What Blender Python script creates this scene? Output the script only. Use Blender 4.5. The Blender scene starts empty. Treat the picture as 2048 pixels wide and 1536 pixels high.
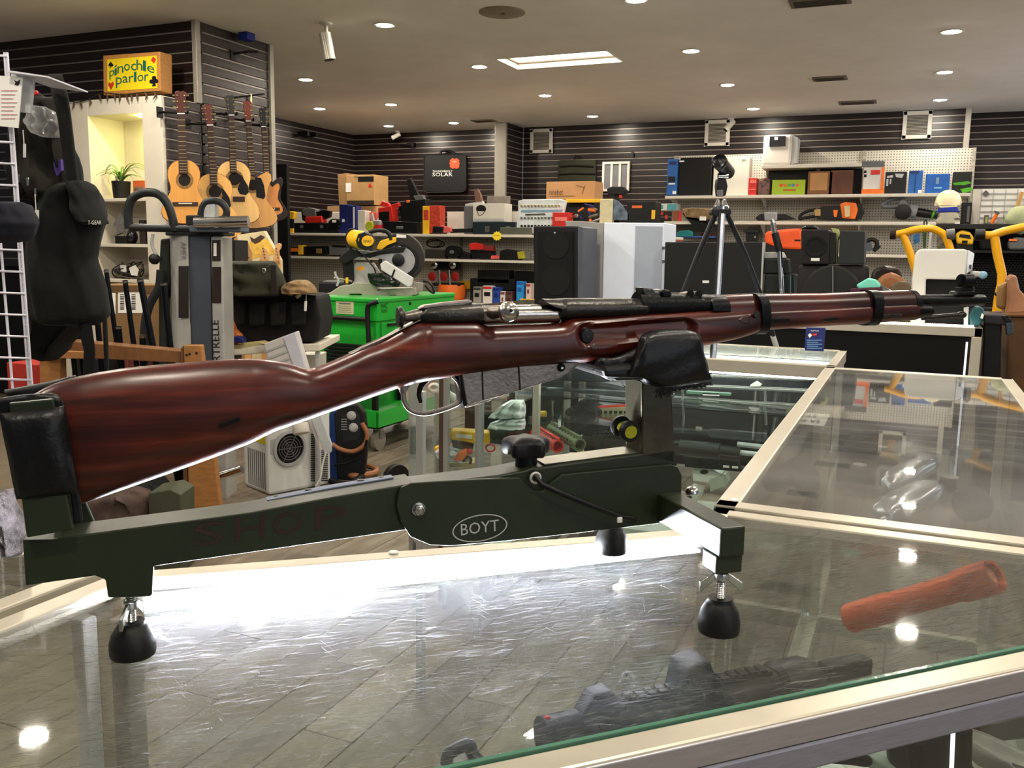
import bpy, bmesh, math, random
import numpy as np
from mathutils import Vector, Matrix
random.seed(7)
SC = bpy.context.scene
COL = SC.collection
# ------------------------------------------------------------------ camera
CAM_F, CAM_PITCH, CAM_ROLL = 1800.0, math.radians(8.4), 0.016
CAM_YAW = math.atan(799 * math.cos(CAM_PITCH) / CAM_F)
EYE = np.array([0.0, 0.0, 1.40])
FWD = np.array([-math.sin(CAM_YAW) * math.cos(CAM_PITCH), math.cos(CAM_YAW) * math.cos(CAM_PITCH), -math.sin(CAM_PITCH)])
_r = np.array([math.cos(CAM_YAW), math.sin(CAM_YAW), 0.0]); _u = np.cross(_r, FWD)
RIGHT = _r * math.cos(CAM_ROLL) + _u * math.sin(CAM_ROLL)
UP = _u * math.cos(CAM_ROLL) - _r * math.sin(CAM_ROLL)
cam = bpy.data.cameras.new('camera'); camo = bpy.data.objects.new('camera', cam); COL.objects.link(camo)
cam.sensor_width = 36.0; cam.lens = 36.0 * CAM_F / 2048.0; cam.clip_start = 0.05; cam.clip_end = 100
camo.matrix_world = Matrix(((RIGHT[0], UP[0], -FWD[0], EYE[0]), (RIGHT[1], UP[1], -FWD[1], EYE[1]), (RIGHT[2], UP[2], -FWD[2], EYE[2]), (0, 0, 0, 1)))
SC.camera = camo
# ------------------------------------------------------------------ world, exposure
SC.view_settings.view_transform = 'Standard'; SC.view_settings.look = 'None'
SC.view_settings.gamma = 1.0; SC.view_settings.use_curve_mapping = False
SC.view_settings.exposure = 0.0
wd = bpy.data.worlds.new('shop_daylight'); SC.world = wd; wd.use_nodes = True
wd.node_tree.nodes['Background'].inputs[0].default_value = (0.82, 0.88, 1.0, 1)
wd.node_tree.nodes['Background'].inputs[1].default_value = 0.14
LAMP_STRENGTH = 640.0
STRIP_STRENGTH = 460.0
# daylight from the shop front behind the camera
def area_light(name, loc, rot, sx, sy, power, color):
    l = bpy.data.lights.new(name, 'AREA'); l.shape = 'RECTANGLE'; l.size = sx; l.size_y = sy; l.energy = power; l.color = color
    o = bpy.data.objects.new(name, l); COL.objects.link(o); o.location = loc; o.rotation_euler = rot
    return o
area_light('shop_front_daylight', (4.4, -1.2, 1.75), (math.radians(90), 0, math.radians(68)), 3.2, 2.0, 34, (0.80, 0.88, 1.0))
area_light('side_fill_daylight', (3.6, 9.4, 1.9), (math.radians(90), 0, math.radians(82)), 2.4, 1.6, 60, (0.86, 0.92, 1.0))  # area light added to brighten the right side; its window is unseen
try:
    SC.cycles.max_bounces = 8; SC.cycles.transparent_max_bounces = 24; SC.cycles.glossy_bounces = 3; SC.cycles.diffuse_bounces = 4
    SC.cycles.sample_clamp_indirect = 6.0
    SC.cycles.use_denoising = True
except Exception: pass

# ------------------------------------------------------------------ layout helpers
def ray(x, y): return FWD + RIGHT * (x - 1024) / CAM_F + UP * (768 - y) / CAM_F
def on(x, y, ax, val):
    r = ray(x, y); return EYE + r * (val - EYE[ax]) / r[ax]
def W(x, y, Y): return on(x, y, 1, Y)          # point on a wall-parallel plane at depth Y
def onz(x, y, z): return on(x, y, 2, z)
def proj(p):
    v = np.asarray(p) - EYE; d = v @ FWD
    return 1024 + CAM_F * (v @ RIGHT) / d, 768 - CAM_F * (v @ UP) / d
RA = np.array([-.633, .58, 0.0]); RD = np.array([0.7161134, 0.69798395, 0.0]); RN = np.array([0.69798395, -0.7161134, 0.0])
def R(x, y, w=0.0):                            # point on the rifle's upright plane, w towards the viewer's side
    r = ray(x, y); o = RA + RN * w
    return EYE + r * (((o - EYE) @ RN) / (r @ RN))
class Plane:                                   # a general upright plane through two ground points
    def __init__(s, a, b):
        s.a = np.array([a[0], a[1], 0.]); d = np.array([b[0] - a[0], b[1] - a[1], 0.]); s.d = d / np.linalg.norm(d); s.n = np.array([s.d[1], -s.d[0], 0.])
    def __call__(s, x, y, w=0.0):
        r = ray(x, y); o = s.a + s.n * w
        return EYE + r * (((o - EYE) @ s.n) / (r @ s.n))

# ------------------------------------------------------------------ materials
def lin(c):
    c = c / 255.0
    return c / 12.92 if c <= 0.04045 else ((c + 0.055) / 1.055) ** 2.4
def rgb(r, g, b): return (lin(r), lin(g), lin(b), 1.0)
MATS = {}
class NT:
    def __init__(s, name):
        s.m = bpy.data.materials.new(name); s.m.use_nodes = True; s.t = s.m.node_tree; s.t.nodes.clear()
        s.out = s.n('ShaderNodeOutputMaterial')
    def n(s, typ, **kw):
        nd = s.t.nodes.new(typ)
        for k, v in kw.items():
            if k in nd.inputs: 
                try: nd.inputs[k].default_value = v
                except Exception: pass
            else: setattr(nd, k, v)
        return nd
    def l(s, a, b): s.t.links.new(a, b)
    def ramp(s, fac, stops):
        r = s.n('ShaderNodeValToRGB'); e = r.color_ramp.elements
        e[0].position, e[0].color = stops[0]; e[1].position, e[1].color = stops[-1]
        for p, c in stops[1:-1]: k = e.new(p); k.color = c
        s.l(fac, r.inputs[0]); return r
    def coord(s, scale=(1, 1, 1), rotz=0.0):
        t = s.n('ShaderNodeTexCoord'); m = s.n('ShaderNodeMapping'); m.inputs['Scale'].default_value = scale
        if rotz:
            m0 = s.n('ShaderNodeMapping'); m0.inputs['Rotation'].default_value = (0, 0, rotz); s.l(t.outputs['Object'], m0.inputs[0]); s.l(m0.outputs[0], m.inputs[0])
        else: s.l(t.outputs['Object'], m.inputs[0])
        return m.outputs[0]
    def bump(s, h, strength, dist=.002):
        b = s.n('ShaderNodeBump'); b.inputs['Strength'].default_value = strength; b.inputs['Distance'].default_value = dist; s.l(h, b.inputs['Height']); return b.outputs[0]
def M(key, col=(128, 128, 128), rough=.5, metal=0.0, var=.18, scale=9.0, bump=.15, stretch=(1, 1, 1), coat=0.0, spec=.3, sheen=0):
    if key in MATS: return MATS[key]
    t = NT(key); p = t.n('ShaderNodeBsdfPrincipled'); c = rgb(*col)
    co = t.coord(stretch)
    nz = t.n('ShaderNodeTexNoise', Scale=scale, Detail=6.0, Roughness=.6); t.l(co, nz.inputs['Vector'])
    lo = tuple(x * (1 - var) for x in c[:3]) + (1,); hi = tuple(min(1, x * (1 + var)) for x in c[:3]) + (1,)
    rp = t.ramp(nz.outputs['Fac'], [(.3, lo), (.7, hi)]); t.l(rp.outputs[0], p.inputs['Base Color'])
    mr = t.n('ShaderNodeMapRange'); mr.inputs[3].default_value = max(.02, rough - .07); mr.inputs[4].default_value = min(1, rough + .07)
    t.l(nz.outputs['Fac'], mr.inputs[0]); t.l(mr.outputs[0], p.inputs['Roughness'])
    p.inputs['Metallic'].default_value = metal; p.inputs['Specular IOR Level'].default_value = spec
    if coat: p.inputs['Coat Weight'].default_value = coat; p.inputs['Coat Roughness'].default_value = .08
    if bump:
        n2 = t.n('ShaderNodeTexNoise', Scale=scale * 12, Detail=3.0); t.l(co, n2.inputs['Vector']); t.l(t.bump(n2.outputs['Fac'], bump), p.inputs['Normal'])
    t.l(p.outputs[0], t.out.inputs[0]); MATS[key] = t.m; return t.m
def emit(key, col, strength):
    if key in MATS: return MATS[key]
    t = NT(key); e = t.n('ShaderNodeEmission'); e.inputs[0].default_value = col if len(col) == 4 else col + (1,); e.inputs[1].default_value = strength
    t.l(e.outputs[0], t.out.inputs[0]); MATS[key] = t.m; return t.m
def glass(key, tint=(.93, .97, .95), haze=.02, scratch=.10, rough=.015, blur=0.0):
    """clear pane: transparent body, schlick mirror, dusty scratched surface that scatters a little light"""
    if key in MATS: return MATS[key]
    t = NT(key)
    tr = t.n('ShaderNodeBsdfTransparent'); tr.inputs[0].default_value = tint + (1,)
    gl = t.n('ShaderNodeBsdfGlossy'); gl.inputs['Roughness'].default_value = rough
    lw = t.n('ShaderNodeLayerWeight'); lw.inputs[0].default_value = .5
    pw = t.n('ShaderNodeMath', operation='POWER'); pw.inputs[1].default_value = 5.0; t.l(lw.outputs['Facing'], pw.inputs[0])
    ma = t.n('ShaderNodeMath', operation='MULTIPLY_ADD'); ma.inputs[1].default_value = .92; ma.inputs[2].default_value = .045; t.l(pw.outputs[0], ma.inputs[0])
    m1 = t.n('ShaderNodeMixShader'); t.l(ma.outputs[0], m1.inputs[0]); t.l(tr.outputs[0], m1.inputs[1]); t.l(gl.outputs[0], m1.inputs[2])
    res = m1.outputs[0]
    if haze or scratch:
        tl = t.n('ShaderNodeBsdfTranslucent'); tl.inputs[0].default_value = (.9, .9, .92, 1)
        df = t.n('ShaderNodeBsdfDiffuse'); df.inputs[0].default_value = (.8, .8, .8, 1)
        m0_ = t.n('ShaderNodeMixShader'); m0_.inputs[0].default_value = .5; t.l(tl.outputs[0], m0_.inputs[1]); t.l(df.outputs[0], m0_.inputs[2])
        rf = t.n('ShaderNodeBsdfRefraction'); rf.inputs['Roughness'].default_value = .49; rf.inputs['IOR'].default_value = 1.22; rf.inputs[0].default_value = (.95, .96, 1, 1)
        md = t.n('ShaderNodeMixShader'); md.inputs[0].default_value = blur; t.l(m0_.outputs[0], md.inputs[1]); t.l(rf.outputs[0], md.inputs[2])
        tot = None
        co = t.n('ShaderNodeTexCoord').outputs['Object']
        for k, (rz, sx, sy, thr) in enumerate([(.67, 16, 300, .60), (.95, 14, 260, .62), (.30, 11, 220, .66), (-.5, 9, 180, .70), (1.9, 10, 200, .71)]):
            m0 = t.n('ShaderNodeMapping'); m0.inputs['Rotation'].default_value = (0, 0, -rz); m0.inputs['Location'].default_value = (k * 3.1, k * 1.7, 0); t.l(co, m0.inputs[0])
            mp = t.n('ShaderNodeMapping'); mp.inputs['Scale'].default_value = (sx, sy, 1); t.l(m0.outputs[0], mp.inputs[0])
            nz = t.n('ShaderNodeTexNoise', Scale=1.6, Detail=2.0, Distortion=.3); t.l(mp.outputs[0], nz.inputs['Vector'])
            r = t.n('ShaderNodeMapRange'); r.inputs[1].default_value = thr; r.inputs[2].default_value = thr + .08; r.inputs[4].default_value = scratch; t.l(nz.outputs['Fac'], r.inputs[0])
            if tot is None: tot = r.outputs[0]
            else:
                a = t.n('ShaderNodeMath', operation='ADD'); t.l(tot, a.inputs[0]); t.l(r.outputs[0], a.inputs[1]); tot = a.outputs[0]
        cl = t.n('ShaderNodeTexNoise', Scale=5.0, Detail=4.0); t.l(co, cl.inputs['Vector'])
        rc = t.n('ShaderNodeMapRange'); rc.inputs[1].default_value = .35; rc.inputs[2].default_value = .75; rc.inputs[3].default_value = haze * .4; rc.inputs[4].default_value = haze * 1.6; t.l(cl.outputs['Fac'], rc.inputs[0])
        a = t.n('ShaderNodeMath', operation='ADD'); t.l(tot, a.inputs[0]); t.l(rc.outputs[0], a.inputs[1])
        m2 = t.n('ShaderNodeMixShader'); t.l(a.outputs[0], m2.inputs[0]); t.l(res, m2.inputs[1]); t.l(md.outputs[0], m2.inputs[2]); res = m2.outputs[0]
    t.l(res, t.out.inputs[0]); MATS[key] = t.m; return t.m

# ------------------------------------------------------------------ mesh builder (world coordinates)
def V(p): return np.array(p, dtype=float)
class G:
    def __init__(s): s.v = []; s.f = []
    def add(s, vs, fs):
        b = len(s.v); s.v += [tuple(float(c) for c in p) for p in vs]; s.f += [tuple(i + b for i in f) for f in fs]; return s
    def box(s, x0, x1, y0, y1, z0, z1):
        if x0 > x1: x0, x1 = x1, x0
        if y0 > y1: y0, y1 = y1, y0
        if z0 > z1: z0, z1 = z1, z0
        return s.add([(x, y, z) for z in (z0, z1) for y in (y0, y1) for x in (x0, x1)], [(0, 2, 3, 1), (4, 5, 7, 6), (0, 1, 5, 4), (2, 6, 7, 3), (0, 4, 6, 2), (1, 3, 7, 5)])
    def obox(s, o, ex, ey, ez):                # parallelepiped from a corner and three edges
        o, ex, ey, ez = V(o), V(ex), V(ey), V(ez)
        if np.dot(np.cross(ex, ey), ez) < 0: ex, ey = ey, ex
        p = [o + i * ex + j * ey + k * ez for k in (0, 1) for j in (0, 1) for i in (0, 1)]
        return s.add(p, [(0, 2, 3, 1), (4, 5, 7, 6), (0, 1, 5, 4), (2, 6, 7, 3), (0, 4, 6, 2), (1, 3, 7, 5)])
    def prism(s, pts, off):                    # polygon swept along off
        pts = [V(p) for p in pts]; off = V(off); n = len(pts)
        nv = sum((np.cross(pts[i], pts[(i + 1) % n]) for i in range(n)), np.zeros(3))
        if nv @ off > 0: pts = pts[::-1]
        fs = [tuple(range(n)), tuple(range(2 * n - 1, n - 1, -1))]
        fs += [(i, i + n, (i + 1) % n + n, (i + 1) % n) for i in range(n)]
        return s.add(pts + [p + off for p in pts], fs)
    def loft(s, rings, caps=True, closed=False):
        n = len(rings[0]); vs = [p for r in rings for p in r]; fs = []
        m = len(rings)
        for i in range(m if closed else m - 1):
            for j in range(n):
                a, b = i * n + j, i * n + (j + 1) % n; i2 = (i + 1) % m
                fs.append((a, b, i2 * n + (j + 1) % n, i2 * n + j))
        if caps and not closed: fs += [tuple(range(n))[::-1], tuple(range((m - 1) * n, m * n))]
        return s.add(vs, fs)
    def tube(s, pts, r, n=8, closed=False, caps=True):
        pts = [V(p) for p in pts]; m = len(pts); rs = r if isinstance(r, (list, tuple)) else [r] * m; rings = []; prev = None
        for i in range(m):
            a = pts[(i - 1) % m] if (closed or i > 0) else pts[i]; b = pts[(i + 1) % m] if (closed or i < m - 1) else pts[i]
            t = b - a; t = t / (np.linalg.norm(t) + 1e-12)
            if prev is None:
                h = V((0, 0, 1)) if abs(t[2]) < .9 else V((1, 0, 0)); u = np.cross(t, h)
            else: u = prev - t * (prev @ t)
            u = u / (np.linalg.norm(u) + 1e-12); prev = u; w = np.cross(t, u)
            rings.append([pts[i] + rs[i] * (math.cos(2 * math.pi * k / n) * u + math.sin(2 * math.pi * k / n) * w) for k in range(n)])
        return s.loft(rings, caps, closed)
    def lathe(s, o, ax, prof, n=20):           # prof: (radius, distance along the axis)
        o, ax = V(o), V(ax); ax = ax / np.linalg.norm(ax); h = V((0, 0, 1)) if abs(ax[2]) < .9 else V((1, 0, 0))
        u = np.cross(ax, h); u /= np.linalg.norm(u); w = np.cross(ax, u)
        rings = [[o + ax * d + max(r, 1e-4) * (math.cos(2 * math.pi * k / n) * u + math.sin(2 * math.pi * k / n) * w) for k in range(n)] for r, d in prof]
        return s.loft(rings)
    def cyl(s, a, b, r, r2=None, n=16):
        a, b = V(a), V(b); return s.lathe(a, b - a, [(r, 0), (r if r2 is None else r2, np.linalg.norm(b - a))], n)
    def ball(s, c, rx, ry=None, rz=None, n=14, ex=(1, 0, 0), ey=(0, 1, 0), ez=(0, 0, 1), p=1.0, jit=0.0):
        ry = rx if ry is None else ry; rz = rx if rz is None else rz; c, ex, ey, ez = V(c), V(ex), V(ey), V(ez); rings = []
        sg = lambda q: math.copysign(abs(q) ** p, q)
        for i in range(1, n):
            a = math.pi * i / n; ring = []
            for k in range(2 * n):
                b = math.pi * k / n; j = 1 + random.uniform(-jit, jit)
                ring.append(c + j * (rx * sg(math.sin(a)) * sg(math.cos(b)) * ex + ry * sg(math.sin(a)) * sg(math.sin(b)) * ey) - j * rz * sg(math.cos(a)) * ez)
            rings.append(ring)
        return s.loft(rings)
    def torus(s, c, nrm, R_, r, n=28, m=8):
        c, nrm = V(c), V(nrm); nrm = nrm / np.linalg.norm(nrm); h = V((0, 0, 1)) if abs(nrm[2]) < .9 else V((1, 0, 0)); u = np.cross(nrm, h); u /= np.linalg.norm(u); w = np.cross(nrm, u)
        return s.tube([c + R_ * (math.cos(2 * math.pi * k / n) * u + math.sin(2 * math.pi * k / n) * w) for k in range(n)], r, m, closed=True)
    def build(s, name, mt, parent=None, smooth=40, bevel=0.0, seg=2):
        if bevel and len(s.f) < 80: smooth = min(smooth, 18)
        me = bpy.data.meshes.new(name); me.from_pydata(s.v, [], s.f); me.update()
        o = bpy.data.objects.new(name, me); COL.objects.link(o); me.materials.append(mt)
        bm = bmesh.new(); bm.from_mesh(me)
        if bevel:
            bmesh.ops.remove_doubles(bm, verts=bm.verts, dist=1e-5)
            es = [e for e in bm.edges if len(e.link_faces) == 2 and e.calc_face_angle(0) > .6]
            try: bmesh.ops.bevel(bm, geom=es, offset=bevel, segments=seg, affect='EDGES', profile=.5, clamp_overlap=True)
            except Exception: pass
        bmesh.ops.recalc_face_normals(bm, faces=bm.faces)
        bm.to_mesh(me); bm.free()
        if smooth:
            me.polygons.foreach_set('use_smooth', [True] * len(me.polygons))
            me.set_sharp_from_angle(angle=math.radians(smooth))
        if parent: o.parent = parent
        return o
FIN = []
def thing(name, label, cat, group=None):
    o = bpy.data.objects.new(name, None); COL.objects.link(o); o['label'] = label; o['category'] = cat
    o.empty_display_size = .05
    if group: o['group'] = group
    FIN.append(o); return o
def solo(o, label, cat, group=None, kind=None):
    o['label'] = label; o['category'] = cat
    if group: o['group'] = group
    if kind: o['kind'] = kind
    FIN.append(o); return o
def struct(o): o['kind'] = 'structure'; return o
def finish():
    """put every thing's origin at its base"""
    for t in FIN:
        ms = [t] if t.type == 'MESH' else []
        ms += [c for c in t.children_recursive if c.type == 'MESH']
        if not ms: continue
        co = []
        for m in ms:
            a = np.empty(len(m.data.vertices) * 3); m.data.vertices.foreach_get('co', a); co.append(a.reshape(-1, 3))
        al = np.concatenate(co); mn, mx = al.min(0), al.max(0); org = Vector(((mn[0] + mx[0]) / 2, (mn[1] + mx[1]) / 2, mn[2]))
        for m, a in zip(ms, co):
            m.data.vertices.foreach_set('co', (a - np.array(org)).ravel()); m.data.update()
        t.location = org
def text(body, o, ex, ey, mt, parent, name='lettering', depth=.0006, off=.0012, bold=False, fit=True):
    """lettering fitted to the parallelogram o + s ex + t ey; a thin raised print"""
    cu = bpy.data.curves.new('t', 'FONT'); cu.body = body; cu.resolution_u = 2; cu.extrude = 0; cu.align_x = 'LEFT'
    if bold: cu.offset = .018
    ob = bpy.data.objects.new('t', cu); me = bpy.data.meshes.new_from_object(ob); bpy.data.objects.remove(ob); bpy.data.curves.remove(cu)
    n = len(me.vertices)
    if n == 0: return None
    a = np.empty(n * 3); me.vertices.foreach_get('co', a); a = a.reshape(-1, 3)
    mn, mx = a.min(0), a.max(0); o, ex, ey = V(o), V(ex), V(ey); nz = np.cross(ex, ey); nz /= np.linalg.norm(nz)
    sx = (a[:, 0] - mn[0]) / (mx[0] - mn[0]); sy = (a[:, 1] - mn[1]) / (mx[1] - mn[1])
    w = o + sx[:, None] * ex + sy[:, None] * ey + nz * off
    me.vertices.foreach_set('co', w.ravel()); me.update(); me.name = name; me.materials.clear(); me.materials.append(mt)
    ob = bpy.data.objects.new(name, me); COL.objects.link(ob)
    if parent: ob.parent = parent
    return ob
def camplane(x, y, d):                         # upright plane facing the viewer at a given distance
    p = EYE + ray(x, y) * d; r = np.array([RIGHT[0], RIGHT[1], 0]); r /= np.linalg.norm(r)
    return Plane(p[:2], (p + r)[:2])
def qp(name, P, pts, w, d, mt, parent=None, bevel=.003, smooth=40):      # plate on plane P, front at w, thickness d behind it
    return G().prism([P(x, y, w) for x, y in pts], -P.n * d).build(name, mt, parent, smooth, bevel)
def qb(name, P, x0, y0, x1, y1, w, d, mt, parent=None, bevel=.003, smooth=40): return qp(name, P, [(x0, y0), (x1, y0), (x1, y1), (x0, y1)], w, d, mt, parent, bevel, smooth)
def qt(name, P, pts, w, r, mt, parent=None, n=8, closed=False, smooth=60):
    ws = w if isinstance(w, (list, tuple)) else [w] * len(pts); return G().tube([P(x, y, q) for (x, y), q in zip(pts, ws)], r, n, closed).build(name, mt, parent, smooth)
def qtext(body, P, x0, y0, x1, y1, w, mt, parent, name='lettering', tilt=0):
    o = P(x0, y1, w); return text(body, o, P(x1, y1 + tilt, w) - o, P(x0, y0, w) - o, mt, parent, name, off=.001)
def circ(cx, cy, rx, ry=None, n=20, a0=0, a1=360): ry = ry or rx; return [(cx + rx * math.cos(math.radians(a0 + (a1 - a0) * k / n)), cy + ry * math.sin(math.radians(a0 + (a1 - a0) * k / n))) for k in range(n + (0 if a1 - a0 == 360 else 1))]
def drape(name, P, st, w, th, mt, parent=None, folds=5, amp=.12, n=40, smooth=80, seed=1):
    """hanging cloth or soft bag: sections (y, left, right) in the plane, rounded and folded"""
    rings = []; ys = [s[0] for s in st]; m = max(8, len(st) * 4); rr = random.Random(seed); ph = [rr.uniform(0, 6.3) for _ in range(6)]
    for i in range(m + 1):
        y = ys[0] + (ys[-1] - ys[0]) * i / m; xl = I([(a, b) for a, b, c in st], y); xr = I([(a, c) for a, b, c in st], y); L_, R_ = P(xl, y, w), P(xr, y, w); c = (L_ + R_) / 2; h = (R_ - L_) / 2; t = i / m
        e = min(1, 4 * math.sqrt(t + .004), 5 * math.sqrt(1 - t + .004)); ring = []
        for k in range(n):
            a = 2 * math.pi * k / n; f = 1 + amp * math.sin(folds * a + ph[0] + 2.5 * t * math.sin(ph[1])) + amp * .6 * math.sin(2 * folds * a + ph[2] + 9 * t) + amp * .5 * math.sin(14 * t + ph[3] + 2 * a)
            ring.append(c + h * math.copysign(abs(math.cos(a)) ** .8, math.cos(a)) + P.n * th * e * f * math.sin(a))
        rings.append(ring)
    return G().loft(rings).build(name, mt, parent, smooth)
def I(pts, x):
    if x <= pts[0][0]: return pts[0][1]
    for (a, b), (c, d) in zip(pts, pts[1:]):
        if x <= c: return b + (d - b) * (x - a) / (c - a)
    return pts[-1][1]
# pixel-laid helpers on a wall-parallel plane Y: real boxes and plates with their own depth
def rect(x0, y0, x1, y1, Y): return W(x0, y1, Y), W(x1, y0, Y)
def pbox(name, x0, y0, x1, y1, Y, d, mt, parent=None, bevel=.004, smooth=40, g=None):
    xa = W(x0, (y0 + y1) / 2, Y)[0]; xb = W(x1, (y0 + y1) / 2, Y)[0]; xm = (x0 + x1) / 2
    za = W(xm, y1, Y)[2]; zb = W(xm, y0, Y)[2]
    return (g or G()).box(xa, xb, Y, Y + d, za, zb).build(name, mt, parent, smooth, bevel)
def ppoly(name, pts, Y, d, mt, parent=None, bevel=.003, smooth=40):
    return G().prism([W(x, y, Y) for x, y in pts], (0, d, 0)).build(name, mt, parent, smooth, bevel)
def ptube(name, pts, Y, r, mt, parent=None, n=8, closed=False, smooth=60):
    ys = Y if isinstance(Y, (list, tuple)) else [Y] * len(pts)
    return G().tube([W(x, y, q) for (x, y), q in zip(pts, ys)], r, n, closed).build(name, mt, parent, smooth)
def ptext(body, x0, y0, x1, y1, Y, mt, parent, name='lettering', off=.002):
    o = W(x0, y1, Y); a = W(x1, y1, Y); b = W(x0, y0, Y)
    return text(body, o, (a[0] - o[0], 0, a[2] - o[2]), (0, 0, b[2] - o[2]), mt, parent, name, off=off)
def spline(pts, k=6):
    pts = [V(p) for p in pts]; out = []; q = [2 * pts[0] - pts[1]] + pts + [2 * pts[-1] - pts[-2]]
    for i in range(1, len(q) - 2):
        for j in range(k):
            t = j / k; a, b, c, d = q[i - 1:i + 3]
            out.append(.5 * (2 * b + (c - a) * t + (2 * a - 5 * b + 4 * c - d) * t * t + (-a + 3 * b - 3 * c + d) * t ** 3))
    out.append(pts[-1]); return out
# ================================================================== SETTING
CEIL = 3.12
m_ceil = M('ceiling_paint', (232, 226, 218), .9, var=.04, scale=3, bump=.25, spec=.2)
m_white = M('white_paint', (206, 200, 188), .55, var=.04, scale=4, bump=.05)
m_alu = M('aluminium', (196, 194, 190), .34, .85, var=.06, scale=6, bump=.03, stretch=(1, 1, 1))
m_alud = M('aluminium_dull', (168, 162, 150), .5, .55, var=.08, scale=8, bump=.05)
m_insert = M('slat_insert', (150, 140, 132), .35, .5, var=.1)
m_black = M('black_plastic', (10, 10, 11), .45, var=.25)
m_blackm = M('black_matte', (8, 8, 8), .8, var=.3)
m_chrome = M('chrome', (210, 210, 208), .14, 1.0, var=.05, bump=.02)
m_steel = M('steel', (150, 148, 142), .3, .9, var=.12, bump=.05)
m_dark = M('dark_board', (15, 13, 12), .6, var=.2)
m_paper = M('paper', (222, 220, 212), .8, var=.03)
def mat_slat(key, c, seedv=0):
    t = NT(key); p = t.n('ShaderNodeBsdfPrincipled', Roughness=.3); p.inputs['Specular IOR Level'].default_value = .35; co = t.coord((.8, .8, 14))
    nz = t.n('ShaderNodeTexNoise', Scale=4.0, Detail=5.0); t.l(co, nz.inputs['Vector'])
    c0 = rgb(*c); lo = tuple(x * .6 for x in c0[:3]) + (1,); hi = tuple(x * 1.35 for x in c0[:3]) + (1,)
    t.l(t.ramp(nz.outputs[0], [(.3, lo), (.7, hi)]).outputs[0], p.inputs['Base Color'])
    n2 = t.n('ShaderNodeTexNoise', Scale=60.0); t.l(co, n2.inputs['Vector']); t.l(t.bump(n2.outputs[0], .12), p.inputs['Normal'])
    t.l(p.outputs[0], t.out.inputs[0]); MATS[key] = t.m; return t.m
m_slat = mat_slat('slat_laminate', (31, 21, 20))
m_slat2 = mat_slat('slat_laminate_grey', (56, 47, 44))
def mat_floor():
    t = NT('floor_plank_vinyl'); p = t.n('ShaderNodeBsdfPrincipled', Roughness=.42); co = t.coord((9, 1.2, 9))
    oi = t.n('ShaderNodeObjectInfo'); ad = t.n('ShaderNodeVectorMath', operation='ADD'); t.l(co, ad.inputs[0]); t.l(oi.outputs['Location'], ad.inputs[1])
    nz = t.n('ShaderNodeTexNoise', Scale=2.2, Detail=8.0, Roughness=.65); t.l(ad.outputs[0], nz.inputs['Vector'])
    r = t.ramp(nz.outputs[0], [(.25, rgb(78, 68, 57)), (.5, rgb(110, 99, 85)), (.75, rgb(134, 123, 107))])
    hs = t.n('ShaderNodeHueSaturation'); mr = t.n('ShaderNodeMapRange'); mr.inputs[3].default_value = .8; mr.inputs[4].default_value = 1.2
    t.l(oi.outputs['Random'], mr.inputs[0]); t.l(mr.outputs[0], hs.inputs['Value']); t.l(r.outputs[0], hs.inputs['Color']); t.l(hs.outputs[0], p.inputs['Base Color'])
    t.l(t.bump(nz.outputs[0], .2), p.inputs['Normal']); t.l(p.outputs[0], t.out.inputs[0]); return t.m
m_floor = mat_floor()
def copy_of(o, loc=None, parent=None):
    c = o.copy(); COL.objects.link(c)
    if parent: c.parent = parent
    if loc is not None: c.location = loc
    return c
# floor with planks laid along the room
fl = struct(G().box(-10, 5, -3, 13, -.06, -.006).build('floor', M('subfloor', (112, 100, 84), .6), smooth=0))
p0 = None
for i in range(31):
    st = (i * .41) % 1.2
    for j in range(6):
        y = -.2 - st + j * 1.2 + .6
        if y > 6.4: continue
        if p0 is None:
            p0 = G().box(-.0845, .0845, -.598, .598, -.006, 0).build('floor_plank', m_floor, fl, 0, .002, 1); o = p0
        else: o = copy_of(p0, parent=fl)
        o.location = (-4.55 + i * .172, y, 0)
# ceiling with a skylight opening
SKX0, SKX1, SKY0, SKY1 = -3.60, -2.54, 7.70, 8.20
g = G().box(-10, SKX0, -3, 13, CEIL, CEIL + .08).box(SKX1, 5, -3, 13, CEIL, CEIL + .08).box(SKX0, SKX1, -3, SKY0, CEIL, CEIL + .08).box(SKX0, SKX1, SKY1, 13, CEIL, CEIL + .08)
ceil = struct(g.build('ceiling', m_ceil, smooth=0))
def slat_wall(name, axis, c, a0, a1, z0, z1, face, mt, thick=.06):
    """slatwall: backing board with metal grooves, one board per slat; axis = direction it runs in"""
    if axis == 'x': b = G().box(a0, a1, c, c - face * thick, z0, z1)
    else: b = G().box(c, c - face * thick, a0, a1, z0, z1)
    w = struct(b.build(name, m_insert, smooth=0)); n = int((z1 - z0) / .0775); L = a1 - a0 - .004
    if axis == 'x': s0 = G().box(-L / 2, L / 2, 0, face * .011, -.0320, .0320)
    else: s0 = G().box(0, face * .011, -L / 2, L / 2, -.0320, .0320)
    s0 = s0.build('slat', mt, w, 0, .002, 1)
    for k in range(n + 1):
        z = z1 - .034 - k * .0775
        if z < z0 + .02: break
        o = s0 if k == 0 else copy_of(s0, parent=w)
        o.location = ((a0 + a1) / 2, c, z) if axis == 'x' else (c, (a0 + a1) / 2, z)
    return w
slat_wall('wall_back_left', 'x', 12.0, -7.98, -5.3, .6, CEIL, -1, m_slat)
slat_wall('wall_back_right', 'x', 12.0, -5.15, .44, .6, CEIL, -1, m_slat)
slat_wall('wall_back_far_right', 'x', 12.4, .48, 2.2, .6, CEIL, -1, m_slat)
slat_wall('wall_left', 'y', -7.98, 6.5, 12.0, .8, CEIL, 1, m_slat)
slat_wall('wall_block_front', 'x', 5.66, -8.4, -5.20, 1.2, CEIL, -1, m_slat)
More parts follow.
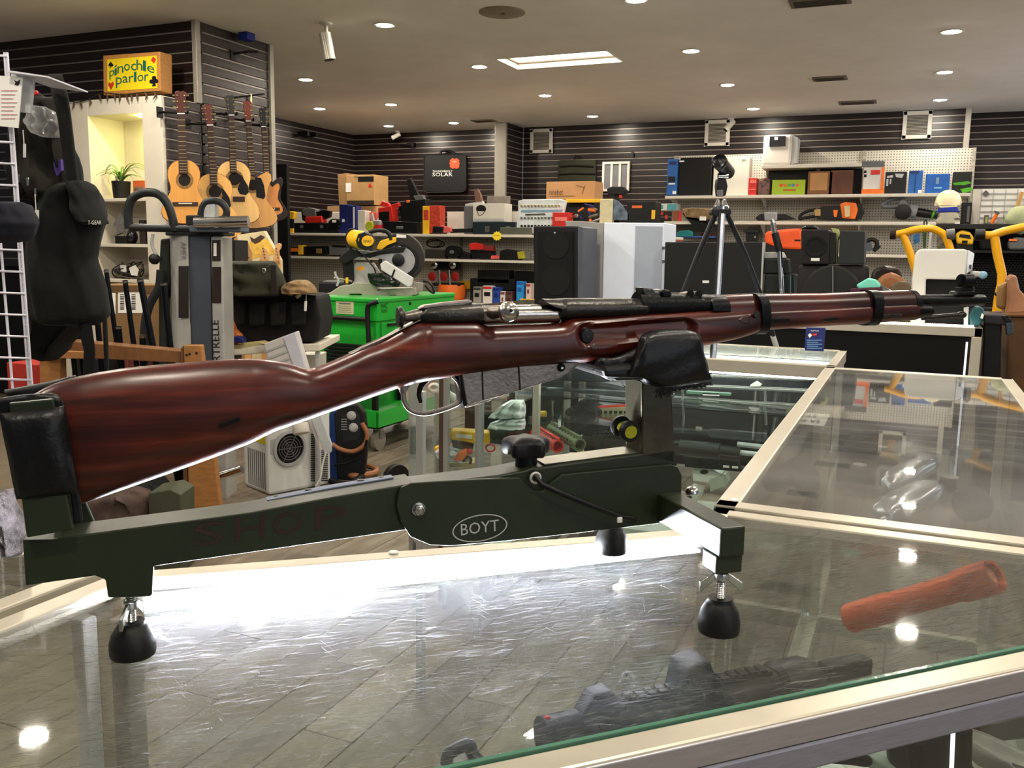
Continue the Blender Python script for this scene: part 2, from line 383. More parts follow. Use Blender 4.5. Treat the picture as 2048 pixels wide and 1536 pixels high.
slat_wall('wall_block_side', 'y', -5.20, 5.68, 6.5, .8, CEIL, 1, m_slat2)
slat_wall('wall_column_side', 'y', -5.17, 11.45, 12.0, .8, CEIL, 1, m_slat)
def trim(n, *b): return struct(G().box(*b).build('trim_%d' % n, m_alud, smooth=0, bevel=.004))
trim(1, -5.215, -5.17, 5.625, 5.675, 2.5, CEIL)
trim(2, -5.215, -5.165, 6.5, 6.55, .8, CEIL)
trim(3, -5.32, -5.155, 11.40, 11.45, 0, CEIL); trim(4, -5.32, -5.25, 11.45, 12.0, 0, CEIL)
trim(5, .43, .49, 11.93, 12.4, 0, CEIL)
# wall body behind the block so that it reads solid
struct(G().box(-8.4, -5.27, 5.73, 6.5, 0, CEIL).build('wall_block_core', m_dark, smooth=0))
struct(G().box(-8.04, -7.98, 6.5, 12.1, 0, .8).box(-8, 2.2, 12.06, 12.12, 0, .6).build('wall_base', m_dark, smooth=0))
# skylight well
t = thing('skylight', 'bright rectangular skylight set into the grey ceiling', 'skylight')
G().box(SKX0 + .002, SKX0 + .012, SKY0 + .002, SKY1 - .002, CEIL - .004, CEIL + .13).box(SKX1 - .012, SKX1 - .002, SKY0 + .002, SKY1 - .002, CEIL - .004, CEIL + .13).box(SKX0 + .002, SKX1 - .002, SKY1 - .012, SKY1 - .002, CEIL - .004, CEIL + .13).box(SKX0 + .002, SKX1 - .002, SKY0 + .002, SKY0 + .012, CEIL - .004, CEIL + .13).build('shaft', M('shaft_white', (236, 230, 214), .7, var=.02), t, 0)
G().box(SKX0, SKX1, SKY0, SKY0 + .02, CEIL + .044, CEIL + .056).box(SKX0, SKX1, SKY1 - .03, SKY1, CEIL + .044, CEIL + .056).box(SKX0, SKX0 + .03, SKY0, SKY1, CEIL + .044, CEIL + .056).box(SKX1 - .03, SKX1, SKY0, SKY1, CEIL + .044, CEIL + .056).build('frame', M('skylight_frame', (110, 96, 78), .6), t, 0)
G().box(SKX0 + .013, SKX1 - .013, SKY0 + .013, SKY1 - .013, CEIL + .075, CEIL + .079).build('diffuser', emit('skylight_glow', (1, .95, .82), 9.0), t, 0)
# recessed ceiling lamps in their grid
m_lamp = emit('lamp_glow', (1.0, .91, .77), LAMP_STRENGTH)
GX = [-6.9, -5.87, -3.88, -1.87, .14, 2.1]; GY = [-.45, 1.23, 2.91, 4.59, 6.27, 7.95, 9.62, 11.25]
names = {(-3.88, 6.27): 'recessed ceiling lamp nearest the white ceiling camera', (-5.87, 7.95): 'recessed ceiling lamp left of the skylight, nearest the slat block', (-6.9, 9.62): 'recessed ceiling lamp beside the guitar wall end',
         (-3.88, 7.95): 'recessed ceiling lamp directly left of the skylight', (-5.87, 9.62): 'recessed ceiling lamp between the skylight and the back left corner', (-6.9, 11.25): 'recessed ceiling lamp above the back left corner',
         (-1.87, 6.27): 'recessed ceiling lamp cut by the top edge of the picture', (-3.88, 9.62): 'recessed ceiling lamp just beyond the skylight', (-5.87, 11.25): 'recessed ceiling lamp in front of the hanging solar bag wall',
         (-1.87, 7.95): 'recessed ceiling lamp just right of the skylight', (-3.88, 11.25): 'recessed ceiling lamp above the ribbed wall panel', (-1.87, 9.62): 'recessed ceiling lamp in front of the middle wall grille', (-1.87, 11.25): 'recessed ceiling lamp above the white latched cooler',
         (.14, 7.95): 'largest recessed ceiling lamp at the right side', (.14, 9.62): 'middle of the three recessed ceiling lamps at the right side', (.14, 11.25): 'recessed ceiling lamp nearest the right wall grille'}
for x in GX:
    for y in GY:
        if x == -6.9 and y < 9: continue
        if x == -5.87 and y < 7: x2 = -5.0 if y < 5 else None
        else: x2 = x
        if x2 is None: continue
        vis = (x, y) in names
        if not vis:                            # lamps above and behind the picture: plain disc lights
            l = bpy.data.lights.new('overhead_lamp', 'AREA'); l.shape = 'DISK'; l.size = .124; l.energy = LAMP_STRENGTH * .038; l.color = (1.0, .91, .77)
            o = bpy.data.objects.new('overhead_lamp', l); COL.objects.link(o); o.location = (x2, y, CEIL - .006); continue
        t = thing('ceiling_lamp', names.get((x, y), 'recessed ceiling lamp overhead, in the rows nearer the camera'), 'lamp', 'recessed ceiling lamps')
        G().lathe((x2, y, CEIL), (0, 0, -1), [(.062, .004), (.066, .008), (.080, .008), (.088, .0), (.062, .0)], 20).build('lamp_rim', m_white, t, 30)
        G().lathe((x2, y, CEIL), (0, 0, -1), [(.001, .014), (.03, .0125), (.05, .009), (.062, .004), (.062, .002)], 20).build('lamp_lens', m_lamp, t, 0)
# ceiling fittings
def ceil_pt(x, y, dz=0): return onz(x, y, CEIL - dz)
c = ceil_pt(1004, 24); o = G().lathe((c[0], c[1], CEIL), (0, 0, -1), [(.17, 0), (.17, .006), (.16, .010), (.001, .012)], 32).build('ceiling_plate', M('ceil_plate', (138, 126, 108), .8), None, 30)
solo(o, 'round flat cover plate on the ceiling above the skylight', 'cover plate')
G().box(c[0] - .01, c[0] + .02, c[1] - .004, c[1] + .004, CEIL - .016, CEIL - .011).build('slot', m_dark, o, 0)
def vent(label, x, y, w, d):
    c = ceil_pt(x, y); t = thing('ceiling_vent', label, 'vent')
    G().box(c[0] - w, c[0] + w, c[1] - d, c[1] + d, CEIL - .012, CEIL).build('frame', M('vent_frame', (120, 112, 100), .7), t, 0, .003)
    for k in range(5): G().box(c[0] - w + .03, c[0] + w - .03, c[1] - d + .03 + k * (2 * d - .08) / 4, c[1] - d + .045 + k * (2 * d - .08) / 4, CEIL - .018, CEIL - .011).build('louvre', M('vent_dark', (74, 68, 62), .7), t, 0)
vent('flat ceiling vent near the right wall, before the right grille', 1715, 204, .20, .11)
vent('faint ceiling vent between the right lamp rows', 1660, 156, .16, .10)
vent('small ceiling vent near the top edge right of centre', 1640, 2, .20, .10)
vent('small dark ceiling vent left of the back column', 968, 241, .16, .09)
def cctv(label, x, y, drop, head, mt=None, s=1.0):
    c = onz(x, y, CEIL); t = thing('security_camera', label, 'camera')
    G().lathe(c, (0, 0, -1), [(.045 * s, 0), (.045 * s, .012), (.02 * s, .02)], 16).build('mount', m_white, t)
    G().tube([c + V((0, 0, -.01)), c + V((0, 0, -drop))], .014 * s, 8).build('stem', m_white, t)
    a = c + V((0, 0, -drop)); h = V(head); h = h / np.linalg.norm(h)
    G().tube([a - h * .06 * s, a + h * .12 * s], .042 * s, 12).build('housing', mt or m_white, t, 40)
    G().cyl(a + h * .12 * s, a + h * .125 * s, .036 * s).build('lens', m_black, t)
cctv('white ceiling security camera pointing down at the left', 652, 46, .14, (.15, .1, -1), M('silver_white', (190, 184, 170), .3, .3), 1.1)
cctv('small white security camera on the back wall near a lamp', 795, 262, .06, (-.9, -.3, -.45), None, .75)
cctv('white security camera beside the middle wall grille', 1462, 237, .07, (-.6, -.5, -.8), None, .9)
t = thing('ceiling_gadget', 'small blue block fixed to the ceiling at the left block edge', 'sensor'); c = onz(493, 66, CEIL)
G().box(c[0] - .05, c[0] + .05, c[1] - .05, c[1] + .05, CEIL - .06, CEIL).build('body', M('blue_cap', (28, 40, 120), .5), t, 30, .01)
# wall grilles, ribbed panel
def grille(label, x0, y0, x1, y1, Y, n=14, mt=None):
    t = thing('wall_grille', label, 'grille'); a, b = rect(x0, y0, x1, y1, Y); f = .045; Y0 = Y - .03
    G().box(a[0], b[0], Y0, Y, a[2], a[2] + f).box(a[0], b[0], Y0, Y, b[2] - f, b[2]).box(a[0], a[0] + f, Y0, Y, a[2], b[2]).box(b[0] - f, b[0], Y0, Y, a[2], b[2]).build('frame', m_white, t, 0, .004)
    G().box(a[0] + f, b[0] - f, Y - .008, Y - .002, a[2] + f, b[2] - f).build('backing', M('grille_back', (52, 48, 44), .8), t, 0)
    s0 = None; h = (b[2] - a[2] - 2 * f) / n
    for k in range(n):
        z = a[2] + f + (k + .5) * h
        G().obox((a[0] + f, Y - .026, z), (b[0] - a[0] - 2 * f, 0, 0), (0, .016, h * .35), (0, 0, .005)).build('louvre', M('louvre', (168, 160, 148), .5), t, 0)
grille('square white wall grille nearest the back column', 1061, 257, 1106, 307, 11.97)
grille('square white wall grille above the tripod, beside a camera', 1409, 239, 1461, 293, 11.97)
grille('square white wall grille at the right end of the slat wall', 1803, 221, 1866, 279, 11.97)
t = thing('wall_panel', 'white framed wall panel with three grey ribs over the tool boxes', 'panel'); a, b = rect(1205, 323, 1261, 383, 11.97)
w = (b[0] - a[0]); 
for k in range(4): G().box(a[0] + (w - .03) * k / 3, a[0] + (w - .03) * k / 3 + .03, 11.93, 11.97, a[2], b[2]).build('stile', m_white, t, 0)
G().box(a[0] + .03, b[0] - .03, 11.935, 11.97, b[2] - .03, b[2]).box(a[0] + .03, b[0] - .03, 11.935, 11.97, a[2], a[2] + .03).build('rail', m_white, t, 0)
for k in range(3): G().box(a[0] + (w - .03) * k / 3 + .03, a[0] + (w - .03) * (k + 1) / 3, 11.955, 11.968, a[2] + .03, b[2] - .03).build('pane', M('panel_grey', (112, 112, 116), .5), t, 0)
# ================================================================== GLASS COUNTERS
CZ = 1.03
m_frame = M('case_frame', (180, 173, 157), .38, .35, var=.05, scale=5, bump=.04)
m_top = glass('counter_glass_scratched', haze=.09, scratch=.30, tint=(.95, .96, .955), blur=.972, rough=.024)
m_top2 = glass('counter_glass_dusty', haze=.09, scratch=.05, tint=(.88, .89, .885), blur=.3)
m_pane = glass('case_pane', (.90, .95, .93), .008, .0)
m_shelfg = glass('shelf_glass', (.94, .965, .955), .006, .0)
m_edge = M('glass_edge', (70, 110, 92), .15, var=.1)
def bar(g, p, q, w, z0, z1, inner=1):
    """horizontal bar from p to q; its width w lies on the left of the direction when inner=1"""
    p, q = V((p[0], p[1], 0)), V((q[0], q[1], 0)); d = (q - p) / np.linalg.norm(q - p); n = V((-d[1], d[0], 0)) * w * inner
    return g.obox(p + V((0, 0, z0)), q - p, n, (0, 0, z1 - z0))
m_frame2 = M('case_frame_grey', (160, 160, 156), .36, .5, var=.06)
def post(name, x, y, s, z0, z1, parent, mt=None): return G().box(x - s, x + s, y - s, y + s, z0, z1).build(name, mt or m_frame, parent, 0, .003)
def case(name, label, poly, topmat, shelves=(.72, .42), fw=.028, panes=None, base=None, fh=.045, thin=(), m_frame=m_frame):
    """aluminium framed showcase on a plan polygon (anticlockwise)"""
    t = thing(name, label, 'display case'); n = len(poly); P2 = [V((p[0], p[1], 0)) for p in poly]
    for i in range(n):
        bar(G(), poly[i], poly[(i + 1) % n], fw, CZ - (.016 if i in thin else fh), CZ).build('top_rail', m_frame, t, 0, .003)
        bar(G(), poly[i], poly[(i + 1) % n], fw, .10, .16).build('bottom_rail', m_frame, t, 0, .003)
    c = sum(P2) / n
    ins = []
    for i in range(n):
        a, b, d = P2[i - 1], P2[i], P2[(i + 1) % n]
        u = (b - a) / np.linalg.norm(b - a); v = (d - b) / np.linalg.norm(d - b); nu = V((-u[1], u[0], 0)); nv = V((-v[1], v[0], 0))
        k = nu + nv; k = k / (k @ nu); ins.append((b, k))
    for b, k in ins:
        q = b + k * .020; post('post', q[0], q[1], .013, .0, CZ - fh, t, m_frame)
    G().prism([b + k * (fw - .006) + V((0, 0, CZ - .008)) for b, k in ins], (0, 0, .006)).build('glass_top', topmat, t, 0)
    for z in shelves: G().prism([b + k * .045 + V((0, 0, z)) for b, k in ins], (0, 0, .007)).build('glass_shelf', m_shelfg, t, 0)
    for i in (range(n) if panes is None else panes):
        bar(G(), P2[i] + (P2[(i + 1) % n] - P2[i]) * .03 + V((0, 0, 0)), P2[(i + 1) % n] - (P2[(i + 1) % n] - P2[i]) * .03, .005, .16, CZ - fh).build('glass_pane', m_pane, t, 0)
    return t
CORNER = [(-.808, -.0535), (.506, 1.300), (-.244, 1.300), (-.244, 1.192), (-.806, .722)]
corner_case = case('corner_display_case', 'aluminium framed corner glass showcase under the rifle rest', CORNER, m_top, shelves=(.62,), panes=[0, 3], fh=.046, thin=(1, 2, 3, 4))
# deep two-step fascia on the staff side of the corner case
bar(G(), CORNER[0], CORNER[1], .004, CZ - .046, CZ - .0225, -1).build('lower_fascia', M('fascia_alu', (150, 150, 160), .4, .5, var=.1, stretch=(4, 4, 60)), corner_case, 0, .002)
bar(G(), CORNER[0], CORNER[1], .003, CZ - .0215, CZ - .001, -1).build('upper_fascia', M('fascia_alu2', (176, 172, 172), .36, .6, var=.08, stretch=(4, 4, 40)), corner_case, 0, .001)
d45 = (V(CORNER[1]) - V(CORNER[0])); d45 = d45 / np.linalg.norm(d45); n45 = V((-d45[1], d45[0]))
G().obox(tuple(V(CORNER[0]) + n45 * .0290) + (CZ - .009,), tuple((V(CORNER[1]) - V(CORNER[0]))) + (0,), tuple(n45 * .004) + (0,), (0, 0, .0105)).build('glass_edge', m_edge, corner_case, 0)
# led strip under the customer side rail
bp, bq = onz(292, 1196, 1.016), onz(1372, 1083, 1.016); bp[2] = bq[2] = 0; bd = (bq - bp) / np.linalg.norm(bq - bp); bn = V((bd[1], -bd[0], 0))
G().obox(bp - bn * .012 + V((0, 0, 1.0085)), bq - bp, bn * .050, (0, 0, .005)).build('strip_channel', m_alu, corner_case, 0)
cp_ = onz(166, 1216, 1.0); post('corner_post', cp_[0], cp_[1], .010, 0, .99, corner_case, M('post_white', (216, 214, 206), .4, var=.04)); m_led = emit('led_white', (.84, .88, 1.0), STRIP_STRENGTH)
m_dio = emit('led_diode', (.90, .93, 1.0), STRIP_STRENGTH * 3)
G().obox(bp + bn * .006 + V((0, 0, 1.0140)), bq - bp, bn * .030, (0, 0, .002)).build('led_ribbon', m_led, corner_case, 0)
g = G(); L = np.linalg.norm(bq - bp)
for k in range(62): g.obox(bp + bd * (L * (k + .5) / 62 - .002) + bn * .009 + V((0, 0, 1.0162)), bd * .005, bn * .005, (0, 0, .0015))
o = g.build('led_diode', m_dio, corner_case, 0); o['kind'] = 'stuff'
right_case = case('long_display_case', 'long aluminium framed glass counter running away at the right', [(-.246, 1.318), (.312, 1.318), (.312, 3.20), (-.246, 3.20)], m_top2, shelves=(.80, .45), panes=[1, 3], fw=.034, thin=(0, 1, 2, 3))
left_case = case('left_display_case', 'glass counter whose corner shows at the far left behind the rest', [(-2.1, .09), (-.826, .09), (-.826, .745), (-2.1, .745)], m_top, shelves=(.6,), panes=[2])
FARY = 3.22
XP = W(1060, 800, FARY)[0]
far_case = case('gun_display_case', 'glass showcase full of long guns across the aisle', [(XP, FARY), (-.215, FARY), (-.215, 3.80), (XP, 3.80)], glass('gun_case_top', haze=.02, scratch=.0), shelves=(.74, .45), panes=[0], fw=.03, m_frame=m_frame)
NX = XP - .012; NY = on(957, 880, 0, NX)[1]
pl = Plane((NX, NY), (NX - 1, NY + 1)); LC = pl(815, 900)
tower = case('angled_display_case', 'tall angled glass showcase of bagged small tools behind the trigger', [(LC[0], LC[1]), (NX, NY), (NX, 3.75), (LC[0], 3.75)], m_pane, shelves=(.80, .53, .30), panes=[0, 1], fw=.026, m_frame=m_frame2)
G().prism([(LC[0] + .05, LC[1] + .02, .25), (NX - .03, NY + .06, .25), (NX - .03, 3.72, .25), (LC[0] + .05, 3.72, .25)], (0, 0, .01)).build('deck', M('deck_pale', (196, 196, 188), .5), tower, 0)
pp = pl(884, 850, -.012); post('post', pp[0], pp[1], .010, 0, CZ - .05, tower, M('post_brown', (84, 66, 58), .5)); pp = pl(842, 850, -.30); post('post', pp[0], pp[1], .012, 0, CZ - .05, tower, m_frame2); pp = pl(893, 850, -.02); post('post', pp[0], pp[1], .010, 0, CZ - .05, tower, m_frame2)
dark_case = thing('dark_display_case', 'metal framed counter with black front and a lit strip, beyond the glass counters', 'display case')
DY = 5.45; DX0, DX1 = -2.75, W(1966, 655, DY)[0]
bar(G(), (DX0, DY), (DX1, DY), .04, CZ - .05, CZ).build('front_rail', m_frame, dark_case, 0, .003)
bar(G(), (DX1, DY), (DX1, DY + 1.05), .04, CZ - .05, CZ).build('side_rail', m_frame, dark_case, 0, .003)
G().box(DX1 - .05, DX1, DY, DY + .04, 0, CZ - .05).build('post', m_frame, dark_case, 0, .003)
G().box(DX1 - .075, DX1 - .065, DY + .002, DY + .012, .2, CZ - .08).build('corner_light', emit('case_corner_led', (.9, .92, 1), 1.6), dark_case, 0)
G().box(DX0, DX1 - .06, DY + .012, DY + .03, .1, CZ - .05).build('front_panel', M('black_panel', (7, 6, 5), .6, spec=.15), dark_case, 0)
G().box(DX0, DX1, DY + .04, DY + 1.05, CZ - .012, CZ - .004).build('counter_top', M('dark_glass_top', (24, 22, 22), .12), dark_case, 0)
o = G(); n = 60
for k in range(n): o.box(-.3 + k * .0105, -.294 + k * .0105, DY + .015, DY + .03, CZ + .003, CZ + .011)
o = o.build('led_diode', emit('far_led', (1, .93, .8), 22), dark_case, 0); o['kind'] = 'stuff'
# ================================================================== RIFLE REST
m_green = M('olive_paint', (33, 40, 24), .36, .0, var=.12, scale=14, bump=.08, spec=.35)
m_greenw = M('olive_worn_highlight', (120, 116, 100), .3, .6, var=.25, scale=20, bump=.2)
m_leather = M('black_leather', (11, 11, 12), .38, var=.25, scale=16, bump=.25)
m_rubber = M('foot_rubber', (9, 8, 8), .5, var=.2, bump=.3)
m_zinc = M('zinc_bright', (205, 205, 200), .22, 1.0, var=.08)
def rp(name, pts, w0, w1, mt, parent, bevel=.0015, smooth=35):
    return G().prism([R(x, y, w0) for x, y in pts], RN * (w1 - w0)).build(name, mt, parent, smooth, bevel)
def rtube(name, pts, w, r, mt, parent, n=10, smooth=60):
    ws = w if isinstance(w, (list, tuple)) else [w] * len(pts)
    return G().tube([R(x, y, q) for (x, y), q in zip(pts, ws)], r, n).build(name, mt, parent, smooth)
rest = thing('shooting_rest', 'dark olive steel rifle rest with leather pads, standing on the corner glass', 'rifle rest')
# main square beam with its end block
az0 = V((0, 0, 1)); beam = rp('beam', [(45, 1079), (101, 1078), (300, 1052), (500, 1025), (671, 993), (830, 966), (840, 1056), (600, 1091), (308, 1133), (305, 1190), (300, 1194), (216, 1196), (211, 1160), (190, 1152), (51, 1172)], .02, -.02, m_green, rest)
tp = [R(155, 1062, .0195), R(300, 1045, .0195), R(500, 1019, .0195), R(671, 988, .0195), R(820, 962, .0195)]
# butt plates: the near one with its sleeve, the far one, cross strap
rp('butt_plate', [(17, 806), (107, 797), (118, 870), (133, 985), (147, 1060), (53, 1076), (30, 900)], .036, .030, m_green, rest)
rp('butt_plate', [(72, 772), (150, 760), (170, 1000), (190, 1046), (110, 1056), (80, 900)], -.030, -.036, m_green, rest)
def soft(name, pts_top, pts_bot, w, th, mt, parent, bulge=.006, nx=10, ny=10, smooth=70):
    """a padded leather panel between two edges, thick and slightly bulged"""
    T = spline([V((x, y, 0)) for x, y in pts_top], 4); B = spline([V((x, y, 0)) for x, y in pts_bot], 4)
    def at(c, u): i = u * (len(c) - 1); k = min(int(i), len(c) - 2); return c[k] + (c[k + 1] - c[k]) * (i - k)
    vs = []; fs = []
    for side in (0, 1):
        for j in range(ny + 1):
            for i in range(nx + 1):
                u, v = i / nx, j / ny; p = at(T, u) * (1 - v) + at(B, u) * v
                b = bulge * (4 * u * (1 - u)) ** .5 * (4 * v * (1 - v)) ** .4 + .0012 * math.sin(9 * u + 5 * v) * math.sin(7 * v)
                q = R(p[0], p[1], w) + RN * (b if side == 0 else -th)
                vs.append(q)
    N = (nx + 1) * (ny + 1)
    for j in range(ny):
        for i in range(nx):
            a = j * (nx + 1) + i; fs.append((a, a + 1, a + nx + 2, a + nx + 1)); fs.append((N + a, N + a + nx + 1, N + a + nx + 2, N + a + 1))
    for i in range(nx): fs.append((i, N + i, N + i + 1, i + 1)); a = ny * (nx + 1) + i; fs.append((a, a + 1, N + a + 1, N + a))
    for j in range(ny): a = j * (nx + 1); fs.append((a, a + nx + 1, N + a + nx + 1, N + a)); a += nx; fs.append((a, N + a, N + a + nx + 1, a + nx + 1))
    return G().add(vs, fs).build(name, mt, parent, smooth)
soft('leather_sleeve', [(-2, 828), (60, 821), (128, 813)], [(32, 999), (90, 994), (155, 987)], .037, .006, m_leather, rest, .007)
soft('leather_strap', [(-6, 798), (50, 790), (112, 789), (124, 815)], [(-4, 836), (50, 830), (110, 826), (130, 840)], .029, .004, m_leather, rest, .002, 8, 6)
soft('leather_sleeve', [(8, 782), (60, 772), (92, 766), (150, 752)], [(30, 810), (70, 800), (110, 792), (150, 780)], -.026, .008, m_leather, rest, .003, 8, 6)
rp('leather_edge', [(118, 790), (130, 812), (158, 985), (163, 1012), (166, 1046), (146, 1050), (140, 1000), (126, 900)], .0295, .0250, m_leather, rest, .002)
# side plates around the lifting arm
PL = [(796, 992), (803, 975), (822, 966), (900, 961), (1038, 955), (1050, 968), (1068, 982), (1086, 983), (1102, 966), (1125, 949), (1235, 938), (1341, 929), (1356, 934), (1364, 950), (1363, 990), (1335, 1000), (1318, 1047), (1160, 1066), (1005, 1083), (900, 1092), (860, 1090), (822, 1074), (801, 1044), (793, 1012)]
rp('side_plate', PL, .0255, .0215, m_green, rest, .001)
rp('side_plate', PL, -.0215, -.0255, m_green, rest, .001)
arm = rp('lifting_arm', [(800, 990), (822, 972), (1000, 950), (1052, 940), (1066, 934), (1076, 936), (1120, 929), (1284, 907), (1350, 897), (1356, 930), (1300, 975), (1080, 1010), (860, 1050)], .0195, -.0195, m_green, rest, .002)
zb0 = [(540, 1019), (671, 993), (800, 971)]; q = [R(x, y, .02) for x, y in zb0]
for k in range(2): G().obox(q[k] - RN * .028 + az0 * .0002, q[k + 1] - q[k], -RN * .0115, (0, 0, .0012)).build('tape_strip', M('blue_tape', (112, 122, 142), .6, var=.15), rest, 0)
for k, u in enumerate((.06, .3, .52, .72, .9)): p = q[0] + (q[2] - q[0]) * u - RN * .034; G().obox(p, RD * .006, -RN * .006, (0, 0, .002 + .001 * (k % 2))).build('tape_scrap', m_black, rest, 0)
p0_ = R(1092, 932, .0195); p1_ = R(1276, 908, .0195); G().obox(p0_ - RN * .004 + az0 * .0003, p1_ - p0_, -RN * .030, (0, 0, .0008)).build('worn_highlight_top', m_greenw, rest, 0)  # pale slab: worn paint plus the arm's top highlight, put into its colour
# upright post and top saddle
rp('upright_post', [(1283, 742), (1343, 742), (1350, 928), (1284, 912)], .0195, -.0195, M('olive_post_worn', (74, 70, 56), .34, .55, var=.3, scale=9, bump=.1), rest, .002)
rp('saddle_plate', [(1230, 748), (1400, 742), (1400, 756), (1230, 762)], .045, -.045, m_green, rest, .002)
# leather saddle: two stuffed lobes and a flap with a frayed edge
def lobe(name, cx, cy, w, rx, rz, ry, ridge):
    c = R(cx, cy, w); vs = G(); e1 = RD; e2 = RN; e3 = V((0, 0, 1))
    return vs.ball(c, rx, ry, rz, 16, e1, e2, e3, p=.55).build(name, m_leather, rest, 80)
lobe('leather_lobe', 1340, 716, .0415, .036, .030, .016, 0)
lobe('leather_lobe', 1300, 730, -.0415, .036, .028, .016, 0)
soft('leather_flap', [(1286, 690), (1296, 672), (1340, 666), (1388, 664), (1402, 680)], [(1262, 752), (1290, 757), (1330, 776), (1375, 770), (1423, 758)], .056, .010, m_leather, rest, .006, 18, 12)
soft('leather_flap', [(1200, 716), (1235, 715), (1270, 700), (1295, 690)], [(1189, 742), (1225, 762), (1260, 758), (1292, 768)], .030, .006, m_leather, rest, .004, 12, 8)
rp('leather_bed', [(1205, 735), (1300, 728), (1412, 712), (1412, 748), (1300, 758), (1210, 756)], .05, -.05, m_leather, rest, .004)
g = G(); random.seed(3)
for k in range(70):
    u = k / 69; x = 1322 + 100 * u; y = 777 - 10 * u - 6 * abs(u - .4); p = R(x, y, .058)
    g.tube([p, p + RD * random.uniform(-.003, .003) + V((0, 0, -random.uniform(.001, .003))), p + RD * random.uniform(-.005, .006) + V((0, 0, -random.uniform(.001, .005)))], .0007, 4)
for k in range(26):
    p = R(1320 + random.uniform(-8, 24), 776 + random.uniform(-3, 4), .058); g.tube([p, p + V((0, 0, -random.uniform(.004, .010))) + RD * random.uniform(-.006, .006)], .0008, 4)
o = g.build('frayed_thread', m_blackm, rest, 0); o['kind'] = 'stuff'
# star knob
kb = R(1052, 938, 0); kt = R(1052, 903, 0); kc = R(1053, 890, 0); az = V((0, 0, 1))
G().lathe(kb + az * -.004, az, [(.012, 0), (.0115, .012), (.012, .022)], 20).build('knob_stem', m_black, rest, 40)
rings = []
for rr, h in [(.008, -.010), (.0205, -.0095), (.0222, -.007), (.0222, .003), (.0205, .006), (.015, .0088), (.007, .0100), (.001, .0102)]:
    rings.append([kc + az * h + (rr * (1 + (.17 * math.cos(5 * a + .3) + .03 * math.cos(10 * a + .6)) * (rr > .012))) * (math.cos(a) * RD + math.sin(a) * RN) for a in [2 * math.pi * i / 60 for i in range(60)]])
G().loft(rings).build('star_knob', m_black, rest, 38)
# lever rod with bright tip, eyelet, hex nut, lettering
rtube('lever_rod', [(1071, 952), (1082, 968), (1120, 985), (1180, 1010), (1238, 1033), (1270, 1038)], [.030, .038, .040, .040, .038, .030], .0028, m_black, rest)
G().torus(R(1071, 956, .026), RN, .0052, .0014).build('eyelet', M('worn_paint_white', (186, 186, 176), .5), rest, 60)
G().obox(R(1233, 1034, .040), RD * .006, RN * .003, (0, 0, -.006)).build('rod_tip', m_paper, rest, 30, .001)
def nut(px, py, w, s, parent, mt):
    c = R(px, py, w); G().lathe(c, RN, [(s * 1.1, 0), (s * 1.1, .001)], 24).build('washer', mt, parent, 40)
    G().lathe(c + RN * .001, RN, [(s, 0), (s, .004), (s * .86, .006)], 6).build('hex_nut', mt, parent, 20, .0006)
    G().lathe(c + RN * .006, RN, [(s * .55, 0), (s * .55, .002), (s * .4, .003)], 16).build('bolt_end', mt, parent, 30)
nut(837, 1018, .0255, .0062, rest, m_zinc)
m_print = M('silver_print', (178, 178, 172), .5, .2, var=.03)
sp = [o for o in rest.children if o.name.startswith('side_plate')][0]
c = R(960, 1056, .0258); g = G()
eu = RD * (R(1015, 1050, .0258) - c)[0] / RD[0]; ux = R(1015, 1056, .0258) - c; ux = R(1015, 1048, .0258) - R(905, 1064, .0258); ux /= 2; uy = (R(960, 1029, .0258) - R(960, 1083, .0258)) / 2
rings = [[c + s * (math.cos(2 * math.pi * k / 56) * ux + math.sin(2 * math.pi * k / 56) * uy * (1 + (s - 1) * .9)) + RN * .0004 for k in range(56)] for s in (1.0, .955)]
G().loft(rings, caps=False).build('oval_mark', m_print, sp, 0)
o0 = R(922, 1071, .0258); text('BOYT', o0, R(998, 1061, .0258) - o0, R(921, 1048, .0258) - o0, m_print, sp, 'lettering', off=.0004)
m_scr = M('scratched_red', (46, 28, 21), .6, var=.2)
for ch, x in (('S', 388), ('H', 470), ('O', 545), ('P', 630)):
    o0 = R(x, 1094 - (x - 388) * .135, .0202); text(ch, o0, R(x + 60, 1094 - (x - 328) * .135, .0202) - o0, R(x, 1048 - (x - 388) * .135, .0202) - o0, m_scr, beam, 'scrawled_letter', off=.0003)
# yellow bubble spool on the post
g = G(); a = R(1238, 850, -.006); b = R(1262, 864, .024); ax = (b - a) / np.linalg.norm(b - a)
G().lathe(a, ax, [(.0105, 0), (.0115, .002), (.0115, .006), (.0095, .008)], 22).build('spool_flange', m_black, rest, 40)
G().cyl(a + ax * .006, b - ax * .004, .0062).build('spool_core', M('yellow_green', (150, 148, 24), .4), rest, 50)
G().lathe(b - ax * .008, ax, [(.0095, 0), (.0115, .002), (.0115, .007), (.0100, .009), (.0075, .009), (.0075, .007)], 22).build('spool_flange', m_black, rest, 40)
G().cyl(b - ax * .002, b + ax * .0004, .0072).build('spool_cap', MATS['yellow_green'], rest, 50)
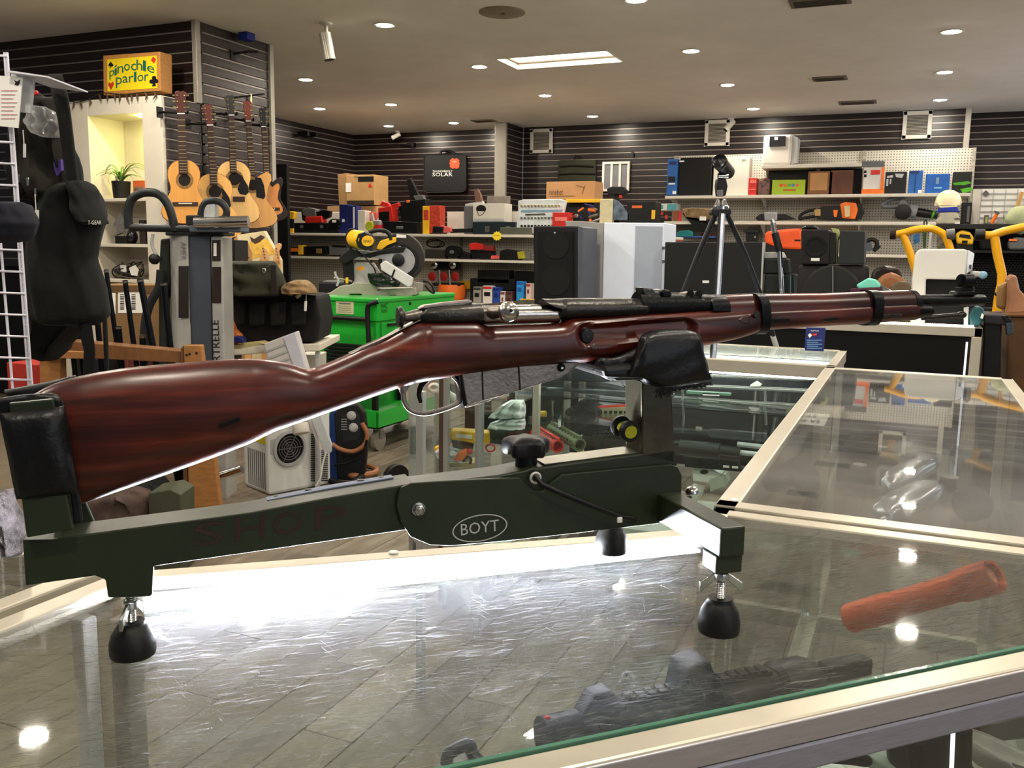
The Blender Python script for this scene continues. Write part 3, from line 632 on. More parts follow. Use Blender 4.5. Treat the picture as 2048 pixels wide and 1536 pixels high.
# cross bar of the T with screw feet
FA, FB, FL = onz(1437, 1262, CZ), onz(1222, 1103, CZ), onz(266, 1308, CZ)
cd = (FA - FB); cd[2] = 0; cd /= np.linalg.norm(cd); cl = V((-cd[1], cd[0], 0)); cl = cl if cl @ RD > 0 else -cl
bt = R(1325, 1003, 0)[2]; zt = 1.142; zb = zt - .030
ctr = (FA + FB) / 2
e0 = FB - cd * .012; e1 = FA + cd * .017
G().obox(e0 - cl * .0135 + V((0, 0, zb - CZ)), e1 - e0, cl * .027, (0, 0, zt - zb)).build('cross_bar', m_green, rest, 30, .002)
for f in (FA, FB): G().obox(f - cl * .0145 - cd * .013 + V((0, 0, zb - .018 - CZ)), cd * .026, cl * .029, (0, 0, .019)).build('foot_block', m_green, rest, 30, .0015)
G().obox(R(1322, 1000, .0) - cl * .0 + V((0, 0, -.002)), RD * .040, RN * -.05, (0, 0, .004)).build('lock_plate', m_green, rest, 30, .001)
p = R(1408, 990, -.03); G().lathe(R(1384, 986, -.012), az, [(.008, 0), (.008, .003), (.006, .006), (.002, .008)], 14).build('lock_bolt', m_zinc, rest, 40)
def foot(f, top, h=.036, s=1.0):
    G().lathe(f, az, [(.0225 * s, 0), (.0235 * s, .003), (.0235 * s, h * .36), (.021 * s, h * .62), (.0155 * s, h * .86), (.0135 * s, h * .92), (.0135 * s, h), (.006, h)], 32).build('rubber_foot', m_rubber, rest, 50)
    prof = []; z = h - .004; k = 0
    while z < top - CZ: prof.append((.0046 if k % 2 else .0038, z)); z += .0009; k += 1
    G().lathe(f, az, prof, 14).build('screw_thread', m_zinc, rest, 60)
foot(FA, zb - .018, .035, .88); foot(FB, zb - .018, .035, .88); foot(FL, R(262, 1192, 0)[2] + .004, .032, .86)
def wing(f, z, ang):
    e = V((math.cos(ang), math.sin(ang), 0)); c = f + V((0, 0, z - CZ))
    g = G().lathe(c, az, [(.0075, -.004), (.0075, .003), (.006, .004)], 16)
    for s in (-1, 1):
        g.loft([[c + e * s * (.005 + .016 * t) + V((0, 0, -.012 * t + hh)) + np.cross(e, az) * q for q, hh in ((-.0018, -.004 - .002 * t), (.0018, -.004 - .002 * t), (.0018, .004 + .001 * t), (-.0018, .004 + .001 * t))] for t in (0, .5, 1.0)])
    g.build('wing_nut', m_zinc, rest, 40, .0008)
wing(FA, zb - .024, math.radians(24)); wing(FL, R(262, 1200, 0)[2], math.radians(112))
# ================================================================== RIFLE
def mat_wood():
    t = NT('stock_wood'); p = t.n('ShaderNodeBsdfPrincipled', Roughness=.30)
    co = t.coord((3.0, 40, 46), -math.atan2(RD[1], RD[0]))
    nz = t.n('ShaderNodeTexNoise', Scale=1.5, Detail=9.0, Roughness=.62, Distortion=.5); t.l(co, nz.inputs['Vector'])
    r = t.ramp(nz.outputs[0], [(.22, rgb(30, 9, 5)), (.42, rgb(58, 19, 10)), (.58, rgb(92, 32, 17)), (.78, rgb(128, 52, 27))])
    c2 = t.coord((1, 1, 1)); n2 = t.n('ShaderNodeTexNoise', Scale=5.5, Detail=4.0); t.l(c2, n2.inputs['Vector'])
    r2 = t.ramp(n2.outputs[0], [(.35, (.30, .24, .22, 1)), (.62, (1, 1, 1, 1))])
    mx = t.n('ShaderNodeMix', data_type='RGBA', blend_type='MULTIPLY'); mx.inputs[0].default_value = .85; t.l(r.outputs[0], mx.inputs[6]); t.l(r2.outputs[0], mx.inputs[7])
    t.l(mx.outputs[2], p.inputs['Base Color']); p.inputs['Coat Weight'].default_value = .12; p.inputs['Coat Roughness'].default_value = .2; p.inputs['Specular IOR Level'].default_value = .36
    t.l(t.bump(nz.outputs[0], .12, .001), p.inputs['Normal']); t.l(p.outputs[0], t.out.inputs[0]); MATS['stock_wood'] = t.m; return t.m
m_wood = mat_wood()
m_blued = M('blued_steel', (24, 24, 24), .38, .75, var=.35, scale=22, bump=.25)
m_worn = M('worn_steel', (122, 114, 106), .34, .9, var=.3, scale=16, bump=.2)
m_rcv = M('receiver_steel', (60, 58, 55), .34, .85, var=.35, scale=18, bump=.3)
m_bright = M('bright_bolt', (196, 190, 180), .2, 1.0, var=.08, scale=14)
rifle = thing('bolt_action_rifle', 'old bolt action rifle with red brown wood stock lying on the olive rest', 'rifle')
def smoothed(pts, x, r=9): return sum(I(pts, x + k * r / 4) for k in range(-4, 5)) / 9
TOP = [(62, 792), (80, 780), (110, 766), (150, 754), (200, 744), (250, 736), (300, 731), (350, 727), (420, 721), (480, 718), (520, 718), (560, 723), (590, 730), (610, 738), (622, 739), (640, 733), (671, 720), (700, 707), (726, 694), (760, 682), (781, 671), (800, 660), (822, 648), (836, 643), (860, 641), (946, 640), (958, 646), (972, 651), (1094, 647), (1120, 644), (1131, 635), (1184, 631), (1274, 624), (1414, 618), (1447, 616), (1522, 613), (1640, 609), (1727, 604), (1825, 601)]
BOT = [(167, 1006), (234, 982), (312, 955), (391, 927), (443, 908), (500, 886), (548, 862), (617, 838), (682, 815), (753, 790), (797, 775), (830, 766), (863, 759), (921, 749), (980, 740), (1036, 733), (1117, 727), (1184, 723), (1300, 705), (1406, 690), (1461, 679), (1500, 667), (1512, 662), (1520, 660), (1640, 652), (1717, 648), (1822, 640), (1830, 639)]
SH = [(60, 103), (150, 80), (300, 48), (450, 22), (600, 6), (700, 0), (1900, 0)]
HWD = [(60, .021), (150, .0225), (350, .022), (550, .0195), (640, .0180), (760, .0190), (850, .0225), (960, .0245), (1120, .0245), (1200, .0245), (1400, .0215), (1490, .0195), (1530, .0172), (1825, .0160)]
def groove(q, w):                               # finger groove along the side
    x, y = proj(q)
    if w <= 0: return 0
    x0, y0, x1, y1 = 1178, 668, 1372, 657; t = max(0, min(1, ((x - x0) * (x1 - x0) + (y - y0) * (y1 - y0)) / ((x1 - x0) ** 2 + (y1 - y0) ** 2)))
    d = math.hypot(x - x0 - t * (x1 - x0), y - y0 - t * (y1 - y0)); r = 24 if t < .03 else 19 + 4 * t
    return .0075 * max(0, min(1, (r - d) / 9))
rings = []; NS = 56; xs = list(np.arange(66, 1824, 5.0))
for x in xs:
    ty = smoothed(TOP, x, 6 if x > 900 else 12); bx = x + I(SH, x); by = smoothed(BOT, bx)
    T, B = R(x, ty), R(bx, by); c = (T + B) / 2; h = (T - B) / 2; hw = smoothed(HWD, x, 14)
    flat = 1.0 if x > 900 else .0
    ring = []
    for k in range(NS):
        a = 2 * math.pi * k / NS; ca, sa = math.cos(a), math.sin(a)
        e = .78 if x < 560 else (.80 if x < 850 else .66)
        up = math.copysign(abs(ca) ** e, ca); si = math.copysign(abs(sa) ** .80, sa)
        if x < 620: si *= 1 - .30 * max(0, up) ** 2 * min(1, (620 - x) / 120)   # slimmer comb
        p = c + h * up + RN * hw * si
        p = p - RN * groove(p, si); ring.append(p)
    rings.append(ring)
def shrink(ring, f): c = sum(ring) / len(ring); return [c + (q - c) * f for q in ring]
rings = [[q - RD * .002 for q in shrink(rings[0], .93)]] + rings
stock = G().loft(rings).build('stock', m_wood, rifle, 50)
# butt plate of steel
G().loft([[q - RD * .006 for q in shrink(rings[1], .97)], [q - RD * .0021 for q in shrink(rings[1], .99)]]).build('butt_plate', m_worn, rifle, 50)
# handguard over the barrel
HG = [(1446, 589), (1494, 587), (1640, 586.5), (1727, 583), (1817, 580), (1826, 581)]; HB = [(1446, 618), (1522, 616), (1640, 611), (1727, 606), (1826, 603)]
rings = []
for x in np.arange(1446, 1826, 7):
    T, B = R(x, I(HG, x)), R(x, I(HB, x) + 4); hw = .0148 if x < 1500 else .0142
    rings.append([B + (T - B) * (math.sin(a) if math.sin(a) > 0 else 0) + RN * hw * math.cos(a) for a in [math.pi * k / 20 for k in range(21)]])
G().loft(rings).build('handguard', m_wood, rifle, 50)
rings = []
for x in (1817, 1822, 1827):
    T, B = R(x, I(HG, x) - 1), R(x, I(HB, x) + 8); rings.append([B + (T - B) * max(0, math.sin(a)) + RN * .0152 * math.cos(a) for a in [math.pi * k / 20 for k in range(21)]])
G().loft(rings).build('handguard_cap', m_blued, rifle, 50)
rings = []
for x in (1411, 1418, 1440, 1446):
    T, B = R(x, 591 if x != 1411 else 594), R(x, 620); rings.append([B + (T - B) * max(0, math.sin(a)) ** .8 + RN * .0155 * math.cos(a) for a in [math.pi * k / 20 for k in range(21)]])
G().loft(rings).build('handguard_ferrule', m_blued, rifle, 50)
# barrel, nose cap, rod, sight hood
ba, bb = R(1290, 612), R(1965, 600); bl = bb - ba; bu = bl / np.linalg.norm(bl); L = np.linalg.norm(bl)
def rad(px, x): return px * (R(x, 600) - EYE) @ FWD / CAM_F
barrel = G().lathe(ba - bu * .01, bu, [(.0155, 0), (.0150, .03), (.0115, .09), (rad(13, 1830), L * .8), (rad(12, 1900), L * .9), (rad(11.3, 1960), L + .009), (rad(10, 1965), L + .011), (.004, L + .011), (.004, L - .03)], 28).build('barrel', m_blued, rifle, 50)
nose = []
for x, t_, b_ in ((1824, 603, 640), (1834, 604, 637), (1850, 606, 634)):
    T, B = R(x, t_), R(x, b_); cc = (T + B) / 2; hh = (T - B) / 2; nose.append([cc + hh * math.cos(a) + RN * .0145 * math.sin(a) for a in [2 * math.pi * k / 24 for k in range(24)]])
G().loft(nose).build('nose_cap', m_blued, rifle, 50)
G().tube([R(1845, 636), R(1915, 630)], .0030, 10).build('cleaning_rod', m_rcv, rifle, 60)
G().lathe(R(1915, 630), bu, [(.003, 0), (.0042, .003), (.0042, .010), (.003, .012)], 12).build('rod_head', m_rcv, rifle, 50)
rp('sight_base', [(1913, 592), (1917, 583), (1950, 582), (1956, 590)], .007, -.007, m_blued, rifle)
rp('sight_base_block', [(1921, 584), (1923, 574), (1946, 574), (1948, 584)], .005, -.005, m_blued, rifle)
hc = R(1922, 562); G().lathe(hc, bu, [(.0068, 0), (.0086, 0), (.0088, .012), (.0086, .016), (.0068, .016), (.0068, 0)], 26).build('sight_hood', m_blued, rifle, 50)
G().tube([R(1932, 574), R(1932, 562)], .0008, 6).build('sight_post', m_blued, rifle)
# receiver: rear body, tang, front ring, chamber
def rcyl(name, x0, y0, x1, y1, r0, r1, mt, n=26, arc=None):
    a, b = R(x0, y0), R(x1, y1); return G().lathe(a, b - a, [(r0, 0), (r1, np.linalg.norm(b - a))], n).build(name, mt, rifle, 50)
rings = []
for x, t_, b_, hw in ((836, 630, 644, .004), (842, 619, 646, .010), (850, 615, 648, .013), (870, 612, 648, .0150), (920, 608, 648, .0155), (950, 606, 647, .0155), (958, 606, 652, .0150)):
    T, B = R(x, t_), R(x, b_); cc = (T + B) / 2; hh = (T - B) / 2; rings.append([cc + hh * math.copysign(abs(math.cos(a)) ** .8, math.cos(a)) + RN * hw * math.copysign(abs(math.sin(a)) ** .8, math.sin(a)) for a in [2 * math.pi * k / 28 for k in range(28)]])
G().loft(rings).build('receiver_bridge', m_rcv, rifle, 50)
rp('cocking_rail', [(838, 618), (848, 611), (900, 604), (944, 600), (946, 608), (926, 612), (880, 615), (852, 619)], .006, -.006, m_worn, rifle, .0015)
rcyl('cocking_neck', 806, 635, 845, 629, .0045, .0065, m_worn)
a = R(801, 634); G().lathe(a - bu * .002, bu, [(.004, -.0012), (.0092, -.001), (.0102, .001), (.0102, .003), (.0085, .0045), (.005, .006)], 24).build('cocking_knob', m_rcv, rifle, 40)
rp('tang', [(700, 708), (760, 682), (800, 659), (836, 641), (846, 636), (850, 644), (800, 666), (726, 697), (703, 712)], .0065, -.0065, m_worn, rifle, .001)
rcyl('bolt_body', 955, 630, 1116, 627, .0094, .0094, m_bright)
rp('bolt_root', [(962, 618), (985, 615), (990, 630), (1000, 642), (970, 646), (963, 634)], .013, -.004, m_worn, rifle, .003)
rp('bolt_rib', [(1056, 617), (1062, 610), (1080, 609), (1083, 616)], .004, -.004, m_worn, rifle)
q0, q1, q2 = R(982, 626, .010), R(998, 625, .024), R(1016, 624, .040)
G().tube([q0, q1, q2], [.0062, .0055, .0062], 14).build('bolt_handle', m_worn, rifle, 60)
G().ball(R(1017, 624, .048), .0102, .0102, .0102, 16).build('bolt_knob', m_bright, rifle, 80)
G().lathe(R(1022, 621, .0575), RN, [(.0017, 0), (.0017, .0006)], 12).build('knob_pit', m_blued, rifle)
fr = []
for x, t_, b_, hw in ((1113, 601, 640, .0150), (1117, 597, 640, .0162), (1130, 596, 640, .0165), (1240, 596, 637, .0165), (1280, 597, 634, .0162), (1286, 600, 632, .0150), (1291, 604, 630, .0125)):
    T, B = R(x, t_), R(x, b_); cc = (T + B) / 2; hh = (T - B) / 2; fr.append([cc + hh * math.cos(a) + RN * hw * math.sin(a) for a in [2 * math.pi * k / 32 for k in range(32)]])
G().loft(fr).build('receiver_ring', m_rcv, rifle, 50)
hood = []
for x, f in ((1083, .45), (1089, .62), (1100, .82), (1116, 1.0)):
    T = R(x, 597.5); aa = [math.pi * (.5 - .5 * f) + math.pi * f * k / 16 for k in range(17)]
    ctr0 = R(x, 617); out = [ctr0 + (T - ctr0) * math.sin(a) - RN * .0162 * math.cos(a) for a in aa]; inn = [ctr0 + (T - ctr0) * .78 * math.sin(a) - RN * .0125 * math.cos(a) for a in aa[::-1]]
    hood.append(out + inn)
G().loft(hood).build('receiver_lip', m_rcv, rifle, 50)
rp('sight_block', [(1318, 604), (1322, 600), (1411, 597), (1411, 618), (1320, 621)], .0105, -.0105, m_worn, rifle)
rp('sight_leaf', [(1322, 592), (1390, 583), (1400, 583), (1400, 590), (1322, 600)], .006, -.006, m_worn, rifle)
rp('sight_notch', [(1284, 575), (1306, 577), (1313, 584), (1326, 583), (1326, 592), (1306, 594), (1292, 593), (1286, 585)], .0085, -.0085, m_rcv, rifle)
rp('sight_slider', [(1322, 583), (1328, 579), (1340, 580), (1345, 587), (1343, 594), (1326, 596)], .0115, -.0115, m_blued, rifle, .002)
for x, y in ((1381, 587), (1398, 588)): G().cyl(R(x, y, .0085), R(x, y, -.0085), rad(7, x)).build('sight_hinge', m_rcv, rifle, 50)
G().cyl(R(1325, 604, .011), R(1325, 604, .0122), .002).build('sight_pin', m_bright, rifle)
# bands, springs, slots, screws
def band(x0, x1, yt, yb, hw, tilt):
    rings = []
    for x in (x0, x1):
        T, B = R(x, yt), R(x - tilt, yb); cc = (T + B) / 2; hh = (T - B) / 2
        rings.append([cc + hh * math.copysign(abs(math.cos(a)) ** .7, math.cos(a)) + RN * hw * math.copysign(abs(math.sin(a)) ** .7, math.sin(a)) for a in [2 * math.pi * k / 36 for k in range(36)]])
    return G().loft(rings).build('barrel_band', m_blued, rifle, 45)
band(1502, 1519, 586, 668, .0208, -2); band(1731, 1749, 580, 651, .0185, 6)
G().lathe(R(1513, 629, .0205), RN, [(.004, 0), (.004, .001)], 12).build('band_pin', m_rcv, rifle)
rp('band_spring', [(1522, 638), (1576, 636), (1582, 639), (1580, 643), (1522, 645)], .0188, .014, m_blued, rifle, .0008)
rp('band_spring', [(1750, 630), (1798, 627), (1806, 629), (1804, 633), (1750, 636)], .0176, .013, m_rcv, rifle, .0008)
m_hole = M('slot_black', (6, 5, 5), .9)
rp('sling_slot', [(1644, 640), (1650, 636), (1676, 634), (1680, 637), (1674, 641), (1650, 643)], .0178, .012, m_hole, rifle, .0008)
rp('sling_slot', [(438, 852), (440, 847), (474, 834), (481, 834), (482, 838), (478, 843), (446, 855), (440, 856)], .0232, .012, m_hole, rifle, .0008)
rp('finger_flat', [(1474, 640), (1484, 633), (1500, 629), (1500, 650), (1484, 649)], .0205, .016, m_wood, rifle, .002)
c = R(1172, 672, .0175); G().lathe(c, RN, [(rad(15, 1172), 0), (rad(15, 1172), .002), (rad(12, 1172), .0042), (rad(4, 1172), .0045)], 26).build('recoil_bolt', m_black, rifle, 45)
G().lathe(c + RN * .0045, RN, [(.0018, 0), (.0014, .0008)], 10).build('bolt_slot', m_rcv, rifle)
# magazine with its panels, guard and trigger
MAG = [(922, 742), (1010, 728), (1100, 720), (1159, 720), (1157, 730), (1148, 739), (1135, 748), (1120, 755), (1106, 760), (1075, 770), (1041, 780), (1010, 790), (978, 799), (934, 810), (924, 752)]
rp('magazine', MAG, .0125, -.0125, m_worn, rifle, .001)
m_seam = M('seam_dark', (16, 13, 11), .7)
rp('magazine_seam', [(963, 740), (966, 740), (968, 800), (965, 801)], .0130, .012, m_seam, rifle, 0); rp('magazine_seam', [(1036, 732), (1039, 732), (1042, 780), (1039, 781)], .0130, .012, m_seam, rifle, 0)
rp('magazine_floor', [(929, 812), (976, 799), (982, 795), (984, 799), (978, 803), (932, 816)], .0105, -.0105, m_worn, rifle, .001)
c = R(1122, 735, .0125); G().lathe(c, RN, [(rad(8, 1120), 0), (rad(8, 1120), .0015), (rad(5, 1120), .0028)], 18).build('magazine_screw', m_blued, rifle, 40); G().lathe(c + RN * .0028, RN, [(.0016, 0), (.0013, .0005)], 10).build('screw_slot', m_bright, rifle)
rp('magazine_post', [(916, 744), (925, 745), (934, 810), (927, 818), (922, 770)], .0115, -.0115, m_blued, rifle, .001)
gp = spline([V((x, y, 0)) for x, y in [(804, 770), (806, 786), (809, 804), (817, 817), (832, 825), (850, 827), (872, 823), (900, 814), (918, 804), (922, 785), (916, 765), (904, 752)]], 5)
rings = []
for i, p in enumerate(gp):
    d = gp[min(i + 1, len(gp) - 1)] - gp[max(i - 1, 0)]; d /= np.linalg.norm(d); nrm = V((-d[1], d[0], 0)) * (5.0 if i < len(gp) * .78 else 3.6)
    a, b = p + nrm, p - nrm; rings.append([R(a[0], a[1], .0068), R(b[0], b[1], .0068), R(b[0], b[1], -.0068), R(a[0], a[1], -.0068)])
G().loft(rings).build('trigger_guard', m_worn, rifle, 60, .0012)
rp('guard_tang', [(790, 772), (812, 764), (824, 764), (815, 782), (806, 790), (802, 780)], .0068, -.0068, m_worn, rifle, .001)
tpz = spline([V((x, y, 0)) for x, y in [(862, 752), (850, 762), (841, 775), (838, 790), (842, 806)]], 5); rings = []
for i, p in enumerate(tpz):
    d = tpz[min(i + 1, len(tpz) - 1)] - tpz[max(i - 1, 0)]; d /= np.linalg.norm(d); nrm = V((-d[1], d[0], 0)) * (7.5 - 4 * i / len(tpz)); a, b = p + nrm, p - nrm
    rings.append([R(a[0], a[1], .004), R(b[0], b[1], .004), R(b[0], b[1], -.004), R(a[0], a[1], -.004)])
G().loft(rings).build('trigger', m_blued, rifle, 60, .001)
# ================================================================== LEFT: cabinet, guitars, rack, coats
m_wht = M('melamine_white', (214, 206, 188), .5, var=.03)
m_card = M('cardboard', (164, 128, 88), .85, var=.08, bump=.1)
m_red = M('red_plastic', (190, 40, 32), .4, var=.1); m_yel = M('yellow_plastic', (226, 176, 36), .4, var=.1)
m_blue = M('blue_box', (34, 90, 160), .5, var=.15); m_navy = M('navy_box', (28, 34, 92), .5, var=.15)
m_green2 = M('leaf_green', (104, 140, 62), .5, var=.2); m_soil = M('pot_black', (15, 14, 12), .6)
m_ora = M('orange_plastic', (226, 110, 40), .45, var=.1); m_grey = M('grey_plastic', (92, 92, 92), .5, var=.12); m_lgrey = M('light_grey', (170, 170, 168), .5, var=.08)
m_brass = M('brass_tuner', (200, 186, 140), .3, .9)
WX = -5.20; CY0 = on(322, 190, 0, WX)[1]; CTOP = on(322, 190, 0, WX)[2]
struct(G().box(WX - .05, WX - .012, CY0 + .03, 5.66, .8, CTOP - .02).build('wall_guitar_core', m_insert, smooth=0))
slat_wall('wall_guitar', 'y', WX, CY0 + .03, 5.672, .8, CEIL - 8 * .0775, 1, m_slat2)
cab = thing('display_cabinet', 'tall white open cabinet with a lit niche below the yellow sign', 'cabinet')
def cx(px): return W(px, 400, CY0)[0]
def cz(py, px=250): return W(px, py, CY0)[2]
xl, xr = cx(60), WX - .004; n0, n1 = cx(184), cx(291); zt1, zb1 = cz(227), cz(396); zs2, zs3 = cz(489), cz(560); D = .36
G().box(n0 - .02, n1 + .02, CY0 + D - .015, CY0 + D, .3, CTOP).build('back_panel', m_wht, cab, 0)
G().box(xl, n0, CY0, CY0 + D, 0, CTOP).build('side_panel', m_wht, cab, 0, .004)
G().box(n1, xr, CY0, CY0 + D, 0, CTOP).build('side_panel', m_wht, cab, 0, .004)
G().box(n0, n1, CY0, CY0 + D, zt1, CTOP).build('top_panel', m_wht, cab, 0)
for z in (zb1 - .025, zs2 - .02, zs3 - .02): G().box(n0, n1, CY0 + .005, CY0 + D - .015, z, z + .025).build('shelf', m_wht, cab, 0, .003)
lx, ly = cx(272), CY0 + .14
G().lathe((lx, ly, zt1), (0, 0, -1), [(.058, 0), (.058, .012), (.048, .014), (.001, .014)], 24).build('niche_lamp', emit('niche_glow', (1, .94, .36), 130), cab, 30)
G().box(n0 + .02, n0 + .03, CY0 + D - .016, CY0 + D - .008, zb1, zt1).build('back_seam', m_wht, cab, 0)
# pinochle sign
t = thing('card_parlor_sign', 'yellow sign in a wooden frame reading pinochle parlor, on the white cabinet', 'sign')
P = Plane(W(206, 186, CY0 + .03)[:2], (W(206, 186, CY0 + .03) + V((1, .07, 0)))[:2]); m_oak = M('oak_frame', (176, 122, 62), .5, var=.2, stretch=(3, 3, 20))
qp('box', P, [(206, 111), (320, 103), (321, 182), (207, 190)], 0, .13, m_oak, t, .004)
m_sy = M('sign_yellow', (226, 200, 30), .35, var=.06)
qp('panel', P, [(214, 119), (313, 111), (314, 176), (215, 183)], .003, .006, m_sy, t, 0)
m_sg = M('sign_green', (20, 96, 78), .45); m_blk = M('sign_black', (17, 15, 14), .5); m_rs = M('sign_red', (190, 48, 36), .45)
for ch, x0, x1, y0, y1, ti in [('p', 219, 229, 143, 160, -5), ('i', 229, 234, 132, 152, -3), ('n', 235, 247, 133, 147, -2), ('o', 248, 260, 128, 142, -1), ('c', 262, 272, 127, 141, 0), ('h', 273, 285, 119, 139, 2), ('l', 286, 292, 120, 141, 2), ('e', 294, 309, 130, 143, 4)]:
    qtext(ch, P, x0, y0, x1, y1, .0045, m_sg, t, 'letter', ti)
for ch, x0, x1, y0, y1 in [('p', 232, 244, 155, 176), ('a', 245, 256, 153, 166), ('r', 258, 267, 152, 165), ('l', 268, 273, 144, 164), ('o', 275, 287, 150, 163), ('r', 289, 297, 149, 162)]:
    qtext(ch, P, x0, y0, x1, y1, .0045, m_sg, t, 'letter', -1)
for nm, mt, pts in [('heart', m_rs, [(222, 180), (216, 170), (218, 164), (222, 167), (226, 163), (228, 168)]), ('spade', m_blk, [(221, 123), (227, 130), (224, 134), (222, 132), (221, 137), (219, 132), (216, 131)]), ('diamond', m_rs, [(306, 113), (312, 118), (308, 127), (302, 121)])]:
    qp(nm, P, pts, .005, .001, mt, t, 0)
for x, y in ((308, 156), (303, 163), (312, 162)): qp('club_leaf', P, circ(x, y, 4.4, n=12), .005, .001, m_blk, t, 0)
qp('club_stem', P, [(307, 160), (309, 160), (312, 172), (304, 173)], .005, .001, m_blk, t, 0)
# string lights along the cabinet edge
t = thing('string_lights', 'dark string of little bulbs along the white cabinet top edge', 'string lights'); m_wire = M('wire_dark', (25, 31, 21), .6)
wp = [(136, 202), (155, 204), (175, 199), (200, 187), (225, 187), (250, 190), (275, 186), (300, 184), (322, 183)]
qs = [W(x, y, CY0 - .012) for x, y in wp]; G().tube(spline(qs, 5), .0045, 6).build('wire', m_wire, t)
for k, (x, y) in enumerate([(148, 204), (160, 203), (178, 198), (198, 189), (212, 188), (229, 187), (240, 189), (252, 190), (262, 188), (274, 187), (290, 185), (308, 184)]):
    a = W(x, y, CY0 - .014); G().tube([a, a + V((random.uniform(-.01, .02), 0, -.025)), a + V((random.uniform(-.02, .03), -.003, -.055))], [.005, .008, .002], 6).build('bulb', M('bulb_dark', (70, 52, 40), .4), t)
# plant and shelf goods
t = thing('spider_plant', 'spider plant in a small black pot inside the lit niche', 'plant'); py = CY0 + .12; a, b = rect(230, 369, 256, 393, py); c = V(((a[0] + b[0]) / 2, py, zb1))
pw = (b[0] - a[0]) / 2; G().lathe(c, az, [(pw * .85, 0), (pw, pw * 1.9), (pw * .9, pw * 1.9), (pw * .88, pw * 1.7), (.001, pw * 1.7)], 20).build('pot', m_soil, t, 40)
top = c + V((0, 0, pw * 1.7)); random.seed(11)
for k in range(22):
    an = random.uniform(0, 6.28); ln = random.uniform(.12, .28); hh = random.uniform(.10, .26); pts = []
    dv = V((math.cos(an), math.sin(an) * .5, 0))
    for q in range(8):
        u = q / 7; pts.append(top + dv * ln * u ** 1.2 + V((0, 0, hh * (1.9 * u - 1.5 * u * u))))
    sd = V((-dv[1], dv[0], 0)); sd = sd / (np.linalg.norm(sd) + 1e-9); rings = []
    for q, p in enumerate(pts): w_ = .008 * (1 - (q / 7) ** 2) + .001; rings.append([p - sd * w_, p + V((0, 0, -.002)), p + sd * w_, p + V((0, 0, .0015))])
    G().loft(rings).build('leaf', m_green2, t, 60)
def simple(name, label, cat, x0, y0, x1, y1, Y, d, mt, group=None, bevel=.004):
    return solo(pbox(name, x0, y0, x1, y1, Y, d, mt, None, bevel), label, cat, group)
o = simple('orange_card', 'small orange picture card standing behind the spider plant', 'card', 266, 361, 289, 394, CY0 + .2, .012, M('card_orange', (196, 92, 50), .6)); pbox('picture', 269, 373, 286, 390, CY0 + .198, .003, M('card_pic', (120, 100, 84), .6, var=.5, scale=40), o, 0)
solo(ppoly('grey_easel', [(222, 352), (232, 352), (238, 393), (208, 393)], CY0 + .24, .02, m_grey), 'grey wedge shaped stand behind the black plant pot', 'stand')
t = thing('eagle_plaque', 'shiny silver animal ornament on the shelf below the plant', 'ornament')
ppoly('figure', [(240, 422), (244, 430), (250, 427), (252, 436), (250, 444), (258, 455), (254, 463), (250, 474), (246, 466), (238, 468), (222, 475), (233, 462), (226, 452), (229, 440), (236, 432)], CY0 + .06, .03, M('silver_cast', (176, 170, 158), .3, .8, var=.3, scale=30), t, .004)
pbox('plinth', 230, 472, 252, 488, CY0 + .06, .06, m_dark, t)
t = thing('ceramic_skull', 'dark painted round ornament beside the silver one', 'ornament'); c = W(262, 474, CY0 + .12); G().ball(c, .055, .05, .062, 12).build('body', M('dark_glaze', (24, 23, 25), .25, var=.6, scale=20), t, 80); pbox('base', 250, 486, 276, 489.5, CY0 + .08, .08, m_dark, t)
simple('dark_book', 'dark upright book at the right end of the ornament shelf', 'book', 278, 440, 290, 488, CY0 + .06, .2, M('book_dark', (43, 38, 33), .7))
t = thing('cable_heap', 'tangle of wires and tags on the lowest cabinet shelf', 'cables'); random.seed(5)
for k in range(9):
    pts = [W(225 + random.uniform(0, 60), 558 - random.uniform(0, 36) * (1 - abs(q - 3) / 4), CY0 + random.uniform(.06, .25)) for q in range(7)]; G().tube(spline(pts, 4), .005, 6).build('wire', M('wire_%d' % (k % 3), [(60, 52, 44), (96, 84, 70), (40, 38, 38)][k % 3], .6), t)
ppoly('tag', [(258, 536), (270, 530), (277, 540), (274, 552), (262, 550)], CY0 + .05, .004, m_paper, t, 0); ppoly('tag', [(240, 530), (252, 530), (252, 544), (242, 545)], CY0 + .07, .004, m_paper, t, 0)
t = thing('cardboard_box', 'large brown carton with two barcode labels behind the gun barrels', 'box'); Pb = camplane(270, 640, 5.6)
qb('carton', Pb, 196, 570, 332, 975, 0, .3, M('carton_brown', (120, 92, 58), .85, var=.1), t); qb('flap_band', Pb, 197, 571, 331, 586, .004, .004, M('carton_dark', (92, 68, 42), .85), t, 0)
for x0, x1 in ((236, 258), (259, 288)):
    qb('label', Pb, x0, 584, x1, 626, .004, .003, m_paper, t, 0)
    for k in range(9): qb('barcode_bar', Pb, x0 + 4, 588 + k * 3.6, x0 + 12, 589.2 + k * 3.6 + (k % 3) * .5, .0055, .001, m_blk, t, 0)
qb('label', Pb, 211, 586, 231, 628, .004, .003, m_paper, t, 0)
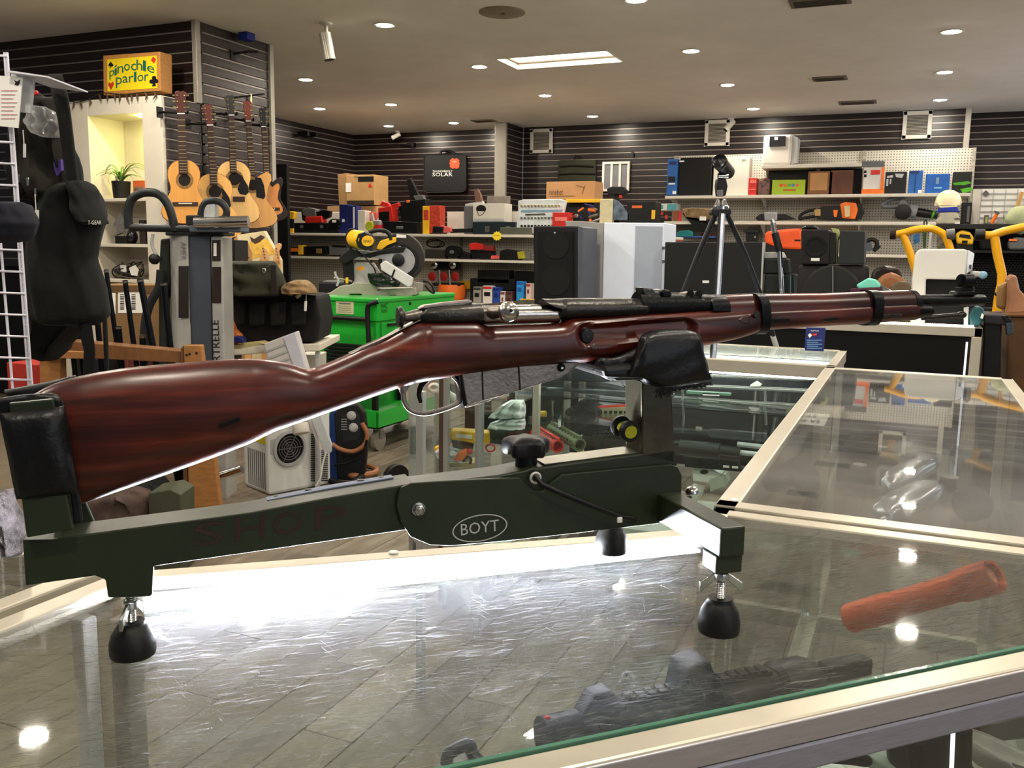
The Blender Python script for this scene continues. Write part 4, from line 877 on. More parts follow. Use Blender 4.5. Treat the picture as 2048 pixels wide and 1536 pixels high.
# ---- guitars on wall hooks
def guitar(label, nut, head, fb_end, btop, bbot, hb, tilt, hole, col, depthY, pg=None, bridge=None, cut=False, sun=False, necks=(40, 26, 18), headcol=(58, 24, 16)):
    """acoustic guitar: nut, headstock top, fingerboard end, body top and bottom in the picture; half lower bout hb"""
    p0 = on(nut[0], nut[1], 0, WX + .12); p0 = V((WX + .27, depthY, 0)); P = Plane(p0[:2], (p0 + V((.707, .707, 0)))[:2])
    t = thing('guitar', label, 'guitar', 'guitars hung on the slat wall'); mb = M('spruce_%d_%d' % (col[0], col[2]), col, .32 if not sun else .6, var=.1, scale=4, stretch=(14, 14, .6), coat=.25 if not sun else 0); ms = M('guitar_side', (86, 46, 24), .35, var=.2)
    c0, c1 = btop, bbot; prof = [(0, .10), (.015, .30), (.05, .48), (.12, .64), (.2, .70), (.28, .69), (.36, .62), (.42, .58), (.5, .60), (.58, .72), (.66, .86), (.74, .96), (.82, 1.0), (.89, .95), (.95, .76), (.985, .45), (1, .14)]
    def pt(s, v, k): x = c0[0] + (c1[0] - c0[0]) * v; y = c0[1] + (c1[1] - c0[1]) * v; return (x + s * k * hb, y)
    rp_ = [pt(1, v, (k if not (cut and v < .22) else (.30 if v < .03 else (.12 if v < .13 else .5)))) for v, k in prof]
    if cut: rp_ = [pt(1, .10, .12), pt(1, .02, .40), pt(1, -.03, .62), pt(1, .02, .78), pt(1, .12, .80), pt(1, .25, .66)] + [pt(1, v, k) for v, k in prof if v > .3]
    lp = [pt(-1, v, k) for v, k in prof][::-1]; out = rp_ + lp
    qp('body', P, out, 0, .095, ms, t, .004)
    cxm = sum(x for x, y in out) / len(out); cym = sum(y for x, y in out) / len(out)
    qp('top_board', P, [(cxm + (x - cxm) * .985, cym + (y - cym) * .985) for x, y in out], .003, .004, mb, t, .001)
    if sun:
        qp('burst', P, [(cxm + (x - cxm) * .70, cym + (y - cym) * .72) for x, y in out], .0045, .002, M('burst_amber', (206, 130, 40), .25, coat=.4), t, .001)
    if hole:
        hx, hy, hr = hole; m_ro = M('rosette', (128, 96, 48), .4, var=.4, scale=60)
        qp('rosette', P, circ(hx, hy, hr * 1.45, hr * 1.45, 28), .0050, .002, m_ro, t, 0); qp('sound_hole', P, circ(hx, hy, hr, hr, 28), .0058, .002, M('hole_dark', (24, 15, 10), .8), t, 0)
    if pg: qp('pickguard', P, pg, .0066, .002, M('pickguard', (14, 12, 15), .5, spec=.2), t, 0)
    nw = necks[2] / 2; mn = M('fingerboard_%d' % headcol[0], (54, 32, 22) if headcol[0] != 90 else (88, 66, 44), .5, var=.15)
    qp('neck', P, [(nut[0] - nw * .82, nut[1]), (nut[0] + nw * .82, nut[1]), (fb_end[0] + nw, fb_end[1]), (fb_end[0] - nw, fb_end[1])], .016, .028, mn, t, .003)
    g = G()
    for k in range(1, 15):
        v = 1 - .5 ** (k / 9.5); v /= (1 - .5 ** (15 / 9.5)); x = nut[0] + (fb_end[0] - nut[0]) * v; y = nut[1] + (fb_end[1] - nut[1]) * v; g.prism([P(x - nw * .85, y - .3, .0175), P(x + nw * .85, y - .3, .0175), P(x + nw * .85, y + .3, .0175), P(x - nw * .85, y + .3, .0175)], -P.n * .002)
    o = g.build('fret_wire', m_brass, t, 0); o['kind'] = 'stuff'
    qp('nut_bone', P, [(nut[0] - nw * .85, nut[1] - 1), (nut[0] + nw * .85, nut[1] - 1), (nut[0] + nw * .85, nut[1] + 1), (nut[0] - nw * .85, nut[1] + 1)], .0185, .012, m_paper, t, 0)
    hw = nw * 1.28; mh = M('headstock_%d' % headcol[0], headcol, .35, var=.15); hd = qp('headstock', P, [(nut[0] - nw * .8, nut[1]), (head[0] - hw, head[1] + 10), (head[0] - hw, head[1] + 3), (head[0] - hw * .4, head[1]), (head[0], head[1] + 2), (head[0] + hw * .4, head[1]), (head[0] + hw, head[1] + 3), (head[0] + hw, head[1] + 10), (nut[0] + nw * .8, nut[1])], .015, .018, mh, t, .003)
    for s in (-1, 1):
        for k in range(3):
            v = .22 + .26 * k; x = head[0] + (nut[0] - head[0]) * v + s * hw * .62; y = head[1] + (nut[1] - head[1]) * v
            G().ball(P(x, y, .020), .006, n=6).build('tuner', m_brass, hd); G().tube([P(x, y, .0), P(x + s * hw * .8, y, -.004)], [.004, .007], 8).build('tuner_button', m_brass, hd)
    if bridge: qp('bridge', P, [(bridge[0], bridge[1]), (bridge[2], bridge[1]), (bridge[2], bridge[3]), (bridge[0], bridge[3])], .012, .010, mn, t, .002); qp('saddle', P, [(bridge[0] + 12, bridge[1] + 2), (bridge[2] - 12, bridge[1] + 2), (bridge[2] - 12, bridge[1] + 3.5), (bridge[0] + 12, bridge[1] + 3.5)], .0135, .003, m_paper, t, 0)
    h = thing('guitar_hook', 'black wall hook holding the ' + label.split(' guitar')[0] + ' guitar', 'hook', 'guitar hooks'); a = P(nut[0], nut[1] - 2, -.02)
    G().tube([V((WX + .004, a[1] + .0, a[2] + .01)), V((WX + .05, a[1], a[2] + .01)), a + V((0, 0, -.004))], .009, 8).build('arm', m_black, h)
    for s in (-1, 1): G().tube([a, P(nut[0] + s * nw * 1.5, nut[1] - 1, -.02), P(nut[0] + s * nw * 1.5, nut[1] - 2, .03), P(nut[0] + s * nw * 1.5, nut[1] - 5, .042)], .008, 8).build('prong', m_black, h)
    G().box(WX + .001, WX + .012, a[1] - .03, a[1] + .03, a[2] - .03, a[2] + .05).build('plate', m_black, h, 0, .003)
guitar('orange topped classical guitar nearest the white cabinet', (362, 227), (361, 181), (367, 348), (367, 319), (370, 448), 47, 0, (369, 360, 12), (206, 146, 70), 5.28, None, (345, 404, 396, 412), headcol=(70, 28, 20))
guitar('honey coloured guitar with dark blue pickguard behind the exercise machine', (420, 250), (415, 208), (428, 370), (427, 346), (440, 479), 50, 0, (430, 383, 12.5), (214, 160, 84), 5.55, [(441, 374), (450, 382), (459, 396), (462, 412), (456, 419), (446, 413), (441, 402), (445, 392)], (424, 432, 466, 440), necks=(0, 0, 15), headcol=(84, 32, 22))
guitar('pale spruce guitar with black pickguard, in the middle of the row', (463, 230), (460, 190), (467, 346), (466, 321), (474, 450), 48, 0, (469, 358, 12.5), (226, 180, 108), 5.83, [(474, 345), (484, 352), (496, 372), (498, 384), (492, 390), (480, 388), (475, 378), (480, 366)], (466, 393, 490, 403), necks=(0, 0, 14), headcol=(30, 22, 18))
guitar('cutaway spruce guitar with black pickguard, fourth along the row', (497, 242), (495, 201), (505, 352), (503, 346), (506, 457), 50, 0, (506, 370, 11), (214, 156, 82), 6.08, [(510, 354), (522, 356), (528, 370), (531, 392), (528, 398), (513, 394), (512, 378)], None, True, necks=(0, 0, 13), headcol=(110, 44, 28))
guitar('sunburst cutaway guitar at the far end of the row', (528, 253), (526, 214), (534, 356), (541, 356), (545, 443), 31, 0, None, (30, 26, 24), 6.30, None, (538, 415, 560, 421), True, True, necks=(0, 0, 12), headcol=(20, 18, 18))
# ---- exercise machine
t = thing('exercise_machine', 'grey upright exercise machine tower with curved handlebars beside the guitars', 'exercise machine'); P = camplane(385, 580, 4.6)
m_mg = M('machine_grey', (168, 166, 160), .4, .3, var=.08); m_md = M('machine_slate', (58, 64, 72), .5, var=.1); m_mb = M('machine_tube', (37, 40, 41), .4, .3, var=.1)
rings = []
for y in (464, 560, 720, 1000):
    sl = (y - 464) * .022; rings.append([P(x + sl, y, w) for x, w in ((338, -.10), (340, -.03), (346, .02), (355, .04), (366, .05), (376, .052), (376, -.12))])
G().loft(rings).build('left_cover', m_mg, t, 50)
qp('centre_panel', P, [(376, 470), (420, 470), (430, 1000), (388, 1000)], .045, .17, m_md, t, .004)
qp('right_cover', P, [(421, 472), (444, 472), (455, 1000), (431, 1000)], .055, .17, m_mg, t, .008)
qb('top_cap', P, 330, 463, 446, 471, .06, .2, m_mb, t, .006)
for (x0, y0, x1, y1) in ((424, 480, 441, 522), (424, 534, 442, 606)): qb('decal', P, x0, y0, x1, y1, .058, .003, M('decal_brown', (37, 24, 20), .5, var=.3), t, 0)
qb('decal_window', P, 427, 486, 433, 512, .0595, .002, m_paper, t, 0)
qb('decal', P, 357, 532, 377, 636, .056, .003, M('decal_dark', (34, 28, 27), .5), t, 0)
o0 = P(424, 722, .0595); text('RTRELLE', P(441, 722, .0575), P(437, 640, .0575) - P(441, 722, .0575), P(426, 722, .0575) - P(441, 722, .0575), m_blk, t)
o0 = P(373, 484, .055); text('AMER', P(361, 484, .055), P(362, 520, .055) - P(361, 484, .055), P(371, 484, .055) - P(361, 484, .055), m_grey, t, 'faded_lettering')
qt('handlebar', P, spline([V((x, y, 0))[:2] for x, y in ((258, 458), (257, 420), (266, 396), (290, 385), (318, 389), (336, 410), (346, 440), (350, 462))], 5), .05, .022, m_mb, t, 10)
qt('cross_tube', P, [(262, 455), (345, 457), (400, 459)], .05, .020, m_mb, t, 10)
qt('handle_loop', P, spline([V((x, y))for x, y in ((402, 450), (403, 424), (412, 405), (434, 402), (449, 412), (453, 428), (441, 450))], 4), .10, .018, m_mb, t, 10)
qb('slab', P, 378, 450, 480, 464, .12, .16, M('machine_blue_grey', (84, 92, 100), .45), t, .006); qb('bracket', P, 371, 430, 402, 451, .12, .12, m_mb, t, .006)
qt('chrome_roller', P, [(390, 446), (497, 443)], .13, .028, m_chrome, t, 16); qb('grey_block', P, 407, 408, 430, 436, .11, .06, m_lgrey, t, .004)
qp('side_column', P, [(320, 478), (338, 476), (340, 560), (330, 600), (336, 900), (318, 900), (316, 560)], -.04, .08, M('machine_olive', (33, 37, 31), .5), t, .01)
qt('swing_arm', P, spline([V((x, y)) for x, y in ((322, 540), (318, 575), (300, 608), (290, 650), (289, 720), (292, 900))], 4), .0, .022, m_mb, t, 10)
G().ball(P(309, 518, .05), .028, n=10).build('knob', m_black, t, 80); G().tube([P(309, 518, .05), P(322, 517, 0)], .012, 8).build('knob_stem', m_black, t)
qt('cable', P, spline([V((x, y)) for x, y in ((306, 468), (304, 490), (312, 508), (318, 520))], 5), .04, .008, m_lgrey, t)
b0 = P(330, 1000, -.2); G().box(b0[0] - .1, b0[0] + .3, b0[1] - .3, b0[1] + .1, 0, .08).build('base', m_mb, t, 0, .02)
# ---- wooden gun rack with loose barrels
m_pine = M('pine', (150, 102, 56), .6, var=.2, stretch=(2, 2, 9)); t = thing('gun_rack', 'brown wooden rack rail with posts holding loose gun barrels', 'rack'); P = camplane(300, 700, 4.05)
qp('front_rail', P, [(116, 680), (362, 702), (362, 726), (116, 714)], 0, .09, M('pine_dark', (112, 74, 40), .65, var=.2, stretch=(9, 9, 2)), t, .004)
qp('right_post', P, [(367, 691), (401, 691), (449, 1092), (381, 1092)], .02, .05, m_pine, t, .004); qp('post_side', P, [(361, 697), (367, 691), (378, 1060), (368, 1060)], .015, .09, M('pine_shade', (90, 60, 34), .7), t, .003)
qp('left_post', P, [(78, 703), (120, 706), (126, 1120), (86, 1120)], .0, .06, m_pine, t, .004)
qp('lower_rail', P, [(78, 700), (170, 704), (170, 718), (78, 716)], .04, .03, m_pine, t, .003)
qb('base_board', P, 90, 1075, 400, 1092, -.02, .2, m_pine, t, .003)
for x, y in ((373, 710), (379, 708), (393, 706)): G().lathe(P(x, y, .021), P.n, [(.006, 0), (.004, .003)], 8).build('screw', m_dark, t)
m_gb = M('barrel_blue', (28, 30, 34), .32, .8, var=.2)
for k, (x0, y0, x1, y1, r, lb) in enumerate([(212, 539, 234, 690, .010, 'tallest slim gun barrel beside the black coat'), (250, 560, 268, 692, .011, 'dark gun barrel before the carton label'), (280, 558, 306, 694, .0135, 'thick gun barrel right of the carton label'), (327, 565, 341, 697, .013, 'gun barrel against the exercise machine'), (237, 652, 240, 690, .013, 'short stubby gun barrel second from the coat hem'), (285, 670, 286, 693, .014, 'shortest wide gun barrel in the rack middle'), (139, 647, 143, 682, .011, 'short gun barrel leftmost in the rack'), (156, 635, 162, 684, .015, 'gun barrel behind the hanging black strap'), (195, 643, 199, 686, .012, 'brownish gun barrel beside the hanging strap')]):
    dx = (x1 - x0) / (y1 - y0); t2 = thing('gun_barrel', lb, 'gun barrel', 'gun barrels in the wooden rack'); a, b = P(x0, y0, -.11), P(x1 + dx * 300, y1 + 300, -.13)
    ax = (b - a) / np.linalg.norm(b - a); G().lathe(a, ax, [(r * .55, .02), (r * .55, 0), (r, 0), (r * 1.05, .03), (r * 1.25, np.linalg.norm(b - a))], 14).build('tube', m_gb, t2, 50); G().lathe(a + ax * .0, ax, [(r * 1.12, .004), (r * 1.12, .012), (r, .014)], 14).build('muzzle_ring', m_steel, t2, 50)
simple('red_carton', 'red carton behind the white wire grid low on the left', 'box', 22, 728, 78, 1000, 3.4, .2, M('red_card', (150, 40, 32), .6, var=.2))
simple('black_carton', 'black carton under the rack rail between the posts', 'box', 150, 716, 200, 998, 3.55, .2, m_dark); simple('grey_carton', 'small red and grey carton under the rack rail', 'box', 206, 718, 262, 985, 3.7, .2, M('red_grey_card', (110, 52, 48), .6, var=.5, scale=14))
P2_ = camplane(240, 1000, 3.75)
solo(drape('camo_bag', P2_, [(976, 180, 250), (992, 160, 300), (1012, 150, 310), (1040, 150, 312), (1140, 150, 310)], .0, .12, M('camo_pink', (64, 50, 44), .9, var=.8, scale=9), None, 7, .2, seed=71), 'camouflage bag on the floor behind the rest beam, under the butt', 'bag')
solo(drape('black_pack', P2_, [(950, 262, 300), (968, 240, 330), (990, 232, 352), (1030, 230, 356), (1140, 230, 356)], -.30, .12, m_blackm, None, 5, .15, seed=72), 'black soft pack between the camouflage bag and the pine post', 'bag')
solo(qp('olive_chest', P2_, [(296, 986), (340, 978), (362, 990), (364, 1150), (300, 1150)], .06, .16, M('olive_chest_paint', (60, 62, 46), .6, var=.15), None, .006), 'olive metal box on the floor left of the pine post', 'box')
qt('chrome_pedal', camplane(450, 945, 4.5), [(432, 954), (484, 938)], .1, .022, m_chrome, [o for o in bpy.data.objects if o.name == 'exercise_machine'][0], 14)
P3_ = camplane(15, 1080, .98); t = thing('wrapped_scope', 'dark item in shiny bubble film on the left counter at the picture edge', 'packet'); drape('film', P3_, [(985, -30, 6), (1010, -34, 18), (1040, -30, 30), (1075, -30, 40), (1108, -20, 44)], -.03, .03, M('film_shiny', (92, 86, 88), .15, .2, var=.8, scale=60, bump=.8), t, 9, .2, seed=73)
# ---- white wire grid with paper, hanging garments
t = thing('wire_grid_panel', 'white wire display grid at the left edge with papers pinned on it', 'grid panel'); P = camplane(20, 440, 2.7); m_wg = M('grid_white', (206, 204, 214), .4, var=.04)
for xa, ya, xb, yb in ((9, 105, 60, 800), (14, 105, 66, 800), (-30, 105, 27, 800), (-70, 105, -10, 800)): qt('upright_wire', P, [(xa, ya), (xb, yb)], 0, .0042, m_wg, t, 6)
for k in range(16): y = 112 + k * 43.2; x = 12 + (y - 105) * .0735; qt('cross_wire', P, [(-80, y - 5), (x + 2, y)], .004, .0036, m_wg, t, 6)
for k in range(24): y = 118 + k * 28; x = 9 + (y - 105) * .0735; qt('rung', P, [(x, y), (x + 5, y)], 0, .003, m_wg, t, 4)
qp('wire_shelf', P, [(14, 140), (95, 152), (95, 155), (14, 144)], .05, .25, m_wg, t, 0)
solo(qp('notice', P, [(-20, 150), (45, 154), (36, 256), (-20, 250)], .03, .004, m_paper, None, 0), 'white printed notice with a small dark bird emblem, at the upper left', 'notice'); nt = FIN[-1]
qp('emblem', P, [(28, 160), (34, 163), (40, 159), (39, 167), (35, 171), (29, 169), (31, 165)], .032, .001, m_blk, nt, 0)
for k in range(8): qb('text_line', P, 2, 180 + k * 8, 34 - (k % 3) * 4, 181.4 + k * 8, .032, .001, M('ink_red', (206, 160, 156), .8), nt, 0)
solo(qp('paper_sleeve', P, [(22, 146), (68, 148), (60, 226), (18, 222)], .0, .012, M('clear_sleeve', (176, 176, 176), .3), None, 0), 'pale plastic document sleeve behind the white notice', 'document sleeve')
m_coat = M('coat_black', (7, 7, 7), .95, var=.3, bump=.3); m_coat2 = M('coat_charcoal', (11, 11, 10), .95, var=.25, bump=.3); m_camo = M('camo_dark', (20, 18, 12), .95, var=.9, scale=5)
P = camplane(120, 420, 3.0)
o = drape('black_jacket', P, [(366, 118, 176), (400, 96, 196), (430, 76, 204), (470, 62, 196), (520, 60, 186), (580, 62, 206), (630, 64, 214), (650, 90, 196)], 0, .12, m_coat2, None, 5, .12, seed=2); solo(o, 'black hooded jacket with small white chest lettering, hanging left', 'jacket')
lt = qtext('T-GEAR', P, 176, 441, 203, 449, .13, m_paper, o); 
drape('hood', P, [(362, 150, 172), (380, 152, 186), (400, 156, 190), (425, 158, 200), (450, 170, 206)], .06, .09, m_coat2, o, 3, .1, seed=4)
solo(drape('long_coat', P, [(300, 60, 150), (380, 40, 160), (470, 45, 150), (560, 55, 180), (640, 60, 190), (690, 76, 130), (720, 82, 112)], -.30, .13, m_coat, None, 6, .15, seed=7), 'long black coat hanging behind the hooded jacket', 'coat')
solo(drape('camo_vest', P, [(196, 60, 118), (230, 40, 128), (280, 30, 135), (330, 24, 140), (372, 30, 150), (400, 40, 150)], -.06, .10, m_camo, None, 7, .2, seed=9), 'dark camouflage vest with buckles under the clear plastic', 'vest')
solo(drape('grey_strap', P, [(148, 96, 124), (190, 104, 136), (240, 116, 143), (300, 124, 150), (350, 130, 156), (386, 134, 158)], .08, .012, M('strap_grey', (31, 31, 29), .95, bump=.3), None, 3, .1, seed=3), 'broad grey fabric strap hanging before the white cabinet', 'strap')
solo(drape('black_strap', P, [(640, 158, 182), (670, 160, 186), (700, 168, 190), (760, 166, 188)], .06, .012, m_coat, None, 3, .1, seed=5), 'black belt strap hanging below the jacket in front of the rack', 'strap'); solo(drape('belt_strap', P, [(620, 205, 212), (690, 208, 216), (760, 211, 217)], .05, .010, m_coat, None, 2, .1, seed=5), 'thin black cord hanging beside the tallest barrel', 'cord')
solo(drape('dark_hat', P, [(186, 58, 80), (205, 56, 90), (236, 62, 92)], -.08, .05, M('cap_dark', (21, 14, 14), .9), None, 4, .1, seed=6), 'dark cap with a red patch behind the sleeve', 'cap'); G().lathe(P(73, 186, -.03), P.n, [(.008, 0), (.008, .01), (.002, .012)], 10).build('red_patch', m_red, FIN[-1])
solo(drape('cloth_bundle', P, [(404, -12, 44), (424, -16, 56), (448, -16, 64), (470, -12, 52), (486, -10, 26)], .52, .09, M('navy_cloth', (14, 15, 27), .9), None, 5, .1, seed=8), 'navy blue cloth bundle at the left edge over the grid', 'cloth')
solo(drape('clear_plastic_bag', P, [(214, 76, 92), (228, 66, 106), (246, 58, 116), (262, 66, 112), (274, 84, 104)], .05, .06, glass('bag_film', (.80, .80, .78), .22, .0, .15), None, 9, .3, seed=12), 'crumpled clear plastic bag between the notice and the strap', 'plastic bag')
for k, (x0, y0, x1, y1) in enumerate([(46, 260, 51, 315), (70, 388, 77, 452)]): t = thing('paper_tag', ['thin white tag string below the clear bag', 'white paper price tag hanging on the black coat'][k], 'tag'); qt('string', P, [(x0, y0), (x0 + 2, (y0 + y1) / 2)], .16, .002, m_paper, t, 4); qb('card', P, x0, (y0 + y1) / 2, x1, y1, .16, .003, m_paper, t, 0)
for k, (x, y, s) in enumerate([(20, 318, 5), (52, 356, 5), (34, 350, 4), (68, 378, 4)]): solo(qp('buckle', P, [(x, y), (x + s, y - 2), (x + s + 1, y + 14), (x + 1, y + 16)], .08, .006, m_chrome, None, .001), ['chrome buckle highest on the camouflage vest', 'chrome buckle right of the wire upright', 'chrome buckle low beside the wire upright', 'chrome buckle above the price tag string'][k], 'buckle', 'vest buckles')
t = thing('purple_shopping_bag', 'small glossy purple packet glimpsed between the hanging clothes', 'packet'); qp('packet', P, [(104, 322), (122, 318), (122, 340), (114, 356), (108, 340)], .0, .02, M('purple_foil', (92, 70, 150), .25), t, .002)
# ================================================================== MIDDLE: tool cart, saw, air conditioner, bags
cart = thing('tool_cart', 'bright green steel tool cart with black side handles, carrying the mitre saw', 'tool cart')
m_cart = M('cart_green', (30, 158, 48), .3, var=.06, coat=.3); CZt = 1.07
C0 = onz(754, 597, CZt); C1 = onz(627, 591, CZt); C2 = onz(878, 584, CZt); X1, X0, Y0, Y1 = C0[0], C0[0] - .52, C0[1], C2[1]
G().box(X0 - .01, X1 + .01, Y0 - .01, Y1, CZt - .03, CZt).build('top_rim', m_cart, cart, 0, .008)
G().box(X0, X1, Y0, Y1, CZt - .155, CZt - .03).build('top_tray', m_cart, cart, 0, .004)
G().box(X0 + .02, X1 - .012, Y0 + .012, Y1, .56, CZt - .155).build('body', m_cart, cart, 0, .004)
for k in range(3): 
    dr = G().box(X1 - .012, X1 + .004, Y0 + .06, Y1 - .04, .60 + k * .105, .69 + k * .105).build('drawer', m_cart, cart, 0, .004); G().box(X1 + .004, X1 + .016, Y0 + .12, Y1 - .1, .665 + k * .105, .683 + k * .105).build('drawer_pull', m_black, dr, 0, .003)
G().box(X0 + .01, X1, Y0, Y1, .17, .185).box(X0 + .01, X1, Y0, Y0 + .012, .17, .30).box(X1 - .012, X1, Y0, Y1, .17, .29).box(X0 + .01, X0 + .022, Y0, Y1, .17, .29).build('lower_tray', m_cart, cart, 0, .003)
for x in (X0 + .05, X1 - .05):
    G().box(x - .018, x + .018, Y0 + .03, Y0 + .066, .18, .6).build('leg', m_black, cart, 0, .003); G().box(x - .018, x + .018, Y1 - .07, Y1 - .034, .18, .6).build('leg', m_black, cart, 0, .003)
for x in (X0 + .08, X1 - .06):
    for y in (Y0 + .1, Y1 - .12):
        w = G().lathe((x - .02, y, .075), (1, 0, 0), [(.02, -.004), (.05, 0), (.075, .004), (.075, .036), (.05, .04), (.02, .044)], 24).build('wheel', M('wheel_grey', (120, 112, 100), .7), cart, 40); G().box(x - .03, x + .03, y - .02, y + .02, .09, .175).build('caster_fork', m_steel, cart, 0)
YF = Y0 - .035
def fy(x, y): return W(x, y, YF)
hp = [(640, 602), (622, 606), (618, 618), (618, 690)]; G().tube(spline([W(x, y, Y0 - .01 if k == 0 else YF) for k, (x, y) in enumerate(hp)], 5), .017, 10).build('handle', m_black, cart)
hp = [(756, 603), (741, 608), (735, 622), (738, 690)]; G().tube(spline([W(x, y, Y0 - .01 if k == 0 else YF) for k, (x, y) in enumerate(hp)], 5), .017, 10).build('handle', m_black, cart)
G().tube([W(618, 632, YF), W(736, 639, YF)], .016, 10).build('handle_bar', m_black, cart)
o = pbox('plate', 672, 602, 707, 628, Y0 - .004, .004, M('plate_cream', (176, 178, 140), .5), cart, 0); pbox('plate_line', 678, 606, 701, 608, Y0 - .006, .002, m_grey, cart, 0)
for k in range(4): pbox('plate_line', 676, 611 + 4 * k, 702, 612 + 4 * k, Y0 - .006, .002, M('plate_grey', (140, 142, 116), .6), cart, 0)
def sx(x, y): return on(x, y, 0, X1 + .002)
o0 = sx(762, 626); text('TOOLS', o0, sx(775, 624) - o0, sx(762, 619) - o0, m_blk, cart)
o0 = sx(762, 617); text('MAC', o0, sx(775, 615) - o0, sx(762, 608) - o0, m_blk, cart)
for k in range(6): G().obox(W(652 - k * 2, 690 + k * 7, Y0 - .02), (.30, 0, 0), (0, .02, 0), (0, 0, .018)).build('vent_rib', m_black, cart, 0, .003)
G().cyl(sx(820, 607) - V((.004, 0, 0)), sx(820, 607) + V((.004, 0, 0)), .012).build('lock', m_black, cart)
# mitre saw
saw = thing('mitre_saw', 'yellow and grey mitre saw with round dark blade guard on the green cart', 'mitre saw'); P = camplane(752, 560, np.linalg.norm((C0 + C2)[:2] / 2 - EYE[:2]) * .985)
m_cast = M('cast_grey', (156, 152, 138), .5, .2, var=.06); m_guard = M('saw_guard', (41, 37, 36), .5, var=.2); m_saw = M('saw_black', (15, 16, 18), .45, var=.2)
qp('base_casting', P, [(647, 594), (648, 588), (662, 584), (680, 572), (702, 569), (706, 565), (752, 566), (754, 582), (772, 578), (830, 576), (832, 590), (800, 596), (790, 590), (764, 593), (758, 597), (728, 596), (722, 588), (700, 588), (694, 595)], .10, .30, m_cast, saw, .006)
G().lathe(V((P(788, 586, -.03)[0], P(788, 586, -.03)[1], CZt + .012)), az, [(.13, -.01), (.135, 0), (.135, .03), (.12, .035), (.001, .035)], 30).build('turntable', m_cast, saw, 40)
qp('fence', P, [(704, 566), (708, 530), (712, 525), (748, 526), (760, 545), (756, 566)], -.02, .03, M('fence_bright', (196, 196, 192), .3, .5, var=.05), saw, .004); qp('warning_label', P, [(714, 533), (728, 533), (728, 540), (714, 541)], -.018, .002, M('label_orange', (232, 150, 40), .5), saw, 0)
qp('fence_right', P, [(824, 568), (826, 563), (846, 566), (845, 583), (826, 583)], -.02, .04, m_cast, saw, .004)
ga = [(786, 470)] + circ(797, 512, 52, 48, 22, -100, 92); ga += [(790, 575), (800, 560), (815, 540), (808, 505), (785, 497)]
qp('blade_guard', P, circ(798, 516, 50, 50, 30, -160, 75) + [(815, 555), (806, 540)], .0, .07, m_guard, saw, .008)
qp('guard_ring', P, circ(797, 522, 40, 36, 30), .012, .012, m_saw, saw, .002)
qp('blade_cover', P, circ(797, 522, 33, 29, 30), .022, .010, M('cover_grey', (158, 158, 160), .35, .2, var=.05), saw, .002)
for x, y in ((788, 493), (811, 495), (824, 510), (826, 528)): G().lathe(P(x, y, .024), P.n, [(.005, 0), (.003, .003)], 8).build('screw', m_zinc, saw)
G().lathe(P(797, 520, .022), P.n, [(.045, 0), (.045, .014), (.03, .02), (.001, .021)], 20).build('arbor_cover', m_saw, saw, 40)
qp('arm', P, [(698, 510), (712, 500), (745, 503), (780, 496), (800, 492), (806, 500), (790, 506), (784, 520), (796, 535), (788, 548), (770, 520), (735, 512), (712, 520)], .028, .05, M('arm_silver', (160, 162, 166), .4, .3), saw, .004)
qp('arm_trim', P, [(680, 512), (700, 496), (730, 508), (790, 493), (812, 494), (806, 504), (760, 509), (740, 516), (716, 513), (704, 520), (690, 528), (676, 520)], .04, .03, m_saw, saw, .006)
qp('hinge_post', P, [(684, 520), (706, 518), (708, 560), (700, 572), (688, 566)], .0, .06, m_saw, saw, .006)
ax = P(734, 482, .13) - P(706, 476, .02)
G().lathe(P(704, 476, .03), ax, [(.05, 0), (.062, .02), (.066, .12), (.055, .15)], 26).build('motor', m_yel, saw, 40)
G().lathe(P(733, 482, .07), P.n, [(.060, 0), (.066, .015), (.066, .085), (.058, .1), (.001, .1)], 8).build('motor_cap', m_saw, saw, 40)
c = P(738, 482, .14); qp('brand_disc', P, circ(735, 482, 12, 11, 20), .176, .02, m_yel, saw, .002); qtext('DEWALT', P, 727, 480, 743, 485, .1765, m_blk, saw)
qp('motor_strap', P, circ(702, 476, 11, 20, 24, 60, 300), .06, .05, m_saw, saw, .004)
qp('yellow_cover', P, [(752, 498), (760, 482), (778, 476), (792, 474), (792, 484), (776, 490), (762, 500)], .03, .05, m_yel, saw, .004); qp('guard_tag', P, [(793, 468), (812, 470), (812, 476), (793, 475)], .006, .01, m_paper, saw, 0)
qt('top_handle', P, spline([V((x, y)) for x, y in ((738, 465), (752, 461), (770, 462), (780, 470), (782, 480))], 4), .02, .016, m_saw, saw, 10)
qt('clamp_handle', P, spline([V((x, y)) for x, y in ((670, 543), (672, 552), (677, 561), (674, 572))], 4), .08, .009, m_lgrey, saw, 8); qt('clamp_rod', P, [(668, 556), (694, 560), (704, 563)], .07, .008, m_steel, saw, 8); qb('clamp_lever', P, 691, 555, 696, 567, .09, .02, m_yel, saw, .003)
qt('power_cord', P, spline([V((x, y)) for x, y in ((712, 500), (728, 512), (742, 528), (750, 540), (752, 558))], 4), .07, .006, m_black, saw, 6)
qt('cord_coil', P, spline([V((x, y)) for x, y in ((846, 562), (858, 565), (866, 575), (868, 586), (860, 582), (850, 570))], 4), .06, .008, m_black, saw, 6)
solo(qp('wrapped_manual', P, [(760, 528), (770, 521), (826, 556), (823, 572), (815, 574), (762, 540)], .15, .05, M('wrapped_paper', (206, 204, 204), .35, var=.06), None, .006), 'white wrapped package tied with a band, lying on the mitre saw', 'package'); qp('band', P, [(788, 538), (791, 540), (785, 556), (782, 554)], .152, .004, m_black, FIN[-1], 0)
